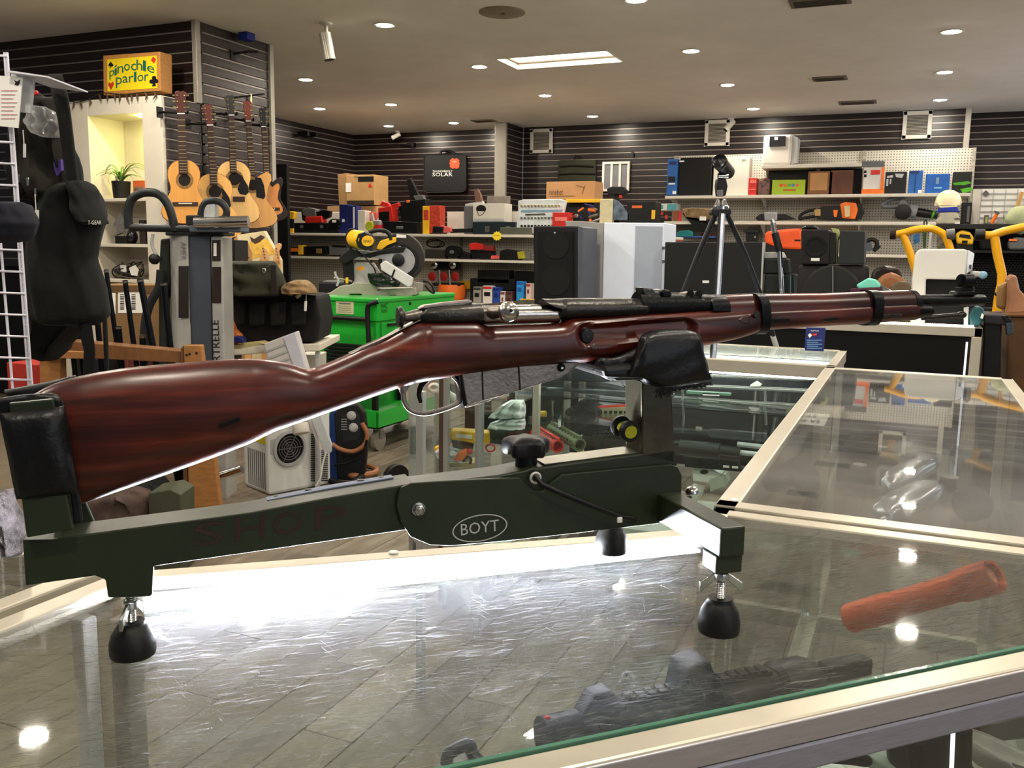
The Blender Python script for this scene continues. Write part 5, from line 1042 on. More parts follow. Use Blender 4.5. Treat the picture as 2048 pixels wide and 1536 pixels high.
solo(drape('dark_plastic_bag', P, [(546, 735, 770), (556, 736, 790), (566, 740, 802), (574, 752, 798)], .13, .05, M('film_black', (25, 27, 28), .15, var=.4), None, 7, .2, seed=21), 'crumpled dark plastic bag lying under the wrapped package', 'bag')
# orange tank, behind the cart
# air conditioner
A0, A1, A2 = onz(538, 992, 0), onz(663, 968, 0), onz(498, 978, 0); ac = thing('portable_air_conditioner', 'white portable air conditioner with round dark vent and side grille, on the floor', 'air conditioner')
u = A1 - A0; side = A2 - A0; un = u / np.linalg.norm(u); inn = V((-un[1], un[0], 0)) * .30; P = Plane(A0[:2], A1[:2]); zA = P(600, 788, 0)[2]
G().obox(A0, u, inn, (0, 0, zA)).build('housing', M('ac_white', (206, 206, 202), .4, var=.03), ac, 0, .02)
cc = P(578, 896, 0); G().lathe(cc, P.n, [(.105, 0), (.105, .015), (.088, .018), (.088, .004)], 30).build('vent_ring', m_lgrey, ac, 40); G().lathe(cc, P.n, [(.088, .004), (.088, .006), (.001, .006)], 30).build('vent_hole', m_dark, ac)
for r_ in (.02, .036, .052, .068): G().torus(cc + P.n * .01, P.n, r_, .0028, 26, 5).build('vent_guard', m_grey, ac)
for k in range(6): a = k * math.pi / 3; d = un * math.cos(a) + az * math.sin(a); G().tube([cc + P.n * .01, cc + P.n * .01 + d * .086], .0025, 5).build('vent_spoke', m_grey, ac)
for k in range(26):
    for x0, x1 in ((622, 639), (643, 656)): y = 868 + k * 3.7; qb('grille_slot', P, x0, y - (x0 - 622) * .02, x1, y + 1.9 - (x0 - 622) * .02, .003, .003, m_dark, ac, 0)
pl2 = Plane(A2[:2], A0[:2]); qp('energy_label', P, [(541, 880), (560, 876), (560, 905), (541, 910)], .002, .002, m_lgrey, ac, 0)
side_d = inn * .8; o_ = A0 + V((0, 0, zA)) - un * .001
G().obox(A0 - un * .002 + inn * .08 + V((0, 0, zA * .52)), inn * .65, un * .002, (0, 0, zA * .36)).build('yellow_label', M('label_yellow', (206, 190, 40), .5), ac, 0)
for k in range(9): G().obox(A0 - un * .002 + inn * (.12 + .08 * k) + V((0, 0, zA * .05)), inn * .03, un * .003, (0, 0, zA * .38)).build('side_louvre', m_grey, ac, 0)
t = thing('window_vent_kit', 'white plastic window vent duct pieces leaning over the air conditioner', 'duct'); P3 = camplane(590, 800, 5.02)
qp('duct_box', P3, [(526, 688), (590, 664), (612, 740), (640, 905), (600, 800), (545, 750)], .03, .10, M('duct_white', (204, 198, 194), .45, var=.04), t, .006); qp('duct_cover', P3, [(566, 676), (590, 664), (614, 742), (592, 748)], .04, .02, M('duct_film', (196, 196, 206), .18, var=.08), t, .004)
for k in range(3): qp('duct_rib', P3, [(529 + k * 4, 702 + k * 14), (570 + k * 5, 686 + k * 14), (571 + k * 5, 690 + k * 14), (530 + k * 4, 706 + k * 14)], .036, .01, m_lgrey, t, 0)
qp('duct_panel', P3, [(622, 838), (640, 828), (663, 890), (662, 905), (650, 910)], .05, .03, M('panel_frost', (180, 182, 184), .3, var=.1), t, .004)
G().lathe(P3(600, 848, .08), P3(604, 872, .1) - P3(600, 848, .08), [(.045, 0), (.045, .05), (.04, .055), (.001, .055)], 20).build('duct_elbow', m_white, t, 50)
qt('cord', P3, spline([V((x, y)) for x, y in ((652, 905), (645, 930), (641, 955), (632, 972))], 4), .05, .005, m_paper, t, 6)
solo(qb('white_carton', camplane(620, 722, 5.7), 598, 710, 640, 800, 0, .2, m_white, None, .004), 'small white carton behind the duct pieces beside the green cart', 'box')
# welder
B0 = onz(690, 962, 0); P = camplane(700, 900, (B0 - EYE) @ FWD); t = thing('welder', 'blue and black welding machine with two dials and an orange cable', 'welder')
qp('case_body', P, [(652, 840), (664, 822), (672, 822), (676, 962), (660, 965), (654, 955)], 0, .35, M('welder_blue', (28, 56, 110), .45), t, .006)
qp('front_panel', P, [(668, 826), (690, 810), (716, 808), (730, 826), (736, 880), (730, 948), (690, 962), (674, 955)], .01, .06, M('welder_black', (24, 25, 27), .5), t, .01)
qp('face', P, [(682, 830), (708, 822), (718, 830), (722, 872), (716, 880), (686, 884)], .016, .008, M('welder_face', (36, 37, 43), .4), t, .002)
for x, y in ((703, 831), (707, 855)): G().lathe(P(x, y, .016), P.n, [(.028, 0), (.028, .004), (.018, .006), (.016, .022), (.001, .023)], 18).build('dial', m_lgrey, t, 40)
for k in range(5): qb('panel_line', P, 682, 838 + 5 * k, 694, 839.2 + 5 * k, .018, .001, m_lgrey, t, 0)
qt('welding_cable', P, spline([V((x, y)) for x, y in ((724, 846), (734, 868), (728, 890), (706, 903), (680, 898), (664, 888))], 5), .05, .014, M('cable_tan', (150, 98, 66), .5), t, 8)
qt('black_hose', P, spline([V((x, y)) for x, y in ((734, 880), (726, 906), (700, 924), (668, 930))], 5), .07, .008, m_black, t, 8)
fz = lambda x, y, z=.025: onz(x, y, z)
t = thing('coiled_cable', 'black and tan cables coiled on the floor before the welder', 'cable'); G().tube(spline([fz(*p) for p in ((662, 962), (690, 970), (716, 960), (726, 945), (722, 930), (700, 922), (690, 915))], 5), .022, 8).build('black_cable', m_black, t); G().tube(spline([fz(p[0], p[1], .03) for p in ((686, 935), (700, 950), (722, 950), (748, 946), (752, 938), (730, 930))], 5), .018, 8).build('tan_cable', MATS['cable_tan'], t)
t = thing('rubber_wedge', 'black rubber wheel piece on the floor left of the glass case', 'wheel'); G().lathe(onz(792, 958, .09), (1, -.4, 0), [(.03, -.02), (.085, -.02), (.09, 0), (.085, .02), (.03, .02)], 22).build('tyre', m_rubber, t, 40)
# table with bags
P = camplane(520, 640, 5.2); t = thing('white_table', 'white folding table holding the bags left of the green cart', 'table'); qp('table_top', P, [(446, 696), (540, 690), (640, 688), (640, 702), (540, 706), (446, 712)], .1, .6, m_wht, t, .004)
for x in (450, 630): qb('leg', P, x, 704, x + 8, 1000, .06, .04, m_lgrey, t, .003)
t = thing('black_tool_bag', 'large black soft crate bag with dark pockets on the white table', 'bag'); m_bag = M('bag_black', (17, 15, 15), .85, var=.35, scale=6, bump=.3)
qp('bag_body', P, [(444, 600), (452, 588), (540, 584), (632, 592), (640, 640), (634, 684), (450, 690)], .08, .4, m_bag, t, .03)
for x0, x1 in ((458, 490), (496, 530), (538, 572), (580, 612)): qp('pocket', P, [(x0, 606), (x1, 604), (x1 - 2, 650), (x0 + 2, 652)], .135, .02, m_bag, t, .01)
qt('rim', P, [(446, 594), (500, 592), (560, 590), (632, 596)], .13, .014, m_coat, t, 8)
t = thing('green_duffel', 'dark green canvas duffel bag with an oval leather patch on the black bag', 'bag'); m_duf = M('duffel_green', (41, 43, 28), .9, var=.2, bump=.4)
o = drape('duffel_body', P, [(522, 456, 548), (536, 450, 556), (552, 448, 566), (570, 448, 572), (586, 452, 566), (592, 458, 556)], .14, .16, m_duf, t, 4, .08, seed=31)
for x in (474, 540): qp('strap', P, [(x, 530), (x + 11, 530), (x + 15, 588), (x + 3, 590)], .305, .02, M('strap_brown', (28, 24, 18), .8), t, .003)
qp('patch', P, circ(462, 554, 8, 7, 16), .29, .02, M('patch_leather', (110, 62, 36), .6), t, .002); qt('ring', P, circ(528, 541, 3, 4, 10), .29, .004, m_chrome, t, 6, True)
t = thing('camouflage_hat', 'tan camouflage cap lying on the black bag beside the duffel', 'cap'); drape('crown', P, [(560, 590, 610), (568, 570, 624), (578, 562, 632), (588, 564, 634)], .16, .10, M('cap_camo', (128, 104, 72), .9, var=.6, scale=10), t, 4, .1, seed=33); qp('brim', P, [(562, 576), (580, 582), (584, 592), (562, 588)], .22, .05, MATS['cap_camo'], t, .005)
t = thing('key_bunch', 'brass and black hardware pieces hanging over the bag edge', 'hardware'); qp('buckle', P, [(590, 592), (601, 586), (602, 592), (594, 598)], .2, .02, m_brass, t, .002); qp('tag', P, [(609, 602), (614, 602), (613, 622), (608, 622)], .2, .004, m_paper, t, 0); qt('string', P, [(613, 580), (612, 602)], .2, .002, m_paper, t, 4)
P4 = camplane(480, 680, 4.95); t = thing('snack_boxes', 'orange and brown printed packet on the white table end', 'packet'); qp('packet', P4, [(449, 650), (458, 640), (466, 660), (478, 672), (476, 690), (450, 692)], .0, .08, M('packet_orange', (196, 110, 52), .5, var=.6, scale=18), t, .003)
solo(qp('folded_papers', P4, [(450, 692), (520, 684), (530, 688), (478, 698), (450, 698)], .02, .1, M('paper_tan', (176, 160, 110), .8), None, .002), 'yellowish folded papers at the near edge of the white table', 'papers'); solo(qp('dark_pouch', P4, [(452, 686), (470, 672), (486, 676), (488, 686)], .05, .06, m_navy, None, .006), 'dark blue pouch among the papers on the table', 'pouch')
P5 = camplane(520, 500, 6.3)
for k, (pts, lb) in enumerate([([(488, 488), (492, 484), (498, 485), (500, 494), (505, 505), (504, 522), (494, 522), (490, 505)], 'maple headstock guitar leaning leftmost before the poster box'), ([(518, 522), (523, 500), (528, 495), (533, 497), (536, 503), (538, 521)], 'maple headstock guitar in the middle before the poster box'), ([(546, 520), (548, 500), (552, 490), (558, 486), (563, 489), (562, 496), (558, 502), (561, 530), (551, 530)], 'maple headstock guitar rightmost before the poster box')]):
    t = thing('electric_guitar', lb, 'guitar', 'electric guitars behind the bags'); m_mp = M('maple', (206, 158, 104), .4, var=.08); w5 = -.09 * k; qp('headstock', P5, pts, w5, .016, m_mp, t, .003); xs_ = [p[0] for p in pts]; xm = sum(xs_) / len(xs_)
    qp('neck', P5, [(xm - 5, 520), (xm + 5, 520), (xm + 7, 780), (xm - 7, 780)], w5, .02, m_mp, t, .003); qp('body', P5, circ(xm, 832, 26, 62, 24), w5, .04, M('guitar_red', (110, 30, 26), .3), t, .004)
    for q in range(4): G().lathe(P5(xm - 3 + q * 1.2, 497 + q * 6, w5 + .001), P5.n, [(.006, 0), (.004, .008)], 8).build('tuner', m_chrome, t)
t = thing('poster_box', 'box printed with a tool picture leaning behind the guitar headstocks', 'box'); P6 = camplane(520, 500, 6.7); qp('carton', P6, [(474, 470), (528, 462), (560, 520), (576, 880), (500, 880)], .0, .08, M('poster_cream', (206, 190, 150), .5, var=.2, scale=5), t, .003); qp('tool_print', P6, [(500, 473), (508, 478), (522, 470), (530, 474), (520, 484), (510, 488), (502, 482)], .002, .002, M('print_brown', (70, 48, 38), .6), t, 0)
qp('yellow_print', P6, [(492, 485), (536, 478), (552, 508), (500, 518)], .0015, .001, M('print_yellow', (214, 170, 70), .5, var=.4, scale=12), t, 0); qp('box_side', P6, [(468, 478), (474, 470), (500, 880), (494, 880)], -.002, .08, m_card, t, 0)
t = thing('amp_knob_rack', 'black stacked rack with pale knobs behind the machine tower', 'rack'); P7 = camplane(455, 515, 6.0); qb('rack_body', P7, 442, 480, 470, 600, 0, .3, m_blackm, t, .004)
for r_ in range(4):
    for q in range(3): G().ball(P7(448 + q * 7, 510 + r_ * 7, .01), .010, n=6).build('knob', m_brass, t)
t = thing('dark_suitcase', 'black hard suitcase standing behind the green cart, left of the saw', 'case'); qp('suitcase', camplane(660, 570, 7.4), [(636, 566), (645, 562), (700, 564), (706, 822), (640, 826)], 0, .3, M('suitcase_navy', (14, 15, 21), .5), t, .02)
# ================================================================== BACK GONDOLA with used tools
GY = 9.5; gx0, gx1 = W(540, 468, GY)[0], W(1330, 468, GY)[0]; gz1, gz2, gz3 = 1.585, 1.295, .79
m_peg = None
def pegmat():
    t = NT('pegboard'); p = t.n('ShaderNodeBsdfPrincipled', Roughness=.6); co = t.n('ShaderNodeTexCoord').outputs['Object']
    sp = t.n('ShaderNodeSeparateXYZ'); t.l(co, sp.inputs[0]); cm = t.n('ShaderNodeCombineXYZ'); t.l(sp.outputs[0], cm.inputs[0]); t.l(sp.outputs[2], cm.inputs[1])
    vo = t.n('ShaderNodeTexVoronoi', Scale=32.0, Randomness=0.0, voronoi_dimensions='2D'); t.l(cm.outputs[0], vo.inputs['Vector'])
    r = t.ramp(vo.outputs['Distance'], [(.16, rgb(66, 62, 56)), (.24, rgb(182, 176, 162))]); t.l(r.outputs[0], p.inputs['Base Color']); t.l(p.outputs[0], t.out.inputs[0]); return t.m
m_peg = pegmat(); m_shelf = M('shelf_enamel', (200, 194, 180), .4, var=.04)
gon = thing('tool_gondola', 'long white pegboard shelf unit full of used power tools, at the back left', 'shelf unit')
G().box(gx0, gx1, GY + .36, GY + .38, .1, gz1).build('pegboard', m_peg, gon, 0)
for z in (gz1, gz2, gz3, .35): G().box(gx0, gx1, GY, GY + .36, z - .03, z).build('shelf', m_shelf, gon, 0, .003)
G().box(gx0, gx1, GY + .36, GY + .85, gz1 - .03, gz1).build('rear_shelf', m_shelf, gon, 0, .003)
for k in range(5): x = gx0 + (gx1 - gx0) * k / 4; G().box(x - .015, x + .015, GY + .34, GY + .37, .1, gz1).build('upright', M('upright_grey', (120, 116, 108), .5), gon, 0)
G().box(gx0, gx1, GY + .02, GY + .84, 0, .1).build('plinth', m_dark, gon, 0)
YS = GY + .04
def sbox(name, label, cat, x0, y0, x1, y1, mt, dy=.0, d=.16, z=None, parts=None, bevel=.005, group=None):
    """box standing on the gondola shelf; bottom snapped to the shelf height"""
    Y = YS + dy; a, b = rect(x0, y0, x1, y1, Y); zz = gz1 if z is None else z; t = thing(name, label, cat, group)
    G().box(a[0], b[0], Y, Y + d, zz + .001, max(b[2], zz + .02)).build('body', mt, t, 0, bevel)
    for nm, px0, py0, px1, py1, m in (parts or []): pbox(nm, px0, py0, px1, py1, Y - .004, .006, m, t, 0)
    return t
def tool(name, label, cat, pieces, Y, group=None):
    t = thing(name, label, cat, group)
    for nm, pts, dy, d, m in pieces: ppoly(nm, pts, Y + dy, d, m, t, .005)
    return t
sbox('white_board', 'long white board standing behind the drills on the top tool shelf', 'board', 556, 424, 736, 464, m_white, .30, .02)
tool('cordless_drill', 'yellow and black cordless drill upright at the left end of the tool shelf', 'drill', [('grip', [(576, 436), (584, 436), (583, 458), (576, 458)], 0, .05, m_black), ('battery', [(572, 457), (586, 457), (586, 467), (571, 467)], -.02, .09, m_yel), ('head', [(570, 420), (588, 424), (586, 438), (572, 437)], -.01, .07, m_yel), ('chuck', [(578, 416), (584, 417), (583, 424), (578, 423)], .01, .04, m_black)], YS)
tool('battery_pack', 'red battery block beside the yellow drill', 'battery', [('pack', [(547, 455), (556, 450), (568, 454), (568, 466), (547, 467)], 0, .08, m_red), ('cap', [(548, 451), (566, 450), (566, 456), (548, 456)], .01, .06, m_black)], YS)
sbox('black_tool_case', 'long flat black tool case under the circular saw', 'case', 588, 446, 654, 467, m_black, 0, .25, parts=[('latch', 600, 450, 606, 456, m_grey), ('latch', 640, 450, 646, 456, m_grey)])
t = tool('circular_saw', 'red and grey circular saw lying on a black tool case', 'saw', [('motor', [(604, 420), (616, 415), (630, 418), (632, 432), (618, 436), (606, 430)], .02, .1, m_grey), ('red_body', [(610, 434), (642, 432), (644, 445), (610, 446)], 0, .12, m_red), ('rear_handle', [(630, 424), (648, 420), (660, 422), (658, 434), (648, 438), (632, 436)], .03, .06, m_black), ('guard', [(602, 422), (610, 420), (612, 444), (604, 440)], .05, .05, m_black)], YS + .02)
tool('orbital_sander', 'black round tool leaning before the blue boxes', 'tool', [('head', circ(668, 446, 12, 9, 14), 0, .08, m_black), ('foot', [(656, 452), (676, 454), (672, 467), (656, 467)], .01, .08, m_black), ('label', [(664, 440), (672, 440), (672, 445), (664, 445)], -.004, .004, m_paper)], YS)
for k, (x0, x1) in enumerate(((679, 696), (697, 712))):
    sbox('blue_box', ['dark blue upright box with a white emblem, left of a pair', 'dark blue upright box with a white side stripe, right of a pair'][k], 'box', x0, 409 + k * 2, x1, 467, m_navy, .02, .12, parts=[('emblem', x0 + 5, 438, x0 + 10, 444, m_paper)] if k == 0 else [('stripe', x0 + 9, 414, x0 + 12, 456, m_paper)], group='dark blue boxes')
sbox('white_carton', 'white carton behind the spray can', 'box', 712, 421, 730, 467, m_white, .06, .14)
tool('tape_measure', 'yellow green tape measure beside the spray can', 'tape measure', [('case', circ(738, 452, 8, 10, 14), 0, .06, M('lime', (170, 176, 50), .45)), ('lanyard', [(740, 430), (744, 426), (748, 442), (744, 450)], .02, .03, m_lgrey)], YS)
t = thing('spray_can', 'silver and red spray can on the top tool shelf above the saw', 'spray can'); a, b = rect(745, 438, 763, 467, YS); r_ = (b[0] - a[0]) / 2; c = V(((a[0] + b[0]) / 2, YS + r_, gz1 + .001)); h = b[2] - gz1
G().lathe(c, az, [(r_ * .95, 0), (r_, .006), (r_, h * .86), (r_ * .7, h * .93), (r_ * .5, h * .94)], 20).build('can', M('can_silver', (176, 172, 168), .3, .5), t, 40); G().lathe(c, az, [(r_ * 1.01, h * .25), (r_ * 1.01, h * .6)], 20).build('label_band', m_red, t); G().lathe(c + az * h * .94, az, [(r_ * .4, 0), (r_ * .4, h * .12), (.001, h * .13)], 12).build('nozzle', m_paper, t)
sbox('red_bag', 'pale red packet behind the spray can', 'packet', 730, 424, 752, 466, M('pale_red', (206, 96, 84), .5), .16, .06)
t = tool('jump_starter', 'bright red plastic power pack with handle on the tool shelf', 'power pack', [('body', [(756, 416), (782, 412), (786, 440), (782, 466), (758, 466)], .04, .14, m_red), ('handle', [(782, 410), (796, 405), (798, 412), (790, 418), (787, 466), (780, 466)], .06, .08, m_red), ('panel', [(757, 424), (778, 422), (778, 444), (757, 446)], .03, .02, m_black), ('top_loop', [(758, 412), (764, 402), (776, 406), (780, 413), (770, 412)], .08, .05, m_red)], YS)
tool('black_flat_case', 'long black open tool case in front of the seat like tool', 'case', [('tray', [(766, 442), (834, 444), (836, 467), (766, 466)], 0, .2, m_black), ('latch', [(792, 452), (806, 452), (806, 458), (792, 458)], -.005, .01, m_grey)], YS)
tool('stapler_tool', 'tall black tool with an upright arm on the top tool shelf', 'tool', [('arm', [(813, 360), (820, 356), (828, 372), (838, 394), (830, 404), (820, 398)], .08, .05, m_black), ('body', [(796, 404), (850, 398), (852, 416), (846, 444), (804, 444), (798, 420)], .05, .16, m_black), ('grip', [(826, 392), (844, 390), (850, 404), (834, 406)], .06, .07, m_grey), ('orange_knob', [(812, 401), (818, 400), (819, 405), (813, 406)], .04, .02, m_ora)], YS + .06)
t = sbox('printed_box', 'red and yellow printed tool box standing upright', 'box', 845, 412, 858, 467, m_yel, 0, .14, parts=[('print', 847, 420, 857, 440, M('print_red', (180, 60, 40), .5, var=.5, scale=40))]); pbox('red_side', 858, 411, 880, 466, YS + .01, .13, MATS['print_red'], t)
tool('heat_gun', 'small black tool with a pink part lying right of the printed box', 'tool', [('body', [(866, 452), (886, 454), (884, 466), (864, 466)], 0, .08, m_black), ('pink_part', [(880, 450), (900, 455), (904, 463), (884, 466)], .02, .06, M('pinkish', (206, 92, 86), .5)), ('tail', [(900, 458), (944, 456), (944, 465), (900, 466)], .04, .05, m_black)], YS)
sbox('white_back_board', 'wide white panel lid standing behind the helmet box', 'lid', 894, 423, 1040, 452, m_white, .32, .02); sbox('grey_tablet', 'grey flat panel leaning behind the white boxes', 'panel', 973, 392, 1020, 452, M('panel_taupe', (120, 112, 104), .5), .40, .02)
tool('power_hacksaw', 'brown and grey boot shaped tool standing behind the helmet box', 'tool', [('upright', [(948, 380), (954, 377), (960, 388), (964, 404), (950, 404)], .2, .05, M('brown_hide', (110, 80, 66), .7)), ('foot', [(930, 408), (965, 402), (968, 414), (930, 414)], .2, .05, m_lgrey)], YS)
ppoly('stand', [(928, 412), (970, 412), (970, 468), (928, 468)], YS + .19, .07, m_grey, FIN[-1])
sbox('teal_tool_case', 'dark teal hard case under the white helmet box', 'case', 945, 444, 1030, 467, M('dark_teal', (17, 31, 36), .45), 0, .26, parts=[('latch', 970, 452, 979, 464, m_steel), ('latch', 1012, 452, 1020, 464, m_steel)])
t = thing('helmet_box', 'white box printed with a black helmet on the teal case', 'box'); pbox('carton', 946, 407, 1010, 443.5, YS + .03, .2, m_white, t); ppoly('helmet_print', circ(962, 418, 10, 8, 16, 150, 395), YS + .027, .003, m_blk, t, 0); ptube('strap_print', [(954, 421), (958, 432), (966, 428), (971, 420)], YS + .027, .004, m_blk, t, 5); pbox('grey_band', 947, 437, 1008, 443, YS + .027, .003, m_lgrey, t, 0)
sbox('grey_parts_case', 'small olive grey parts case at the front edge of the shelf', 'case', 1000, 455, 1060, 467, M('olive_case', (84, 84, 72), .5), -.03, .06)
t = thing('socket_set', 'open white socket set case with rows of metal sockets', 'socket set'); ppoly('case', [(1036, 402), (1046, 399), (1120, 398), (1132, 402), (1126, 430), (1132, 467), (1030, 467), (1036, 430)], YS + .05, .05, M('case_white', (206, 212, 212), .45), t, .006)
for r_ in range(3):
    for q in range(12): x = 1044 + q * 6.8; y = [412, 436, 452][r_]; G().lathe(W(x, y, YS + .05), (0, -1, 0), [(.012, 0), (.012, .02), (.007, .02), (.007, .004)], 10).build('socket', [m_brass, m_steel, m_dark][r_], t, 40)
ppoly('recess', [(1042, 420), (1126, 419), (1124, 424), (1042, 425)], YS + .046, .006, M('recess_blue', (120, 150, 170), .5), t, 0); ppoly('ratchet', [(1050, 428), (1090, 426), (1092, 430), (1050, 431)], YS + .04, .012, m_chrome, t)
sbox('red_case', 'red plastic box before the yellow tray on the shelf', 'box', 1104, 425, 1138, 467, m_red, -.02, .14, parts=[('stripe', 1110, 434, 1134, 442, M('pale_coral', (226, 120, 110), .5))])
t = thing('yellow_parts_tray', 'long yellow tray of mixed hand tools beneath the brown carton', 'tray'); Yt = YS + .10; zt_ = gz1
a, b = rect(1130, 404, 1232, 467, Yt); G().box(a[0], b[0], Yt, Yt + .2, gz1 + .001, a[2] + .001 + .10).build('bin', M('bin_grey', (72, 74, 76), .5), t, 0, .005); pbox('yellow_lid', 1132, 398, 1226, 405, Yt + .18, .04, m_yel, t)
random.seed(17)
for k in range(16): x = 1136 + random.uniform(0, 80); y = 418 + random.uniform(-8, 22); c = W(x, y, Yt - .01); d = V((random.uniform(-.12, .12), random.uniform(-.02, .02), random.uniform(-.05, .05))); solo(G().tube([c, c + d], random.uniform(.008, .02), 8).build('hand_tool', [m_steel, m_navy, m_ora, m_chrome, m_paper, m_yel][k % 6], None), ['dull steel', 'dark blue', 'orange', 'bright chrome', 'white', 'yellow'][k % 6] + ' hand tool jumbled in the long yellow lidded tray', 'hand tool', 'hand tools jumbled in the tray, ' + ['steel', 'blue', 'orange', 'chrome', 'white', 'yellow'][k % 6])
sbox('catalogue_box', 'cream printed booklet box standing before the black joystick', 'box', 1198, 398, 1225, 466, M('cream', (206, 196, 160), .6, var=.15, scale=20), .04, .08)
solo(ppoly('leaning_book', [(1226, 398), (1236, 402), (1258, 428), (1258, 440), (1240, 440), (1226, 440)], YS + .06, .04, M('book_print', (90, 104, 120), .5, var=.7, scale=14)), 'printed magazine leaning at the right of the cream booklet', 'magazine')
t = thing('flight_joystick', 'black mushroom shaped joystick head above the tray', 'joystick'); ppoly('head', [(1213, 378), (1222, 373), (1244, 373), (1252, 380), (1248, 390), (1216, 389)], YS + .24, .10, m_black, t, .01); ppoly('stem', [(1228, 388), (1238, 388), (1238, 468), (1228, 468)], YS + .28, .04, m_black, t); ppoly('red_button', [(1238, 390), (1243, 390), (1243, 396), (1238, 396)], YS + .24, .03, m_red, t, .002)
sbox('black_tool_chest', 'large black lidded tool box with a yellow clasp and orange label', 'tool box', 1252, 402, 1312, 467, m_black, .06, .24, parts=[('label', 1264, 411, 1284, 416, m_ora), ('clasp', 1303, 420, 1310, 438, m_yel), ('slot', 1262, 431, 1284, 434, m_dark)], bevel=.012)
t = thing('cardboard_tool_carton', 'brown carton with a black printed band, high above the blue boxes', 'box'); Yc = GY + .42; a, b = rect(693, 349, 748, 410, Yc); G().box(a[0], b[0], Yc, Yc + .34, a[2], b[2]).build('carton', M('carton_tan', (166, 130, 84), .8, var=.08), t, 0, .004); x0, x1 = 674, 695
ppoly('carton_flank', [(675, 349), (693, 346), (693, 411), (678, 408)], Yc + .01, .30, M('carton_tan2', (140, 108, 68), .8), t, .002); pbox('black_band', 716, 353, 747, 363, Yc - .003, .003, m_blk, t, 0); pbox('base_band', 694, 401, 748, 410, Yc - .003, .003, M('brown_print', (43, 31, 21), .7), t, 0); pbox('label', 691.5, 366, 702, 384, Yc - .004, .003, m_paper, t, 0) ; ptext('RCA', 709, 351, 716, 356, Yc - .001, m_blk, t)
ppoly('warning_print', [(740, 365), (744, 374), (736, 374)], Yc - .003, .003, m_red, t, 0)
sbox('low_carton', 'flat brown carton under the banded carton', 'box', 655, 412, 752, 467, m_card, .40, .36)
t = thing('scooter_carton', 'long brown carton printed ninebot lying above the socket set', 'box'); Yn = YS + .34; a, b = rect(1092, 362, 1190, 402, Yn); g = G().box(a[0], b[0], Yn, Yn + .3, a[2], b[2]); g.build('carton', M('carton_light', (176, 132, 90), .8, var=.06), t, 0, .004); ptext('ninebot', 1099, 378, 1126, 390, Yn - .001, M('print_dark', (70, 44, 28), .7), t); pbox('print_line', 1099, 391.5, 1150, 392.6, Yn - .002, .002, M('print_mid', (120, 84, 52), .7), t, 0); ptube('scooter_print', [(1152, 370), (1168, 374), (1164, 388), (1170, 370)], Yn - .002, .003, MATS['print_mid'], t, 4)
sbox('carton_support', 'dark case beneath the long brown carton', 'case', 1094, 402, 1188, 467, m_dark, .36, .28)
sbox('yellow_packet', 'bright yellow packet at the right end of the low shelf, beside the bolt knob', 'packet', 1040, 599, 1078, 612, m_yel, -.02, .1, gz3)
# second shelf
y2 = gz2
tool('recip_saw', 'long orange and black reciprocating saw on the second tool shelf', 'saw', [('body', [(560, 496), (600, 494), (602, 508), (560, 510)], 0, .09, m_black), ('orange_grip', [(564, 498), (594, 496), (596, 503), (564, 505)], -.01, .05, m_ora), ('nose', [(596, 490), (604, 490), (604, 509), (596, 509)], -.01, .1, m_yel), ('blade', [(604, 498), (630, 500), (630, 504), (604, 504)], .03, .01, m_steel)], YS)
tool('planer', 'dark power tool with a brass gauge on the second shelf left of the saw', 'tool', [('body', [(606, 493), (650, 492), (655, 509), (606, 510)], .02, .08, m_black), ('gauge', [(632, 497), (642, 497), (642, 507), (632, 507)], -.0, .03, M('brass_dim', (120, 96, 50), .5))], YS); tool('belt_sander', 'grey power tool half hidden behind the mitre saw arm', 'tool', [('body', [(658, 494), (696, 496), (696, 510), (658, 510)], .04, .1, m_grey), ('grip', [(664, 490), (688, 491), (690, 496), (662, 496)], .06, .05, m_black)], YS)
t = thing('coiled_black_cord', 'coiled black power cord on the second shelf right of the saw guard', 'cord'); ptube('coil', circ(868, 486, 15, 8, 18), YS + .06, .008, m_black, t, 6, True); ptube('coil', circ(872, 488, 17, 7, 18), YS + .07, .007, m_black, t, 6, True)
tool('angle_grinder', 'black angle grinder with a round face under the cord coil', 'grinder', [('disc', circ(905, 503, 16, 13, 20), .0, .06, m_black), ('body', [(850, 498), (890, 500), (890, 518), (850, 516)], .02, .09, M('tool_dim', (40, 37, 33), .5)), ('tail', [(918, 500), (944, 510), (944, 518), (915, 517)], .03, .07, m_black), ('hub', circ(903, 504, 5, 4, 12), -.008, .01, m_grey)], YS)
tool('red_sander', 'red handled power tool lying high on the second shelf', 'tool', [('red_body', [(937, 488), (950, 485), (966, 489), (965, 499), (940, 500)], 0, .09, m_red), ('dark_red_grip', [(964, 490), (986, 492), (987, 502), (965, 501)], .01, .07, M('deep_red', (120, 34, 34), .5)), ('under_body', [(940, 500), (985, 502), (985, 518), (940, 517)], .03, .1, m_black)], YS)
tool('router_tool', 'black router with yellow green side at the right end of the second shelf', 'router', [('body', [(1000, 502), (1012, 498), (1038, 502), (1038, 520), (998, 520)], 0, .1, m_black), ('yellow_green_part', [(1034, 504), (1046, 502), (1050, 517), (1036, 518)], -.01, .08, M('olive_yellow', (150, 146, 36), .5)), ('end', [(1048, 504), (1060, 504), (1060, 519), (1048, 519)], .02, .06, m_grey), ('red_trigger', [(982, 511), (998, 511), (998, 518), (981, 518)], -.01, .05, M('rose', (206, 84, 80), .5))], YS)
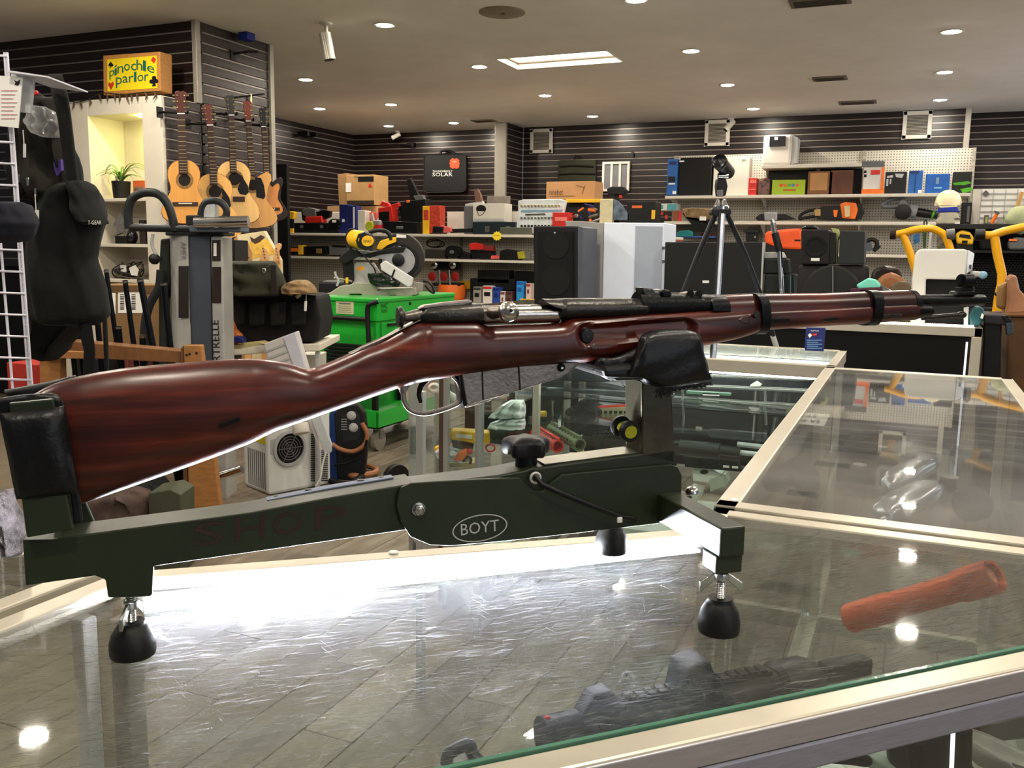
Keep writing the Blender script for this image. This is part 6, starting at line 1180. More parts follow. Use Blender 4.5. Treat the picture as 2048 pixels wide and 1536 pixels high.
# lower goods
t = thing('mini_compressor', 'chrome and black twin pump with red wheels above the orange tank', 'pump'); Yp = YS + .02
ppoly('drum', [(862, 526), (868, 521), (905, 521), (913, 528), (912, 540), (866, 542)], Yp, .14, M('drum_dark', (21, 21, 21), .25, .4), t, .02); 
for x in (868, 905): G().lathe(W(x, 530, Yp - .01), (0, -1, 0), [(.04, -.02), (.045, 0), (.03, .01), (.001, .012)], 16).build('chrome_cap', m_chrome, t, 40)
for x in (865, 888, 911): G().lathe(W(x, 553, Yp + .02), (0, -1, 0), [(.05, 0), (.055, .01), (.02, .02), (.001, .021)], 18).build('red_wheel', M('wheel_red', (130, 24, 24), .4), t, 40)
ptube('leg', [(878, 540), (880, 570)], Yp - .0, .012, m_steel, t); ptube('leg', [(898, 540), (900, 570)], Yp - .0, .012, m_steel, t); ppoly('base', [(862, 566), (918, 566), (918, 572), (862, 572)], Yp, .14, m_dark, t)
t = thing('orange_tank', 'large orange round tank behind the green cart', 'tank'); c = W(898, 590, YS + .05); a_, b_ = W(868, 571, YS + .05), W(930, 612, YS + .05); G().lathe((c[0], YS + .12, gz3 + .002), az, [(.13, 0), (.165, .04), (.17, .14), (.16, .2), (.15, a_[2] - gz3)], 28).build('shell', m_ora, t, 50); pbox('yellow_box', 918, 562, 946, 578, YS + .25, .08, m_yel, t)
sbox('black_amp_case', 'flat black electronics case on the lower shelf, bottom of two', 'case', 940, 559, 1030, 570, m_black, .10, .2, gz3 + .16); ppoly('prop', [(940, 570), (1030, 570), (1030, 612), (940, 612)], YS + .16, .12, m_dark, FIN[-1])
sbox('black_amp_case', 'flat black electronics case on the lower shelf, top of two', 'case', 955, 541, 1018, 558, m_black, .10, .16, gz3 + .235); sbox('dark_pouch_case', 'dark soft case at the right end beside the black loudspeaker', 'case', 1028, 543, 1066, 612, m_blackm, .14, .12, gz3)
for k, (x0, x1, y0, col, cp, lb) in enumerate([(946, 962, 574, (150, 146, 136), (60, 60, 58), 'grey white small box first in the row of little boxes'), (965, 984, 572, (214, 206, 200), (190, 40, 40), 'white box with a red top in the little box row'), (985, 999, 575, (36, 66, 150), (20, 40, 110), 'blue box in the little box row'), (1000, 1010, 583, (214, 208, 204), (120, 60, 60), 'short white box in the little box row'), (1011, 1024, 583, (96, 60, 58), (70, 40, 40), 'brown box in the little box row'), (1032, 1047, 563, (44, 140, 206), (30, 90, 170), 'tall bright blue box in the little box row'), (1051, 1062, 567, (206, 188, 180), (160, 60, 60), 'pinkish white box last in the little box row')]):
    t = sbox('small_box', lb, 'box', x0, y0, x1, 612, M('sb_%d' % k, col, .55, var=.06), 0, .1, gz3, group='little boxes on the low shelf'); pbox('top_print', x0 + 1, y0 + 1, x1 - 1, y0 + 6, YS - .003, .003, M('sbc_%d' % k, cp, .5), t, 0); pbox('side_print', x0 + 3, y0 + 12, x1 - 4, y0 + 20, YS - .003, .003, m_blk if k in (0, 1) else MATS['sbc_%d' % k], t, 0)
t = thing('price_star', 'yellow star shaped price tag stuck to the tool shelf edge', 'price tag'); Yk = GY - .004; ppoly('star', [(994 + (10 if k % 2 == 0 else 7.6) * math.cos(k * math.pi / 11), 472 + (10 if k % 2 == 0 else 7.6) * math.sin(k * math.pi / 11)) for k in range(22)], Yk, .003, M('star_yellow', (240, 214, 50), .5, var=.04), t, 0); pbox('writing', 988, 470, 999, 472, Yk - .001, .001, M('ink_amber', (196, 160, 40), .6), t, 0)
# hung on the back wall
t = thing('solar_panel_bag', 'black zipped bag printed THUNDERBOLT SOLAR hanging on the back slat wall', 'bag'); Yb = 11.90; ppoly('bag', [(848, 312), (856, 309), (925, 308), (931, 314), (932, 378), (926, 384), (852, 385), (848, 380)], Yb, .08, M('bag_nylon', (12, 12, 12), .6, var=.2), t, .015); ptube('piping', [(848, 312), (856, 309), (925, 308), (931, 314), (932, 378), (926, 384), (852, 385), (848, 380)], Yb, .006, M('piping_grey', (37, 36, 34), .6), t, 6, True); ptube('handle', spline([V((x, y)) for x, y in ((881, 309), (883, 302), (894, 301), (904, 304), (908, 308))], 4), Yb + .03, .018, m_black, t)
ptext('THUNDERBOLT', 865, 340.5, 905, 344.5, Yb - .001, m_paper, t); ptext('SOLAR', 865, 345.5, 905, 352.5, Yb - .001, m_paper, t); ppoly('price_star', [(909 + (10.5 if k % 2 == 0 else 8.6) * math.copysign(abs(math.cos(k * math.pi / 14)) ** .55, math.cos(k * math.pi / 14)), 327 + (11 if k % 2 == 0 else 9) * math.copysign(abs(math.sin(k * math.pi / 14)) ** .55, math.sin(k * math.pi / 14))) for k in range(28)], Yb - .006, .004, M('star_red', (240, 78, 40), .5, var=.04), t, 0); pbox('star_print', 905, 322, 912, 325, Yb - .008, .002, M('coral_ink', (250, 140, 110), .5), t, 0)
t = thing('garment_bag', 'olive folded garment bag hanging on the back slat wall', 'bag'); ppoly('bag', [(1116, 320), (1190, 319), (1191, 366), (1114, 366)], 11.91, .06, M('olive_cloth', (41, 41, 28), .9, var=.25, bump=.3), t, .02); ptube('fold', [(1120, 333), (1150, 331), (1188, 333)], 11.905, .012, m_coat, t); ptube('fold', [(1118, 349), (1150, 347), (1190, 348)], 11.905, .010, m_coat, t); ptube('hook', [(1148, 319), (1152, 311), (1158, 314)], 11.93, .014, m_black, t)
t = thing('wall_hook', 'little black hook on the slat wall above the ribbed panel', 'hook'); ppoly('hook', [(1262, 304), (1267, 304), (1268, 313), (1264, 313)], 11.95, .04, m_black, t); t = thing('wall_hook', 'black slat wall hook left of the solar bag', 'hook'); ppoly('hook', [(812, 286), (828, 285), (826, 294), (818, 293)], 11.92, .06, m_black, t); ptube('arm', [(800, 288), (822, 290)], 11.9, .01, m_black, t)
t = thing('black_display_board', 'tall black panel standing at the end of the guitar wall', 'panel'); pbox('panel', 545, 328, 577, 745, 8.9, .05, m_blackm, t)
for k, (x, y) in enumerate(((598, 268), (615, 270))): t = thing('left_wall_bracket', ['dark bracket on the far left slat wall', 'second dark bracket on the far left slat wall'][k], 'bracket'); p = on(x, y, 0, -7.96); G().box(-7.97, -7.8, p[1] - .02, p[1] + .02, p[2] - .03, p[2] + .03).build('bracket', m_black, t)
t = thing('slat_hook', 'black hook on the grey slat block above the guitars', 'hook'); p = on(465, 108, 0, WX + .01); G().box(WX, WX + .02, p[1] - .03, p[1] + .03, p[2] - .05, p[2] + .03).build('plate', m_black, t); G().tube([p, p + V((.12, .05, .02)), p + V((.16, .12, .03))], .01, 6).build('arm', m_black, t)
t = thing('slat_rail', 'thin black rod fixed across the slat block corner', 'rod'); G().tube([on(470, 195, 0, WX + .03), on(528, 188, 0, WX + .03)], .008, 6).build('rod', m_black, t); G().tube([on(501, 188, 0, WX + .03), on(502, 205, 0, WX + .03)], .010, 6).build('drop', m_brass, t)
# ================================================================== RIGHT WALL SHELVING
RY, RB = 11.3, 11.72; rx0, rxm, rx1 = W(1330, 392, RY)[0], W(1522, 392, RY)[0], W(1945, 385, RY)[0]
s1z, s2z, s3z, s0z = 2.115, 1.80, 1.43, 2.465
ru = thing('pegboard_shelf_unit', 'white pegboard wall shelving along the right back wall', 'shelf unit')
G().box(rx0, rx1 + .02, RB, RB + .02, .1, W(1650, 304, RB)[2]).build('pegboard', m_peg, ru, 0)
for z in (s1z, s2z, s3z): G().box(rx0, rx1 - .02, RY, RB, z - .035, z).build('shelf', m_shelf, ru, 0, .003)
xa, xb = W(1523, 328, RY)[0], W(1722, 328, RY)[0]; G().box(xa, xb, RY, RB, s0z - .04, s0z).build('shelf', m_shelf, ru, 0, .003)
for x in (rx0 + .02, rxm, W(1727, 340, RB)[0], rx1): G().box(x - .02, x + .02, RB - .03, RB, .1, W(1650, 304, RB)[2]).build('upright', M('slotted_upright', (150, 144, 132), .5, var=.5, scale=40, stretch=(.1, .1, 1)), ru, 0)
for x in (rx0 + .06, rxm, W(1727, 340, RB)[0]):
    for z in (s1z, s2z): G().prism([(x, RB - .03, z - .035), (x, RY + .03, z - .035), (x, RB - .03, z - .16)], (.012, 0, 0)).build('bracket', m_shelf, ru, 0)
G().box(rx0, rx1, RY + .02, RB, 0, .1).build('plinth', m_dark, ru, 0)
YR = RY + .05
def rbox(name, label, cat, x0, y0, x1, y1, mt, z=s1z, dy=0, d=.2, parts=None, bevel=.005, group=None):
    Y = YR + dy; a, b = rect(x0, y0, x1, y1, Y); t = thing(name, label, cat, group); G().box(a[0], b[0], Y, Y + d, z + .001, max(b[2], z + .02)).build('body', mt, t, 0, bevel)
    for nm, px0, py0, px1, py1, m in (parts or []): pbox(nm, px0, py0, px1, py1, Y - .005, .007, m, t, 0)
    return t
m_clear = glass('clear_packet', (.86, .86, .84), .2, 0, .1)
t = rbox('white_cooler', 'white rounded cooler with a black latch panel on the top right shelf', 'cooler', 1524, 268, 1585, 329, m_white, s0z, 0, .26, bevel=.03); pbox('latch_panel', 1539, 272, 1571, 293, YR - .012, .016, m_black, t, .004); pbox('latch', 1549, 274, 1556, 280, YR - .02, .012, m_chrome, t, .002); ppoly('side', [(1584, 270), (1597, 276), (1593, 326), (1582, 329)], YR + .02, .2, m_lgrey, t, .004)
t = rbox('tall_blue_box', 'tall narrow blue printed box at the left end of the upper shelf', 'box', 1333, 318, 1356, 390, m_blue, parts=[('title', 1339, 323, 1352, 329, M('print_navy', (18, 40, 90), .5)), ('tool_print', 1336, 353, 1350, 364, m_dark), ('text_line', 1337, 366, 1350, 369, m_paper), ('seal', 1345, 382, 1352, 388, m_paper)])
rbox('black_flat_speaker', 'large black flat panel leaning beside the tall blue box', 'panel', 1358, 314, 1424, 390, M('cloth_black', (21, 21, 20), .9, var=.2, scale=30), parts=[('badge', 1359, 321, 1368, 324, m_paper)])
rbox('white_flat_panel', 'large white flat panel behind the telescope', 'panel', 1425, 313, 1500, 388, M('panel_white', (216, 212, 198), .5, var=.03), dy=.02, parts=[('mark', 1484, 318, 1492, 319.5, m_lgrey)])
rbox('red_box', 'small red box right of the white flat panel', 'box', 1496, 356, 1514, 388, m_red, parts=[('print', 1500, 360, 1512, 366, M('print_pink', (220, 110, 100), .5)), ('print_line', 1498, 378, 1511, 380, MATS['print_pink'])])
rbox('bagged_tools', 'clear bag of mixed red and dark tools beside the lime box', 'bag', 1515, 356, 1541, 388, M('bag_mixed', (96, 70, 62), .3, var=.8, scale=22), bevel=.03)
t = rbox('lime_game_box', 'lime green box with a red and blue printed title', 'box', 1543, 359, 1611, 388, M('lime_box', (150, 176, 40), .5, var=.05)); 
for k, c in enumerate([(214, 70, 40), (226, 110, 40), (90, 160, 60), (60, 130, 180), (210, 90, 60)]): pbox('title_letter', 1559 + k * 8, 368, 1565 + k * 8, 373, YR - .004, .004, M('tl_%d' % k, c, .5), t, 0)
pbox('subtitle', 1566, 379, 1592, 381, YR - .004, .004, m_red, t, 0)
t = rbox('wooden_plaque_box', 'light wooden presentation box with a framed panel', 'box', 1614, 342, 1660, 388, M('walnut_light', (118, 78, 46), .5, var=.2, stretch=(12, 4, 4))); pbox('panel', 1620, 346, 1655, 381, YR - .008, .01, M('plaque_tan', (166, 122, 74), .5, var=.1), t, .004); pbox('handle', 1633, 337, 1640, 342, YR, .02, m_black, t, 0)
rbox('brown_leather_box', 'flat dark brown box next to the wooden presentation box', 'box', 1662, 341, 1707, 388, M('brown_box', (86, 50, 34), .5, var=.3, scale=8), parts=[('rim', 1662, 341, 1707, 343, M('rim_brown', (120, 84, 60), .5))])
rbox('grey_case_top', 'wide dark grey case standing behind the two brown boxes', 'case', 1535, 336, 1725, 388, M('case_charcoal', (40, 38, 38), .6), dy=.23, d=.1)
t = rbox('sander_box', 'white and orange power tool carton with a red tool picture', 'box', 1724, 322, 1768, 388, M('carton_white', (206, 202, 196), .5, var=.04), dy=-.01); 
for n_, x0, y0, x1, y1, m in (('orange_base', 1723, 378, 1768, 388, m_ora), ('dark_top', 1724, 322, 1769, 334, m_grey), ('tool_print', 1742, 340, 1760, 349, m_red), ('icon', 1728, 341, 1733, 346, m_dark), ('icon', 1728, 349, 1733, 354, m_dark), ('orange_side', 1762, 334, 1768, 379, m_ora)): pbox(n_, x0, y0, x1, y1, YR - .018, .008, m, t, 0)
t = rbox('black_toolkit_box', 'black box printed with white nail tool pictures', 'box', 1768, 343, 1814, 388, m_black)
for pts in ([(1774, 352), (1786, 350), (1786, 355), (1774, 356)], [(1790, 347), (1808, 348), (1804, 356), (1792, 354)], [(1773, 358), (1777, 358), (1776, 372), (1772, 372)], [(1780, 358), (1783, 358), (1782, 368), (1779, 368)]): ppoly('tool_print', pts, YR - .004, .004, m_lgrey, t, 0)
rbox('blue_tool_box', 'light blue box, taller of the two blue boxes at the right', 'box', 1815, 341, 1847, 388, m_blue, parts=[('title', 1820, 342, 1838, 347, MATS['print_navy']), ('label', 1836, 380, 1843, 386, m_paper), ('fold', 1830, 349, 1831, 386, MATS['print_navy'])])
rbox('blue_twin_box', 'lower wide blue box with a pale centre window', 'box', 1849, 347, 1901, 388, M('blue_box2', (24, 84, 158), .5, var=.15), parts=[('window', 1872, 355, 1878, 368, M('win_pale', (110, 140, 160), .5)), ('text_line', 1868, 374, 1884, 377, M('pale_blue', (120, 170, 210), .5))])
t = rbox('green_black_box', 'black box with lime green printed stripes at the right end', 'box', 1903, 343, 1945, 388, M('box_nearblack', (17, 23, 15), .5)); ppoly('stripe', [(1906, 366), (1936, 362), (1944, 366), (1930, 370), (1908, 370)], YR - .004, .004, M('stripe_green', (72, 150, 30), .5), t, 0); ppoly('stripe', [(1920, 378), (1944, 374), (1944, 382), (1926, 386)], YR - .004, .004, MATS['stripe_green'], t, 0)
# middle shelf
t = thing('camo_sling_bag', 'camouflage and black pouch hanging over the shelf edge behind the tripod', 'bag'); ppoly('camo_top', [(1364, 418), (1384, 415), (1425, 418), (1432, 430), (1420, 440), (1370, 434)], YR - .09, .12, M('camo_tan', (118, 96, 66), .9, var=.7, scale=9), t, .01); ppoly('black_pouch', [(1364, 426), (1372, 436), (1430, 438), (1428, 450), (1414, 460), (1402, 463), (1386, 452)], YR - .08, .10, m_blackm, t, .01); pbox('tag', 1399, 433, 1412, 441, YR - .10, .006, m_paper, t, 0)
t = rbox('teal_white_box', 'white and teal small box on top of the red tool boxes', 'box', 1314, 407, 1354, 421, m_white, s2z + .135, parts=[('teal_print', 1334, 408, 1353, 420, M('teal_print', (70, 140, 150), .5)), ('teal_mark', 1320, 410, 1326, 418, MATS['teal_print'])])
t = rbox('small_hardware_box', 'open fronted small red and black hardware boxes under the teal box', 'box', 1313, 422, 1362, 447, M('hardware_dark', (38, 33, 30), .5), parts=[('red_print', 1330, 430, 1335, 438, m_red), ('red_edge', 1357, 422, 1363, 446, m_red), ('brown_print', 1344, 423, 1356, 441, M('print_rust', (120, 70, 44), .5)), ('knob_print', 1319, 424, 1326, 430, m_red)])
t = thing('black_scabbard', 'long dark saw cover lying on the middle shelf', 'cover'); ppoly('cover', [(1510, 436), (1520, 428), (1545, 427), (1570, 428), (1590, 438), (1560, 440), (1514, 441)], YR, .1, m_black, t, .008); ppoly('bar', [(1558, 430), (1576, 426), (1592, 437), (1580, 440)], YR + .03, .03, m_grey, t)
t = tool('chainsaw', 'black and yellow chainsaw with a looped handle, left of two', 'chainsaw', [('body', [(1632, 420), (1645, 412), (1680, 412), (1685, 438), (1634, 438)], .02, .16, m_black), ('pale_tank', [(1628, 419), (1641, 418), (1641, 432), (1630, 432)], 0, .06, M('tank_tan', (170, 140, 84), .5)), ('yellow_mark', [(1666, 420), (1676, 420), (1673, 434), (1668, 434)], .01, .02, m_ora), ('red_cap', [(1645, 411), (1660, 411), (1660, 416), (1645, 416)], .04, .05, M('cap_red', (130, 40, 30), .5))], YR); ptube('handle', spline([V((x, y)) for x, y in ((1632, 419), (1614, 423), (1602, 430), (1600, 438), (1608, 436), (1634, 432))], 4), YR + .06, .018, m_dark, t, 8)
t = tool('chainsaw', 'orange and black chainsaw with a cream tank, right of two', 'chainsaw', [('body', [(1680, 408), (1690, 404), (1712, 406), (1716, 420), (1710, 438), (1684, 436)], .03, .15, m_ora), ('cream_tank', [(1688, 412), (1700, 411), (1700, 433), (1690, 434)], 0, .08, M('tank_cream', (206, 184, 140), .5)), ('rear', [(1704, 408), (1722, 406), (1728, 424), (1722, 438), (1706, 438)], .05, .1, m_black)], YR)
t = thing('leaf_blower', 'grey and black leaf blower with an open handle and long tube', 'leaf blower'); ptube('handle', spline([V((x, y)) for x, y in ((1764, 410), (1778, 400), (1800, 396), (1808, 402), (1796, 412), (1772, 413), (1764, 410))], 4), YR + .06, .024, M('blower_grey', (96, 98, 100), .5), t, 8); ppoly('motor', [(1798, 402), (1808, 396), (1818, 410), (1820, 434), (1800, 437), (1782, 434), (1794, 424)], YR, .18, MATS['blower_grey'], t, .02); G().lathe(W(1806, 424, YR - .005), (0, -1, 0), [(.09, 0), (.09, .01), (.06, .016), (.001, .017)], 20).build('intake', m_black, t, 40); ptube('collar', [(1818, 421), (1834, 424)], YR + .08, .075, M('blower_light', (126, 128, 130), .5), t, 14); ptube('tube', [(1832, 424), (1850, 427), (1876, 431)], YR + .08, [.05, .05, .04], m_black, t, 12); ptube('green_ring', [(1864, 429), (1868, 430)], YR + .08, .048, MATS['stripe_green'], t, 12)
YH = 9.46
ht_z = W(1896, 449, YH)[2]
t = thing('hard_hat', 'cream hard hat on top of the stack at the right', 'hard hat', 'stacked hard hats'); c = W(1896, 410, YH); G().lathe(W(1896, 411, YH), az, [(.118, -.004), (.115, .03), (.103, .075), (.078, .115), (.04, .137), (.001, .144)], 24).build('shell', M('hat_cream', (222, 210, 172), .3, var=.03), t, 60); ppoly('brim', [(1872, 404), (1880, 412), (1912, 411), (1918, 406), (1914, 414), (1880, 416)], YH - .12, .2, MATS['hat_cream'], t, .01)
t = thing('hard_hat', 'blue hard hat in the middle of the stack', 'hard hat', 'stacked hard hats'); ppoly('shell', [(1876, 414), (1914, 412), (1917, 420), (1921, 424), (1898, 424), (1870, 425), (1878, 420)], YH - .12, .22, M('hat_blue', (30, 52, 150), .3), t, .02)
t = thing('hard_hat', 'grey white hard hat at the bottom of the stack', 'hard hat', 'stacked hard hats'); ppoly('shell', [(1877, 424), (1914, 423), (1917, 432), (1922, 437), (1908, 438), (1911, 448), (1874, 448), (1872, 440), (1880, 434)], YH - .11, .22, M('hat_white', (176, 170, 150), .4), t, .02)
t = thing('black_speaker_box', 'small black upright box right of the stacked hard hats', 'box'); pbox('body', 1923, 405, 1943, 448, 9.4, .15, m_black, t); pbox('slot', 1934, 412, 1939, 444, 9.396, .006, m_grey, t, 0)
# lower shelf and things piled below
t = thing('black_lantern', 'black metal lantern with a pointed roof on the lower shelf', 'lantern'); Yl = RY + .06; ppoly('roof', [(1487, 462), (1498, 455), (1506, 455), (1519, 463), (1516, 466), (1490, 466)], Yl, .16, m_black, t, .004); ppoly('body', [(1491, 466), (1515, 466), (1513, 482), (1492, 482)], Yl + .01, .14, M('lantern_black', (18, 19, 21), .3), t, .004); pbox('glint', 1509, 472, 1511, 476, Yl + .004, .006, m_lgrey, t, 0); ppoly('foot', [(1488, 482), (1516, 482), (1516, 500), (1488, 500)], Yl, .16, m_black, t, .004)
t = thing('orange_dry_bag', 'large bright orange bag standing behind the red coned loudspeaker', 'bag'); Yo = RY - .42; ppoly('bag', [(1530, 464), (1552, 460), (1600, 456), (1606, 480), (1602, 500), (1560, 498), (1528, 486)], Yo, .25, M('orange_bag', (222, 84, 36), .55, var=.15, scale=6), t, .03); pbox('black_patch', 1589, 479, 1601, 482, Yo - .005, .01, m_black, t, 0); ppoly('base', [(1530, 486), (1602, 498), (1602, 720), (1530, 720)], Yo + .02, .2, m_dark, t)
t = thing('teal_drill', 'teal and black tool lying on the printed game boxes', 'drill'); ppoly('body', [(1352, 468), (1358, 462), (1378, 460), (1386, 464), (1386, 475), (1352, 475)], RY + .0, .14, M('teal_tool', (24, 110, 112), .45), t, .01)
rbox('game_box', 'red and blue printed flat box lettered QUEST under the teal tool', 'box', 1338, 473, 1430, 484, M('quest_blue', (50, 72, 130), .5, var=.5, scale=5), s3z + .17, -.05, .2, parts=[('red_label', 1341, 475, 1364, 482, m_red)]); ptext('QUEST', 1344, 477, 1362, 481.5, YR - .058, m_paper, FIN[-1]); rbox('brown_box', 'brown flat box at the right of the printed game box', 'box', 1400, 466, 1440, 484, M('flat_brown', (110, 80, 60), .6), s3z + .17, .2, .1); rbox('shelf_stack', 'dark stack of cases under the printed game boxes', 'case', 1334, 484, 1440, 520, m_dark, s3z, .02, .3)
rbox('small_calendar', 'small red and white card left under the middle shelf', 'card', 1330, 452, 1342, 474, M('card_red', (120, 40, 44), .5, var=.3, scale=30), s3z + .2, .1, .02)
t = thing('nail_gun', 'grey and black nail gun on the lower shelf right of the loudspeakers', 'nail gun'); Yg = RY + .02; ptube('handle', spline([V((x, y)) for x, y in ((1735, 496), (1736, 482), (1746, 479), (1754, 486), (1750, 500))], 4), Yg + .05, .024, m_black, t, 8); ppoly('body', [(1732, 486), (1742, 484), (1744, 500), (1732, 503)], Yg, .1, M('tool_slate', (70, 80, 88), .5), t); ppoly('nose', [(1744, 500), (1760, 490), (1762, 494), (1750, 505)], Yg + .03, .05, m_black, t)
t = thing('blue_tool_card', 'blue packaged tool card hanging from a peg beside the yellow frame', 'tool card'); ppoly('card', [(1826, 470), (1838, 466), (1840, 484), (1828, 490)], RY, .04, M('card_blue', (40, 90, 130), .5, var=.5, scale=25), t, 0); t = thing('green_striped_tube', 'dark green tube tool hanging by a black loop beside the yellow frame', 'tool'); ppoly('tube', [(1846, 462), (1853, 462), (1852, 496), (1846, 496)], RY, .04, M('tube_green', (44, 64, 24), .5), t); ptube('loop', circ(1851, 446, 3, 6, 12), RY, .008, m_black, t, 6, True)
t = thing('shelf_divider', 'thin pale upright post right of the hanging green tube', 'post'); pbox('post', 1858, 456, 1863, 497, RY + .1, .03, m_shelf, t, 0)
# ================================================================== on the dark counter
DCT = CZ; YD = DY + .10
def dbox(name, label, cat, pts, d, mt, dy=0, bevel=.006): t = thing(name, label, cat); ppoly('body', pts, YD + dy, d, mt, t, bevel); return t
def floor_y(px, Y): # picture row where the dark counter top sits at depth Y
    p = V((W(px, 600, Y)[0], Y, DCT + .002)); return proj(p)[1]
def fl_y(x, Y): return proj(V((W(x, 600, Y)[0], Y, .002)))[1]
yb = floor_y(1120, YD)
t = dbox('loudspeaker', 'tall black loudspeaker with a grille on the dark counter, behind the rifle', 'loudspeaker', [(1066, 452), (1155, 452), (1155, yb), (1068, yb)], .30, m_black, 0, .01); ppoly('grille', [(1074, 462), (1146, 462), (1146, yb - 20), (1076, yb - 20)], YD - .012, .014, M('speaker_cloth', (8, 8, 10), .9), t, .006); G().lathe(W(1112, 490, YD - .012), (0, -1, 0), [(.09, 0), (.09, .003), (.04, .001), (.001, .004)], 24).build('cone', m_blackm, t, 40); G().lathe(W(1112, 560, YD - .012), (0, -1, 0), [(.10, 0), (.10, .003), (.04, .001), (.001, .004)], 24).build('cone', m_blackm, t, 40); ppoly('badge', [(1107, 464), (1112, 464), (1109.5, 468)], YD - .016, .004, m_lgrey, t, 0)
ppoly('cabinet_side', [(1155, 452), (1167, 455), (1166, yb), (1155, yb)], YD + .005, .28, M('speaker_side', (74, 78, 88), .5), t, .003)
yb = floor_y(1240, YD + .36); t = thing('white_speaker_cabinet', 'large pale grey white cabinet with a grey front stripe, right of the black loudspeaker', 'cabinet'); Yw = YD + .36
ppoly('body', [(1208, 445), (1328, 446), (1323, yb), (1204, yb)], Yw, .34, M('cab_white', (222, 230, 244), .5, var=.03), t, .006); ppoly('grey_stripe', [(1271, 452), (1325, 453), (1321, yb - 6), (1267, yb - 6)], Yw - .004, .006, M('stripe_grey', (160, 168, 182), .7, var=.04), t, 0)
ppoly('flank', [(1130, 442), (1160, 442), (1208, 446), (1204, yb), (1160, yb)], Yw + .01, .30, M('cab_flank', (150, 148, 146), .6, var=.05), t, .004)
for y in (493, 520): pbox('hinge', 1324, y, 1329, y + 6, Yw - .004, .02, m_chrome, t, 0)
yb = floor_y(1430, YD + .28); t = dbox('flat_black_panel', 'wide black flat panel with a thin silver edge behind the tripod', 'panel', [(1330, 484), (1527, 484), (1521, yb), (1326, yb)], .06, M('panel_black', (17, 17, 17), .6, var=.2, scale=3), .28); ppoly('silver_edge', [(1525, 484), (1528, 484), (1522, yb), (1519, yb)], YD + .276, .07, m_lgrey, t, 0); ppoly('label', [(1405, 561), (1418, 561), (1418, 566), (1405, 566)], YD + .276, .006, m_paper, t, 0)
for k, (y0, y1, x1, lb) in enumerate([(516, 548, 1572, 'dark green hard case, top of the pair beside the black panel'), (548, 640, 1588, 'dark green hard case, bottom of the pair beside the black panel')]):
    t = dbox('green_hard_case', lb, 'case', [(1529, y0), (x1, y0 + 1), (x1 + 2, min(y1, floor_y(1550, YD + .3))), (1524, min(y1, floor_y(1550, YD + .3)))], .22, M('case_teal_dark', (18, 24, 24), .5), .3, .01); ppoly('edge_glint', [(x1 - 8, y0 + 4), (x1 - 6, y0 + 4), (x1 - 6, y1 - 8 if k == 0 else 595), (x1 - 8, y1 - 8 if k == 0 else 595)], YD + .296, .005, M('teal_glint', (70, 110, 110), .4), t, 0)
dbox('white_folder', 'flat white folders lying on the green hard cases', 'folder', [(1527, 504), (1560, 504), (1566, 516), (1529, 517)], .2, m_lgrey, .31)
t = thing('chrome_pole', 'chrome and black pole with a clear end standing behind the green cases', 'pole'); Yp = YD + .26; ptube('chrome_top', [(1546, 446), (1550, 466)], Yp, .017, m_chrome, t, 10); ptube('grip', [(1550, 466), (1559, 503)], Yp, .023, m_black, t, 10); ptube('chrome_foot', [(1559, 503), (1566, 640)], Yp, .016, m_chrome, t, 10); ppoly('clear_head', [(1528, 424), (1553, 424), (1552, 440), (1529, 440)], Yp, .05, m_clear, t, .004); ptube('neck', [(1543, 438), (1546, 447)], Yp + .02, .012, m_chrome, t)
yb = floor_y(1660, YD + .16); t = thing('drum_case', 'dark grey round cymbal case with a centre seam under the two loudspeakers', 'case'); ppoly('back_board', [(1596, 530), (1738, 530), (1734, yb), (1590, yb)], YD + .22, .10, M('case_char', (33, 31, 30), .7), t, .02); ppoly('round_case', circ(1664, 604, 64, 74, 36, 180, 360) + [(1728, yb), (1600, yb)], YD + .14, .08, M('case_char2', (28, 28, 26), .7, var=.15), t, .012); ppoly('seam', [(1664, 532), (1667, 532), (1667, yb), (1664, yb)], YD + .132, .012, m_grey, t, 0)
t = thing('red_coned_loudspeaker', 'black loudspeaker with a dark red front and round cone', 'loudspeaker'); Yq = YD + .20; z0 = W(1630, 529, Yq)[2]; ppoly('cabinet', [(1602, 462), (1606, 459), (1656, 459), (1660, 463), (1658, 529), (1602, 529)], Yq, .24, M('speaker_maroon', (18, 12, 12), .6), t, .01); G().lathe(W(1631, 493, Yq - .002), (0, -1, 0), [(.058, 0), (.062, .006), (.05, .006), (.02, -.01), (.001, -.004)], 28).build('cone', m_blackm, t, 40); pbox('label', 1622, 516, 1639, 522, Yq - .004, .005, m_paper, t, 0); ppoly('flank', [(1659, 462), (1672, 466), (1671, 528), (1657, 529)], Yq + .01, .2, m_black, t, .004)
t = thing('slate_loudspeaker', 'plain slate grey loudspeaker right of the red coned one', 'loudspeaker'); ppoly('cabinet', [(1680, 461), (1730, 462), (1728, 529), (1677, 529)], Yq, .22, M('speaker_slate', (31, 34, 36), .6, var=.1), t, .006)
t = thing('lime_strap', 'lime green strap bundle squeezed between the two loudspeakers', 'strap'); ppoly('strap', [(1662, 456), (1676, 458), (1681, 470), (1676, 480), (1674, 528), (1668, 528), (1671, 478)], Yq + .05, .06, M('lime_grey', (150, 156, 100), .6, var=.3, scale=20), t)
t = thing('black_cap_bag', 'black handled bag on top behind the red coned loudspeaker', 'bag'); ppoly('bag', [(1600, 458), (1612, 451), (1628, 450), (1638, 459)], Yq + .1, .1, m_black, t, .01); ppoly('prop', [(1604, 457), (1656, 457), (1656, 540), (1604, 540)], Yq + .26, .06, m_dark, t)
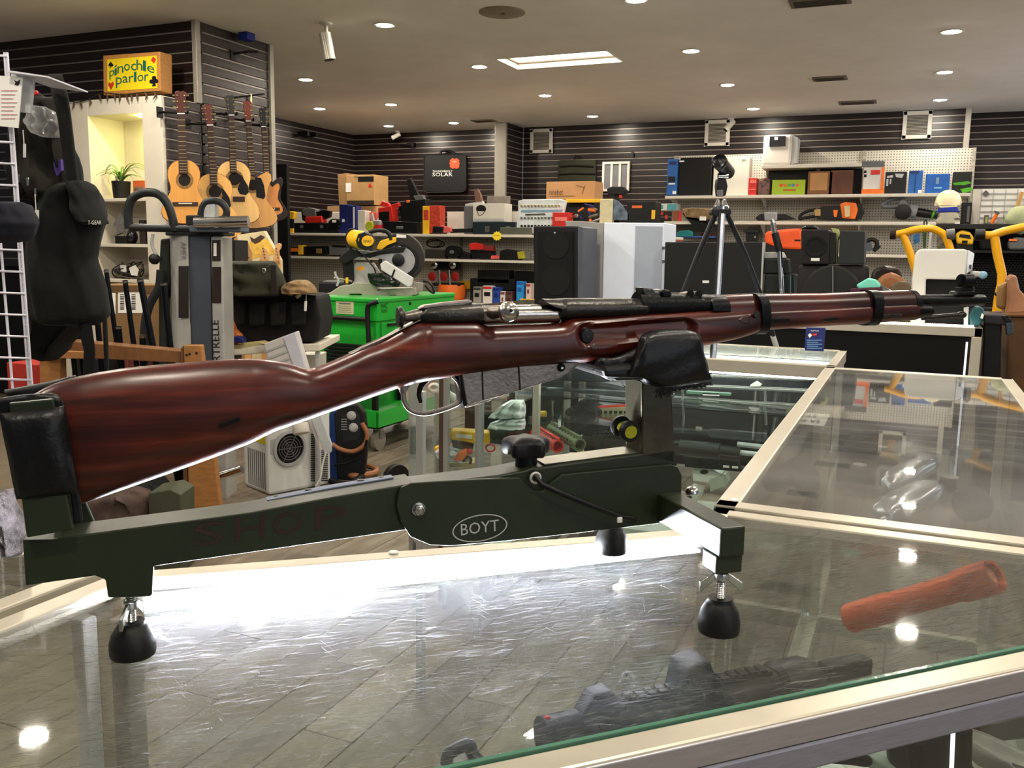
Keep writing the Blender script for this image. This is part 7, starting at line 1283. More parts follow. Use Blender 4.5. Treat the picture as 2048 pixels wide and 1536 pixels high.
t = thing('leather_hats', 'dark shiny leather hat heaped at the back beside the white console', 'hat'); yb2 = floor_y(1770, YD + .2); ppoly('hat', [(1740, 560), (1746, 538), (1770, 531), (1798, 537), (1804, 552), (1804, yb2), (1740, yb2)], YD + .2, .2, M('leather_shiny', (33, 27, 24), .25, var=.3), t, .02)
t = thing('tan_hat', 'tan brown leather cap in front of the dark hat', 'cap'); yb2 = floor_y(1790, YD + .1); ppoly('cap', [(1750, 566), (1762, 550), (1782, 545), (1800, 550), (1812, 566), (1816, yb2), (1750, yb2)], YD + .1, .16, M('leather_tan', (150, 96, 60), .5, var=.2, scale=5), t, .03)
t = thing('felt_hat', 'dull olive brown cap beside the white console', 'cap'); yb2 = floor_y(1800, YD + .02); ppoly('cap', [(1780, 572), (1796, 562), (1814, 563), (1822, 572), (1822, yb2), (1778, yb2)], YD + .02, .12, M('olive_brown', (92, 76, 54), .7, var=.2, scale=6), t, .03)
t = thing('running_shoe', 'mint and purple shoe shaped tool on a dark tray by the rifle band', 'shoe'); yb2 = floor_y(1730, YD - .02); ppoly('upper', [(1712, 570), (1736, 556), (1752, 560), (1764, 572), (1758, 578), (1716, 578)], YD - .02, .09, M('mint', (110, 196, 176), .45), t, .01); ppoly('sole', [(1700, 578), (1758, 574), (1770, 582), (1760, 588), (1700, 588)], YD - .025, .1, M('plum', (64, 24, 40), .5), t, .005); ppoly('tip', [(1760, 568), (1786, 582), (1786, 587), (1766, 582)], YD - .02, .05, m_chrome, t, .003); ppoly('tray', [(1678, 586), (1788, 586), (1788, yb2), (1678, yb2)], YD - .03, .14, m_dark, t)
yb2 = floor_y(1880, YD + .0); t = thing('white_console', 'white rounded plastic console with a black opening, right of the caps', 'console'); m_con = M('console_white', (206, 204, 196), .4, var=.03)
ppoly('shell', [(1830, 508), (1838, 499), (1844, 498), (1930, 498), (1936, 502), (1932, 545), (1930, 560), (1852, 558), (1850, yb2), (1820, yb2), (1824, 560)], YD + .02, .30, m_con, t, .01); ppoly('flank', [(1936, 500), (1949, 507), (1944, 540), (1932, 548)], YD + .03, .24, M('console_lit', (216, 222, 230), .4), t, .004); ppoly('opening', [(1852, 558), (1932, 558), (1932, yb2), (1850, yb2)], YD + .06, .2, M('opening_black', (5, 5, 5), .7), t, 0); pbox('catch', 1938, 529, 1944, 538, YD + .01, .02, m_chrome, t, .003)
# ---- yellow barrow frame, saddle, tool boxes at the far right
t = thing('yellow_handle_frame', 'yellow steel frame with two curved black gripped handles at the right', 'frame'); Yy = 6.7; m_yf = M('yellow_paint', (226, 164, 28), .35, var=.06)
ptube('handle', spline([V((x, y)) for x, y in ((1786, 469), (1806, 466), (1832, 459), (1862, 457), (1880, 464), (1890, 472), (1900, 496), (1906, 520))], 5), Yy, .024, m_yf, t, 12); ptube('grip', [(1780, 468), (1792, 468)], Yy, .036, M('grip_brown', (36, 24, 20), .7), t, 12); ptube('strut', [(1806, 470), (1818, 500), (1836, 560), (1840, 700)], Yy, .024, m_yf, t, 12); ptube('grip', [(1893, 470), (1910, 468)], Yy, .036, m_grey, t, 12)
ptube('handle', spline([V((x, y)) for x, y in ((1966, 470), (1985, 470), (2010, 462), (2048, 454), (2090, 448))], 5), Yy, .026, m_yf, t, 12); ptube('grip', [(1950, 470), (1970, 470)], Yy, .038, m_black, t, 12); ptube('strut', [(1989, 474), (1995, 510), (2004, 548), (2003, 570), (1998, 590), (1991, 640), (1990, 760)], Yy, .028, m_yf, t, 12)
for x, y in ((1993, 588), (2001, 577)): G().ball(W(x, y, Yy - .03), .014, n=6).build('bolt', m_black, t)
t = thing('leather_saddle', 'pale brown leather saddle on a brown board at the right edge', 'saddle'); Ys = 5.9; m_sad = M('saddle_leather', (164, 116, 84), .5, var=.25, scale=6); ppoly('cantle', [(2016, 560), (2024, 548), (2034, 552), (2040, 580), (2060, 600), (2062, 626), (2010, 630), (2014, 600)], Ys, .2, m_sad, t, .03); ppoly('flap', [(1996, 572), (2016, 562), (2012, 620), (1994, 618)], Ys + .05, .1, M('saddle_flap', (150, 116, 70), .6), t, .02); ppoly('skirt', [(1994, 626), (2062, 626), (2062, 634), (2000, 634)], Ys - .02, .24, M('saddle_skirt', (120, 84, 50), .6), t, .01)
t = thing('brown_board_cabinet', 'plain dark brown board cabinet under the saddle', 'cabinet'); ppoly('body', [(2016, 634), (2110, 634), (2090, fl_y(2090, Ys)), (2008, fl_y(2008, Ys))], Ys + .0, .4, M('board_brown', (84, 58, 32), .6, var=.15), t, .003)
t = thing('rolling_tool_box', 'black rolling tool trunk with a blue grey latch behind the long counter', 'tool box'); ppoly('body', [(1968, 640), (2004, 644), (1996, fl_y(1996, 5.6)), (1950, fl_y(1950, 5.6))], 5.6, .3, m_black, t, .01); ppoly('lid', [(1966, 628), (2010, 630), (2022, 642), (2020, 652), (1968, 648)], 5.58, .34, M('trunk_grey', (31, 31, 33), .5), t, .01); ppoly('latch', [(2012, 646), (2026, 644), (2028, 668), (2014, 672)], 5.56, .08, M('latch_slate', (48, 58, 68), .4), t, .006); ppoly('handle', [(2004, 632), (2016, 630), (2026, 644), (2018, 648)], 5.56, .04, m_black, t)
t = thing('teal_impact_tool', 'dark teal cordless tool on the end of the dark counter under the muzzle', 'tool'); yb2 = floor_y(1950, DY + .06); ppoly('body', [(1944, 618), (1958, 612), (1968, 618), (1968, 636), (1960, yb2), (1940, yb2), (1938, 632)], DY + .06, .12, M('teal_dark', (28, 70, 76), .45), t, .01); ppoly('white_mark', [(1964, 626), (1968, 630), (1965, 638), (1961, 636)], DY + .05, .02, m_paper, t, 0); ppoly('silver_part', [(1928, 616), (1938, 614), (1936, yb2), (1928, yb2)], DY + .07, .05, m_lgrey, t)
t = thing('blue_tipped_rod', 'thin grey rod with a pale blue round tip behind the front sight', 'rod'); ptube('rod', [(1940, 547), (1964, 549)], 5.62, .016, m_lgrey, t, 8); G().ball(W(1966, 550, 5.62), .022, n=8).build('tip', M('pale_blue_tip', (120, 166, 186), .4), t, 80); ptube('prop', [(1942, 548), (1942, floor_y(1942, 5.62))], 5.62, .016, m_black, t)
t = thing('white_display_grid', 'bright white slotted display panel with a wire grid at the far right', 'display panel'); Yv = 9.6; pbox('back_board', 1944, 377, 2110, 449, Yv, .03, M('grid_board', (236, 234, 228), .5, var=.03), t, 0)
for k in range(6): pbox('cross_wire', 1960, 386 + k * 12, 2110, 387.2 + k * 12, Yv - .02, .01, m_lgrey, t, 0)
for k in range(6): pbox('upright_wire', 1960 + k * 24, 378, 1961.4 + k * 24, 448, Yv - .02, .01, m_lgrey, t, 0)
pbox('side_board', 1944, 378, 1960, 448, Yv - .03, .03, m_white, t, 0); qd = ppoly('diamond_tag', [(1965, 387), (1972, 380), (1979, 387), (1972, 394)], Yv - .03, .006, m_grey, t, 0)
t = thing('orange_hammer', 'orange handled hammer leaning against the white display panel', 'hammer'); ptube('handle', [(1983, 447), (1994, 427)], Yv - .08, .016, m_ora, t, 8); ppoly('head', [(1988, 421), (1998, 423), (2000, 428), (1992, 428)], Yv - .1, .03, m_grey, t); t = thing('level_tube', 'small dark and yellow spirit level piece upright before the display panel', 'level'); pbox('body', 1968, 430, 1977, 448, Yv - .1, .03, m_grey, t); pbox('window', 1971, 434, 1975, 446, Yv - .104, .005, M('level_yellow', (180, 180, 70), .5), t, 0)
t = thing('plush_bundle', 'pale green bundled cloth with a wooden stick at the right edge', 'cloth'); G().ball(W(2040, 440, Yv - .15), .12, .1, .13, 10, jit=.08).build('bundle', M('pale_green', (160, 166, 130), .9, var=.2), t, 80); ptube('stick', [(2032, 424), (2044, 384)], Yv - .1, .018, M('stick_tan', (180, 140, 84), .6), t, 8)
t = thing('black_work_shelf', 'long black shelf bench under the white display panel', 'shelf unit'); pbox('top', 1872, 448, 2110, 458, Yv - .3, .5, M('bench_black', (25, 24, 24), .5), t, .004); pbox('back', 1880, 458, 2110, 505, Yv + .1, .03, m_blackm, t, 0); pbox('mid_shelf', 1880, 501, 2110, 506, Yv - .3, .4, m_black, t, 0); pbox('mesh_back', 1944, 506, 2110, 620, Yv + .06, .02, M('mesh_white', (176, 174, 168), .5), t, 0); pbox('base', 1860, 620, 2110, fl_y(1980, Yv - .2) - 1, Yv - .2, .3, m_dark, t, 0)
g = G()
for r_ in range(22):
    y = 508 + r_ * 5; z = W(2000, y, Yv + .03)[2]; a = W(1944, y, Yv + .03)[0]; b = W(2110, y, Yv + .03)[0]; g.box(a, b, Yv + .03, Yv + .04, z - .007, z + .007)
    for q in range(26): x = a + (b - a) * (q + .5 * (r_ % 2)) / 26; g.box(x - .006, x + .006, Yv + .03, Yv + .04, z, z + .028)
o = g.build('black_mesh', m_black, t, 0); o['kind'] = 'stuff'
t = thing('yellow_power_tool', 'yellow and black power tool under the black shelf bench', 'tool'); ppoly('body', [(1912, 466), (1924, 459), (1940, 464), (1948, 474), (1946, 490), (1914, 488)], Yv - .28, .14, m_yel, t, .02); ppoly('grip_hole', [(1920, 468), (1940, 470), (1942, 478), (1918, 474)], Yv - .285, .02, m_black, t, 0); pbox('badge', 1924, 481, 1935, 487, Yv - .285, .01, m_black, t, 0); ppoly('prop', [(1912, 488), (1946, 488), (1946, 502), (1912, 502)], Yv - .26, .1, m_dark, t)
t = thing('grey_power_saw', 'dark grey saw with an orange strip under the black bench at the right edge', 'tool'); ppoly('saw', [(2016, 484), (2030, 474), (2060, 476), (2060, 500), (2018, 500)], Yv - .25, .14, m_grey, t, .02); pbox('orange_strip', 2018, 478, 2034, 482, Yv - .262, .02, m_ora, t, 0); t = thing('black_power_drill', 'black power tool between the yellow one and the grey saw', 'tool'); ppoly('body', [(1956, 478), (1976, 474), (2006, 482), (2004, 500), (1960, 500)], Yv - .2, .14, m_blackm, t, .02); ppoly('grip', [(1964, 470), (1990, 472), (1996, 480), (1966, 480)], Yv - .18, .06, m_black, t)
t = thing('packaged_blades', 'hanging clear and grey packaged parts left of the yellow power tool', 'packages'); ppoly('package', [(1874, 466), (1898, 466), (1900, 500), (1874, 500)], Yv - .1, .03, M('pack_mixed', (120, 112, 96), .4, var=.6, scale=24), t, 0); ppoly('hanger', [(1880, 458), (1892, 458), (1892, 466), (1880, 466)], Yv - .1, .01, m_black, t)
# ================================================================== TELESCOPE ON TRIPOD
ft = onz(1552, 692, CZ + .002); fd = (ft - EYE) @ FWD - .05; P = camplane(1440, 500, fd); t = thing('spotting_scope', 'black spotting scope on a black and chrome tripod standing on the gun showcase', 'telescope')
m_leg = M('tripod_black', (24, 24, 27), .4, .3, var=.15)
a, b = P(1438, 322, .10), P(1460, 350, -.08); ax = (b - a) / np.linalg.norm(b - a); G().lathe(a, ax, [(.022, .003), (.026, 0), (.030, .004), (.030, .03), (.0275, .035), (.0285, .16), (.024, .175), (.001, .176)], 26).build('scope_tube', M('scope_black', (14, 14, 15), .25, var=.2), t, 40); G().lathe(a, ax, [(.022, .008), (.001, .008)], 20).build('lens', M('lens_dark', (7, 7, 10), .05), t)
qp('mount', P, [(1436, 356), (1452, 354), (1456, 372), (1452, 392), (1436, 392), (1434, 372)], .03, .05, m_black, t, .006); qt('pan_knob', P, [(1440, 380), (1440, 392)], .05, .012, m_grey, t, 12); qt('saddle_ring', P, [(1436, 352), (1456, 352)], .02, .012, m_chrome, t, 10)
o_ = P(1442, 416, 0); G().lathe(o_, az, [(.022, -.012), (.032, -.006), (.032, .006), (.026, .012), (.020, .030), (.016, .034)], 22).build('chrome_collar', m_chrome, t, 40); qp('shoulder', P, [(1425, 416), (1462, 416), (1464, 428), (1452, 432), (1432, 432), (1423, 428)], .03, .06, m_black, t, .006)
qt('front_leg', P, [(1442, 425), (1432, 600), (1424, 730)], [.03, .10, .16], .0115, m_leg, t, 10); qt('chrome_column', P, [(1446, 428), (1436, 600), (1428, 728)], [.045, .115, .175], .009, M('column_silver', (170, 176, 190), .25, .8), t, 12)
qt('side_leg', P, [(1430, 430), (1400, 500), (1362, 595), (1326, 690)], 0, .011, m_leg, t, 10); qt('side_leg', P, [(1455, 430), (1490, 508), (1525, 600), (1546, 672)], [0, -.01, -.03, -.05], .011, m_leg, t, 10); qt('rubber_tip', P, [(1545, 670), (1553, 694)], [-.05, -.055], .011, m_lgrey, t, 10)
# ================================================================== INSIDE THE SHOWCASES
G().prism([(XP + .03, FARY + .04, .838), (-.25, FARY + .04, .838), (-.25, 3.76, .838), (XP + .03, 3.76, .838)], (0, 0, .008)).build('glass_shelf', m_shelfg, far_case, 0)
G().box(XP + .02, -.24, FARY + .03, 3.78, .33, .35).build('deck', M('deck_white', (190, 190, 184), .5), far_case, 0)
for k, (x0, x1) in enumerate(((1105, 1115), (1365, 1370), (1530, 1534))): G().cyl(W(x0, 780, 3.5), W(x0 + 2, 850, 3.5), .005).build('rack_rod', m_chrome, far_case)
for cs_, zz in ((far_case, .975), (tower, .975)):
    if cs_ is far_case: G().box(XP + .05, -.26, FARY + .034, FARY + .044, zz, zz + .010).box(XP + .05, -.26, 3.74, 3.75, zz, zz + .01).build('led_ribbon', emit('case_led', (.90, .96, 1), 45), cs_, 0)
    else: G().box(LC[0] + .1, NX - .05, 3.70, 3.71, zz, zz + .010).build('led_ribbon', MATS['case_led'], cs_, 0)
m_gun = M('gun_black', (28, 29, 31), .4, .1, var=.3); m_gun2 = M('gun_grey', (76, 80, 84), .35, .5, var=.2)
def longgun(label, bx0, by0, bx1, by1, Y, r, mt, recv=None, stock=None, extra=None):
    t = thing('long_gun', label, 'long gun', 'long guns in the far showcase'); ptube('barrel', [(bx0, by0), (bx1, by1)], Y, r, mt, t, 10)
    if recv: ppoly('receiver', recv, Y - .02, .04, m_gun, t, .004)
    if stock: ppoly('stock', stock, Y - .02, .04, m_gun, t, .006)
    for nm, pts, m in (extra or []): ppoly(nm, pts, Y - .025, .03, m, t, .002)
    return t
longgun('topmost long gun whose slim barrel lies just under the far counter rail', 1400, 751, 1626, 759, 3.68, .007, m_steel, [(1300, 745), (1402, 748), (1402, 760), (1300, 757)], [(1080, 735), (1180, 738), (1300, 745), (1300, 757), (1200, 765), (1120, 762), (1082, 764)])
longgun('second long gun from the top with a white tag on its barrel', 1395, 772, 1632, 782, 3.62, .008, m_steel, [(1240, 764), (1396, 768), (1396, 780), (1250, 776)], None, [('tag', [(1500, 770), (1512, 763), (1522, 770), (1520, 773), (1500, 773)], m_paper)])
longgun('long gun with a green printed rail in the middle of the far showcase', 1345, 795, 1604, 812, 3.50, .008, m_steel, [(1180, 780), (1346, 789), (1346, 801), (1180, 796)], [(1090, 776), (1180, 780), (1180, 796), (1100, 802)], [('green_rail', [(1372, 782), (1460, 787), (1460, 792), (1372, 788)], M('rail_green', (60, 92, 66), .5)), ('tag', [(1405, 785), (1439, 786), (1439, 792), (1405, 791)], m_paper)])
longgun('long gun with a slotted grey forend lying low in the far showcase', 1500, 876, 1570, 884, 3.42, .010, m_gun2, [(1330, 858), (1414, 862), (1414, 876), (1330, 872)], None, [('slotted_forend', [(1413, 862), (1424, 859), (1532, 868), (1532, 884), (1420, 876)], m_gun2), ('slot', [(1432, 866), (1448, 867), (1448, 870), (1432, 869)], m_dark), ('slot', [(1454, 868), (1468, 869), (1468, 872), (1454, 871)], m_dark), ('slot', [(1474, 870), (1490, 871), (1490, 874), (1474, 873)], m_dark)])
t = longgun('thick black tubed long gun with a short pale barrel', 1480, 905, 1540, 912, 3.36, .010, m_lgrey, None, [(1300, 880), (1360, 884), (1360, 912), (1300, 906)]); ptube('thick_forend', [(1360, 894), (1440, 902)], 3.36, .030, m_gun, t, 14); ptube('gas_block', [(1440, 900), (1480, 905)], 3.35, .020, m_gun, t, 12); ptube('upper_barrel', [(1475, 888), (1545, 896)], 3.40, .010, m_lgrey, t, 10)
t = longgun('lowest long gun with a slotted black rail in the far showcase', 1470, 935, 1530, 941, 3.30, .009, m_gun2, None, None, [('slotted_rail', [(1366, 912), (1476, 922), (1482, 944), (1370, 934)], m_gun)])
for k in range(5): ppoly('slot', [(1392 + k * 18, 926 + k * 1.6), (1404 + k * 18, 927 + k * 1.6), (1404 + k * 18, 931 + k * 1.6), (1392 + k * 18, 930 + k * 1.6)], 3.27, .004, m_paper if k > 2 else m_dark, t, 0)
for k, (x0, y0, x1, y1, c, lb) in enumerate([(1073, 866, 1116, 893, (206, 62, 56), 'red ventilated round handguard beside the black star knob'), (1104, 858, 1160, 890, (98, 104, 74), 'olive ventilated round handguard beside the red one')]):
    t = thing('handguard_tube', lb, 'handguard', 'ventilated handguards'); a, b = W(x0, y0, 3.52), W(x1, y1, 3.30); m_ = M('hg_%d' % k, c, .45, .1, var=.06); ax = b - a; L = np.linalg.norm(ax); ax = ax / L; G().lathe(a, ax, [(.022, 0), (.0275, .002), (.0275, L - .004), (.026, L), (.020, L), (.020, L - .05), (.001, L - .05)], 22).build('tube', m_, t, 40)
    u = np.cross(ax, az); u /= np.linalg.norm(u); v = np.cross(u, ax)
    for row in (.2, 1.0, 1.9, 2.7):
        dr = u * math.cos(row) + v * math.sin(row); dr = dr if dr @ (EYE - a) > 0 else -dr
        for q in range(9): c = a + ax * (L * (q + .8) / 10) + dr * .0272; G().obox(c - ax * .006, ax * .012, np.cross(dr, ax) * .006, dr * .0012).build('slot', m_dark, t, 0)
    G().obox(a + v * .027 - u * .008, ax * L, u * .016, v * .008).build('top_rail', m_, t, 0, .001)
t = thing('tan_rail_section', 'tan slotted rail with a red top left of the upright post', 'rail'); ppoly('rail', [(1192, 816), (1262, 812), (1262, 832), (1192, 836)], 3.5, .04, M('fde_tan', (140, 128, 96), .6), t, .003); ppoly('red_edge', [(1196, 813), (1262, 809), (1262, 812), (1196, 816)], 3.5, .03, m_red, t, 0)
for k in range(6): ppoly('slot', [(1198 + k * 10, 822), (1204 + k * 10, 821.5), (1204 + k * 10, 827), (1198 + k * 10, 827.5)], 3.497, .005, m_dark, t, 0)
t = thing('black_optic_bundle', 'black optic and headset bundle on the middle glass shelf', 'optic'); ppoly('body', [(1124, 840), (1132, 818), (1150, 812), (1158, 800), (1172, 800), (1174, 814), (1196, 822), (1198, 868), (1184, 884), (1150, 878), (1128, 862)], 3.45, .14, m_blackm, t, .012); ppoly('drum', circ(1140, 826, 11, 9, 16), 3.43, .05, m_black, t, .004); ptube('strap', spline([V((x, y)) for x, y in ((1122, 830), (1118, 850), (1128, 872), (1150, 884), (1164, 870))], 4), 3.44, .004, m_lgrey, t, 6); ppoly('tag', [(1116, 838), (1122, 838), (1121, 854), (1116, 854)], 3.42, .004, m_paper, t, 0)
t = thing('black_rail_piece', 'black toothed rail receiver lying before the upright post', 'rail'); ppoly('rail', [(1184, 870), (1262, 868), (1262, 876), (1256, 896), (1190, 898)], 3.32, .05, m_gun, t, .003)
for k in range(9): ppoly('tooth', [(1188 + k * 8, 866), (1192 + k * 8, 866), (1192 + k * 8, 870), (1188 + k * 8, 870)], 3.32, .05, m_gun, t, 0)
t = thing('yellow_battery', 'small yellow cylinder on the shelf behind the red handguard', 'battery'); ptube('body', [(1076, 828), (1092, 828)], 3.55, .014, m_yel, t, 10)
for k, (pts, m, lb) in enumerate([([(1384, 938), (1408, 930), (1442, 950), (1430, 968), (1386, 962)], m_paper, 'white booklet with a dark emblem low in the far showcase'), ([(1418, 960), (1446, 952), (1452, 972), (1420, 984)], M('box_pale_green', (170, 176, 160), .6), 'pale green carton low beside the long counter edge'), ([(1376, 978), (1400, 984), (1392, 1006), (1372, 1000)], m_white, 'white carton lowest in the far showcase')]):
    t = thing('paper_carton', lb, 'carton'); ppoly('carton', pts, 3.30 - .02 * k, .10, m, t, .003)
    if k == 0: ppoly('emblem', circ(1408, 944, 8, 4, 12), 3.296, .003, m_dark, t, 0)
# angled case goods
def tw(x, y, w=.0): return pl(x, y, w - .16)
t = thing('yellow_multimeter', 'yellow and black boxed tool on the angled case shelf', 'tool'); Pm = camplane(940, 880, (pl(940, 880) - EYE) @ FWD + .30); qp('case', Pm, [(898, 868), (904, 861), (978, 866), (980, 888), (960, 890), (902, 880)], 0, .07, m_yel, t, .006); qp('black_base', Pm, [(902, 877), (946, 884), (946, 900), (906, 896)], -.001, .08, m_black, t, .005); qp('label', Pm, [(912, 868), (944, 871), (944, 878), (911, 875)], .003, .004, m_paper, t, 0)
t = thing('bagged_orange_tool', 'orange tool in a clear bag on the angled case shelf below the yellow one', 'tool'); Pm2 = camplane(920, 910, (pl(920, 910) - EYE) @ FWD + .22); drape('clear_bag', Pm2, [(892, 880, 912), (902, 868, 936), (914, 872, 944), (922, 884, 944)], 0, .05, M('bag_white', (190, 192, 194), .2, var=.15), t, 7, .15, seed=41); qp('orange_part', Pm2, [(906, 918), (916, 906), (932, 898), (936, 908), (926, 922), (912, 926)], .06, .03, m_ora, t, .006); qp('orange_part', Pm2, [(868, 896), (878, 892), (880, 908), (870, 908)], .02, .03, m_yel, t, .006); qp('red_part', Pm2, [(934, 900), (944, 900), (944, 908), (936, 908)], .06, .03, m_red, t, .004); qt('lead', Pm2, spline([V((x, y)) for x, y in ((926, 922), (934, 914), (942, 918), (940, 928))], 4), .05, .006, m_black, t, 6)
t = thing('red_wire_loop', 'loop of red wire behind the double post of the angled case', 'wire'); qt('wire', Pm, circ(981, 896, 9, 7, 16), -.02, .004, m_red, t, 6, True)
for k, (st, lb) in enumerate([([(800, 1022, 1048), (812, 1000, 1052), (826, 984, 1052), (836, 976, 1050)], 'upper clear bagged papers in the angled case'), ([(836, 1010, 1050), (846, 980, 1052), (858, 974, 1050)], 'lower clear bagged papers in the angled case')]): solo(drape('clear_packet', camplane(1015, 830, (pl(957, 880) - EYE) @ FWD + .35), st, 0, .04, M('bag_pale', (190, 200, 194), .22, var=.12), None, 9, .2, seed=50 + k), lb, 'packet')
solo(qb('pale_tray', Pm2, 898, 926, 950, 934, -.05, .1, M('tan_tray', (190, 170, 120), .6), None, .002), 'tan flat tray under the bagged orange tool', 'tray')
t = thing('white_hose_nozzle', 'white hose nozzle on the upper shelf behind the trigger guard', 'nozzle'); qt('ring', Pm, circ(868, 776, 9, 7, 14), -.1, .008, m_white, t, 6, True); qt('tube', Pm, [(876, 780), (912, 800)], -.1, .02, m_white, t, 10)
# corner case goods
G().prism([(-.45, .55, .852), (.36, 1.22, .852), (-.20, 1.24, .852), (-.30, 1.12, .852)], (0, 0, .007)).build('glass_shelf', m_shelfg, corner_case, 0)
a, b = onz(1085, 1478, .885), onz(1600, 1366, .885); ax = b - a; L = np.linalg.norm(ax); ax /= L; sd = np.cross(ax, az)
t = thing('scoped_rifle', 'black scoped rifle lying inside the corner showcase along its front rail', 'rifle')
def along(u, s=0, h=0): return a + ax * L * u + sd * s + az * h
G().tube([along(.0), along(.3)], .024, 14).build('stock_tube', m_gun, t, 50); G().obox(along(.16, -.022, -.02), ax * L * .34, sd * .045, az * .036).build('receiver', m_gun, t, 0, .005); G().prism([along(.10, -.012, .012), along(.16, -.012, .044), along(.22, -.012, .046), along(.30, -.012, .014)], sd * .024).build('charging_block', m_gun, t, 20, .003)
G().prism([along(.46, -.02, .008), along(.49, -.02, .058), along(.57, -.02, .064), along(.65, -.02, .006)], sd * .04).build('sight_mount', m_gun, t, 20, .004); G().tube([along(.5), along(.9)], .024, 16).build('handguard', m_gun, t, 50); G().lathe(along(.88), ax, [(.026, 0), (.032, .006), (.032, .045), (.026, .06)], 22).build('front_ring', m_gun, t, 40); G().tube([along(.95), along(1.22)], .009, 12).build('barrel', m_gun2, t, 60); G().obox(along(1.10, -.012, -.004), ax * .07, sd * .024, az * .022).build('front_block', m_gun, t, 0, .003); G().obox(along(.2, -.008, .020), ax * L * .66, sd * .016, az * .008).build('top_rail', m_gun, t, 0, .001)
G().ball(along(.015, .0, .022), .004, n=6).build('red_dot', m_red, t); G().tube(spline([along(.30, 0, .03), along(.32, .0, .046), along(.31, -.01, .052), along(.29, -.01, .04)], 4), .003, 6).build('sling_loop', m_lgrey, t)
for k in range(16): G().obox(along(.21 + .04 * k, -.008, .028), ax * .009, sd * .016, az * .003).build('rail_tooth', m_gun, t, 0)
a2, b2 = onz(1702, 1236, .835), onz(1990, 1152, .970); t = thing('orange_tube', 'orange red cardboard tube lying in the glass counter at the right', 'tube'); d2 = (b2 - a2) / np.linalg.norm(b2 - a2); L2 = np.linalg.norm(b2 - a2); m_ot = M('orange_tube_mat', (206, 100, 62), .5, var=.06); G().lathe(a2, d2, [(.001, 0), (.023, .0), (.023, .07), (.0205, .08), (.0205, L2 - .06), (.024, L2 - .05), (.024, L2), (.018, L2), (.018, L2 - .01), (.001, L2 - .01)], 26).build('tube', m_ot, t, 40); G().lathe(b2 - d2 * .008, d2, [(.017, 0), (.001, .002)], 20).build('end_paper', M('tube_paper', (214, 140, 104), .7), t)
def flat(name, label, cat, pts, z, h, mt, group=None): o = G().prism([onz(x, y, z + h) for x, y in pts], (0, 0, -h)).build(name, mt, None, 30, .002); return solo(o, label, cat, group)
o = thing('used_sign', 'white card hand lettered USED lying face away under the corner glass', 'sign'); zc = CZ - .0092; G().prism([onz(x, y, zc) for x, y in [(786, 1111), (880, 1098), (985, 1087), (1006, 1101), (900, 1115), (790, 1130)]], (0, 0, -.001)).build('card', m_paper, o, 0)
m_ink = M('ink_pink', (170, 130, 150), .8)
def ztext(body, x0, y0, x1, y1, x2, y2, z, mt, par): o0 = onz(x0, y0, z); text(body, o0, onz(x1, y1, z) - o0, onz(x2, y2, z) - o0, mt, par, 'handwriting', off=.0006)
ztext('USED', 975, 1091, 880, 1103, 980, 1101, zc, m_ink, o); ztext('Dogs', 864, 1106, 812, 1113, 868, 1114, zc, m_ink, o)
o = thing('price_card', 'folded white price card lying under the glass of the long counter', 'price card'); zc = CZ - .010; G().prism([onz(x, y, zc) for x, y in [(1602, 824), (1660, 829), (1648, 852), (1586, 846)]], (0, 0, -.001)).build('card', m_paper, o, 0); ztext('57', 1634, 830, 1616, 829, 1632, 835, zc, m_blk, o); ztext('EA 44', 1640, 841, 1600, 838, 1637, 847, zc, m_blk, o)
for k, (x, y, lb) in enumerate([(1469, 1001, 'clear round bumper at the near corner of the long counter glass'), (787, 1106, 'white round bumper on the customer side rail'), (1228, 1080, 'clear bumper near the rear rest foot')][:2]): c = onz(x, y, CZ + .0005); solo(G().lathe(c, az, [(.006, 0), (.0055, .002), (.001, .003)], 16).build('bumper', m_paper, None, 50), lb, 'bumper')
random.seed(23); zt2 = .809
for k, (x, y, rx, lb) in enumerate([(1770, 860, 26, 'pale oval card farthest along the long counter'), (1720, 930, 28, 'pale oval card at the left post side of the long counter'), (1900, 955, 34, 'large pale oval card right of the lamp reflections'), (1790, 1000, 30, 'pale oval card near the silver bags'), (1870, 905, 24, 'pale oval card in the middle right of the long counter')]):
    c = onz(x, y, zt2); c[0] = min(c[0], .20); c[1] = min(max(c[1], 1.45), 3.0)
    solo(G().lathe(c, az, [(rx / 1500, 0), (rx / 1500, .003), (.001, .003)], 24).build('oval_card', M('oval_grey', (150, 146, 140), .6), None, 30), lb, 'card', 'oval cards in the long counter')
for k, (pts, lb) in enumerate([([(1760, 960), (1850, 910), (1880, 925), (1790, 985)], 'crumpled silver film bag between the lamp reflections'), ([(1745, 1015), (1850, 965), (1885, 985), (1790, 1040)], 'crumpled silver film bag nearest the end rail'), ([(1560, 900), (1600, 890), (1640, 960), (1600, 990)], 'dark pistol case at the left side of the long counter'), ([(1700, 880), (1760, 890), (1740, 915), (1690, 905)], 'dark holster by the left post of the long counter'), ([(1900, 1000), (1960, 985), (1990, 1010), (1930, 1040)], 'dark holster at the right of the silver bags')]):
    c = sum(onz(x, y, .83) for x, y in pts) / 4; e1 = (onz(*pts[1], .83) - onz(*pts[0], .83)) / 2; e2 = (onz(*pts[3], .83) - onz(*pts[0], .83)) / 2; o = G().ball(c, 1, 1, .022, 12, e1 * 1.1, e2 * 1.1, az, .6, .06 if k < 2 else .02).build(['film_bag', 'film_bag', 'pistol_case', 'holster', 'holster'][k], M('silver_film', (176, 178, 184), .18, .6, var=.2) if k < 2 else m_blackm, None, 60); solo(o, lb, ['bag', 'bag', 'case', 'holster', 'holster'][k])
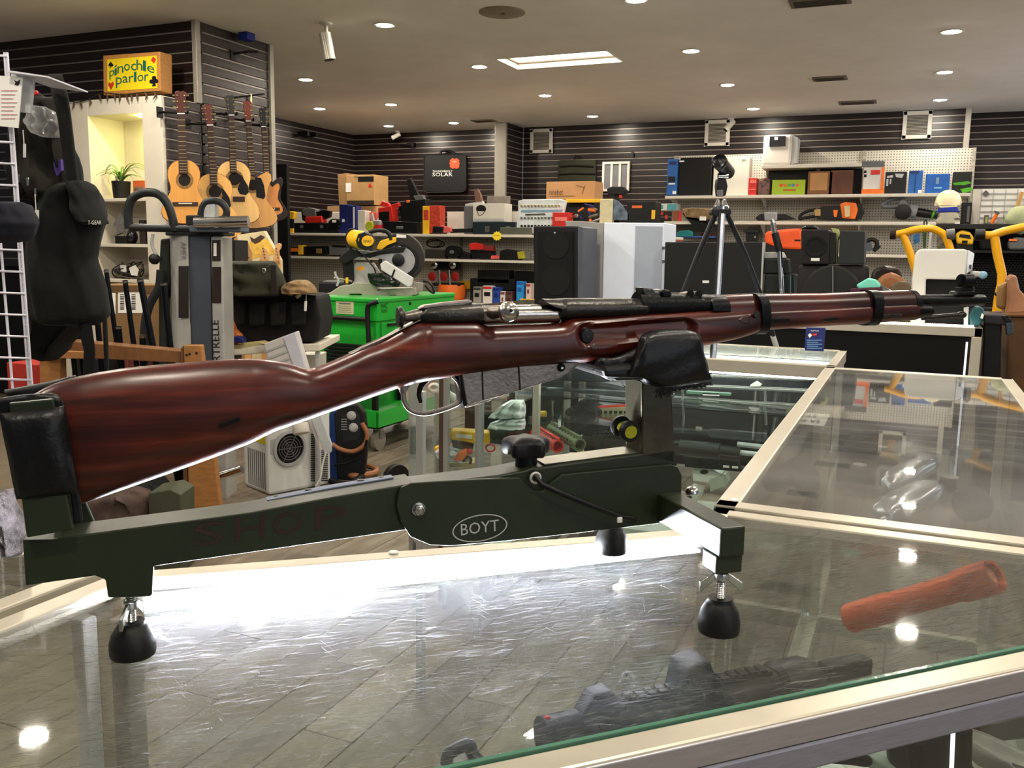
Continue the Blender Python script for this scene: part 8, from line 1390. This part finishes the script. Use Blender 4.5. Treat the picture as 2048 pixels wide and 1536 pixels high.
t = thing('blue_leaflet', 'dark blue printed leaflet standing on the far glass counter', 'leaflet'); Yf = 3.66; ppoly('card', [(1612, 655), (1651, 656), (1647, 703), (1609, 701)], Yf, .012, M('leaflet_blue', (26, 34, 92), .4, var=.15), t, .001); ptext('NPSA', 1622, 660, 1638, 663, Yf - .001, m_paper, t); ppoly('badge', [(1616, 670), (1620, 666), (1624, 671), (1619, 676)], Yf - .003, .002, m_paper, t, 0); ppoly('red_text', [(1625, 667), (1634, 667), (1633, 671), (1625, 671)], Yf - .003, .002, m_red, t, 0)
for k in range(5): ppoly('text_line', [(1614, 680 + 4 * k), (1644 - (k % 2) * 8, 680 + 4 * k), (1644 - (k % 2) * 8, 681 + 4 * k), (1614, 681 + 4 * k)], Yf - .003, .002, MATS['pale_blue'], t, 0)
# below the staff side rail
def under(x, y, q): return Plane(CORNER[0], CORNER[1])(x, y, -q)
t = thing('black_holster_post', 'broad black holster hanging under the corner counter rail', 'holster'); PU = Plane(CORNER[0], CORNER[1]); qp('shell', PU, [(1828, 1478), (1908, 1458), (1905, 1600), (1842, 1600)], -.10, .05, M('holster_black', (8, 8, 9), .5), t, .01)
t = thing('black_magazine_stand', 'narrow black upright beside the thin bright strip under the rail', 'stand'); qp('upright', PU, [(1922, 1462), (1950, 1455), (1948, 1530), (1956, 1540), (1950, 1600), (1918, 1600)], -.12, .04, M('stand_olive', (14, 15, 11), .5), t, .005); qp('bright_strip', PU, [(1908, 1460), (1911, 1460), (1905, 1600), (1902, 1600)], -.11, .004, emit('shelf_strip', (.9, .95, 1), 2.0), t, 0)
t = thing('black_wire_hook', 'bent black wire hook below the corner counter rail', 'hook'); qt('hook', PU, spline([V((x, y)) for x, y in ((1664, 1519), (1700, 1522), (1732, 1526), (1734, 1518), (1700, 1508))], 4), -.09, .004, m_black, t, 8)
G().prism([under(1500, 1560, .14), under(2100, 1560, .14), under(2100, 1560, .45), under(1500, 1560, .45)], (0, 0, .006)).build('lower_glass_shelf', m_shelfg, corner_case, 0)
for k, (st, c, lb) in enumerate([([(1488, 1955, 2000), (1500, 1950, 2046), (1530, 1955, 2060)], (150, 140, 134), 'clear bagged parts at the bottom right corner'), ([(1490, 1620, 1690), (1510, 1600, 1700), (1540, 1600, 1700)], (190, 196, 184), 'pale papers glimpsed under the counter rail'), ([(1496, 1770, 1826), (1512, 1740, 1830), (1545, 1740, 1830)], (140, 150, 138), 'grey green bag under the counter rail')]): solo(drape('under_counter_bag', PU, st, -.16, .05, M('ucb_%d' % k, c, .35, var=.3, scale=20), None, 5, .12, seed=60 + k), lb, 'bag')
solo(qp('dark_pistol_box', PU, [(1960, 1455), (2060, 1430), (2060, 1480), (1965, 1490)], -.22, .1, m_gun, None, .006), 'dark box high in the bottom right corner under the rail', 'box')
t = thing('glass_eyecup', 'small black and clear goggle piece at the near rail of the corner case', 'goggles'); qa = onz(905, 1500, .96); qb_ = onz(930, 1488, .96); P9 = Plane(qa[:2], qb_[:2]); qt('rim', P9, spline([V((x, y)) for x, y in ((893, 1528), (898, 1508), (925, 1492), (938, 1490), (946, 1510), (956, 1520))], 4), 0, .006, m_black, t, 8); qp('lens', P9, [(900, 1520), (908, 1508), (930, 1496), (936, 1512), (930, 1528), (905, 1532)], -.004, .003, m_clear, t, 0)
finish()
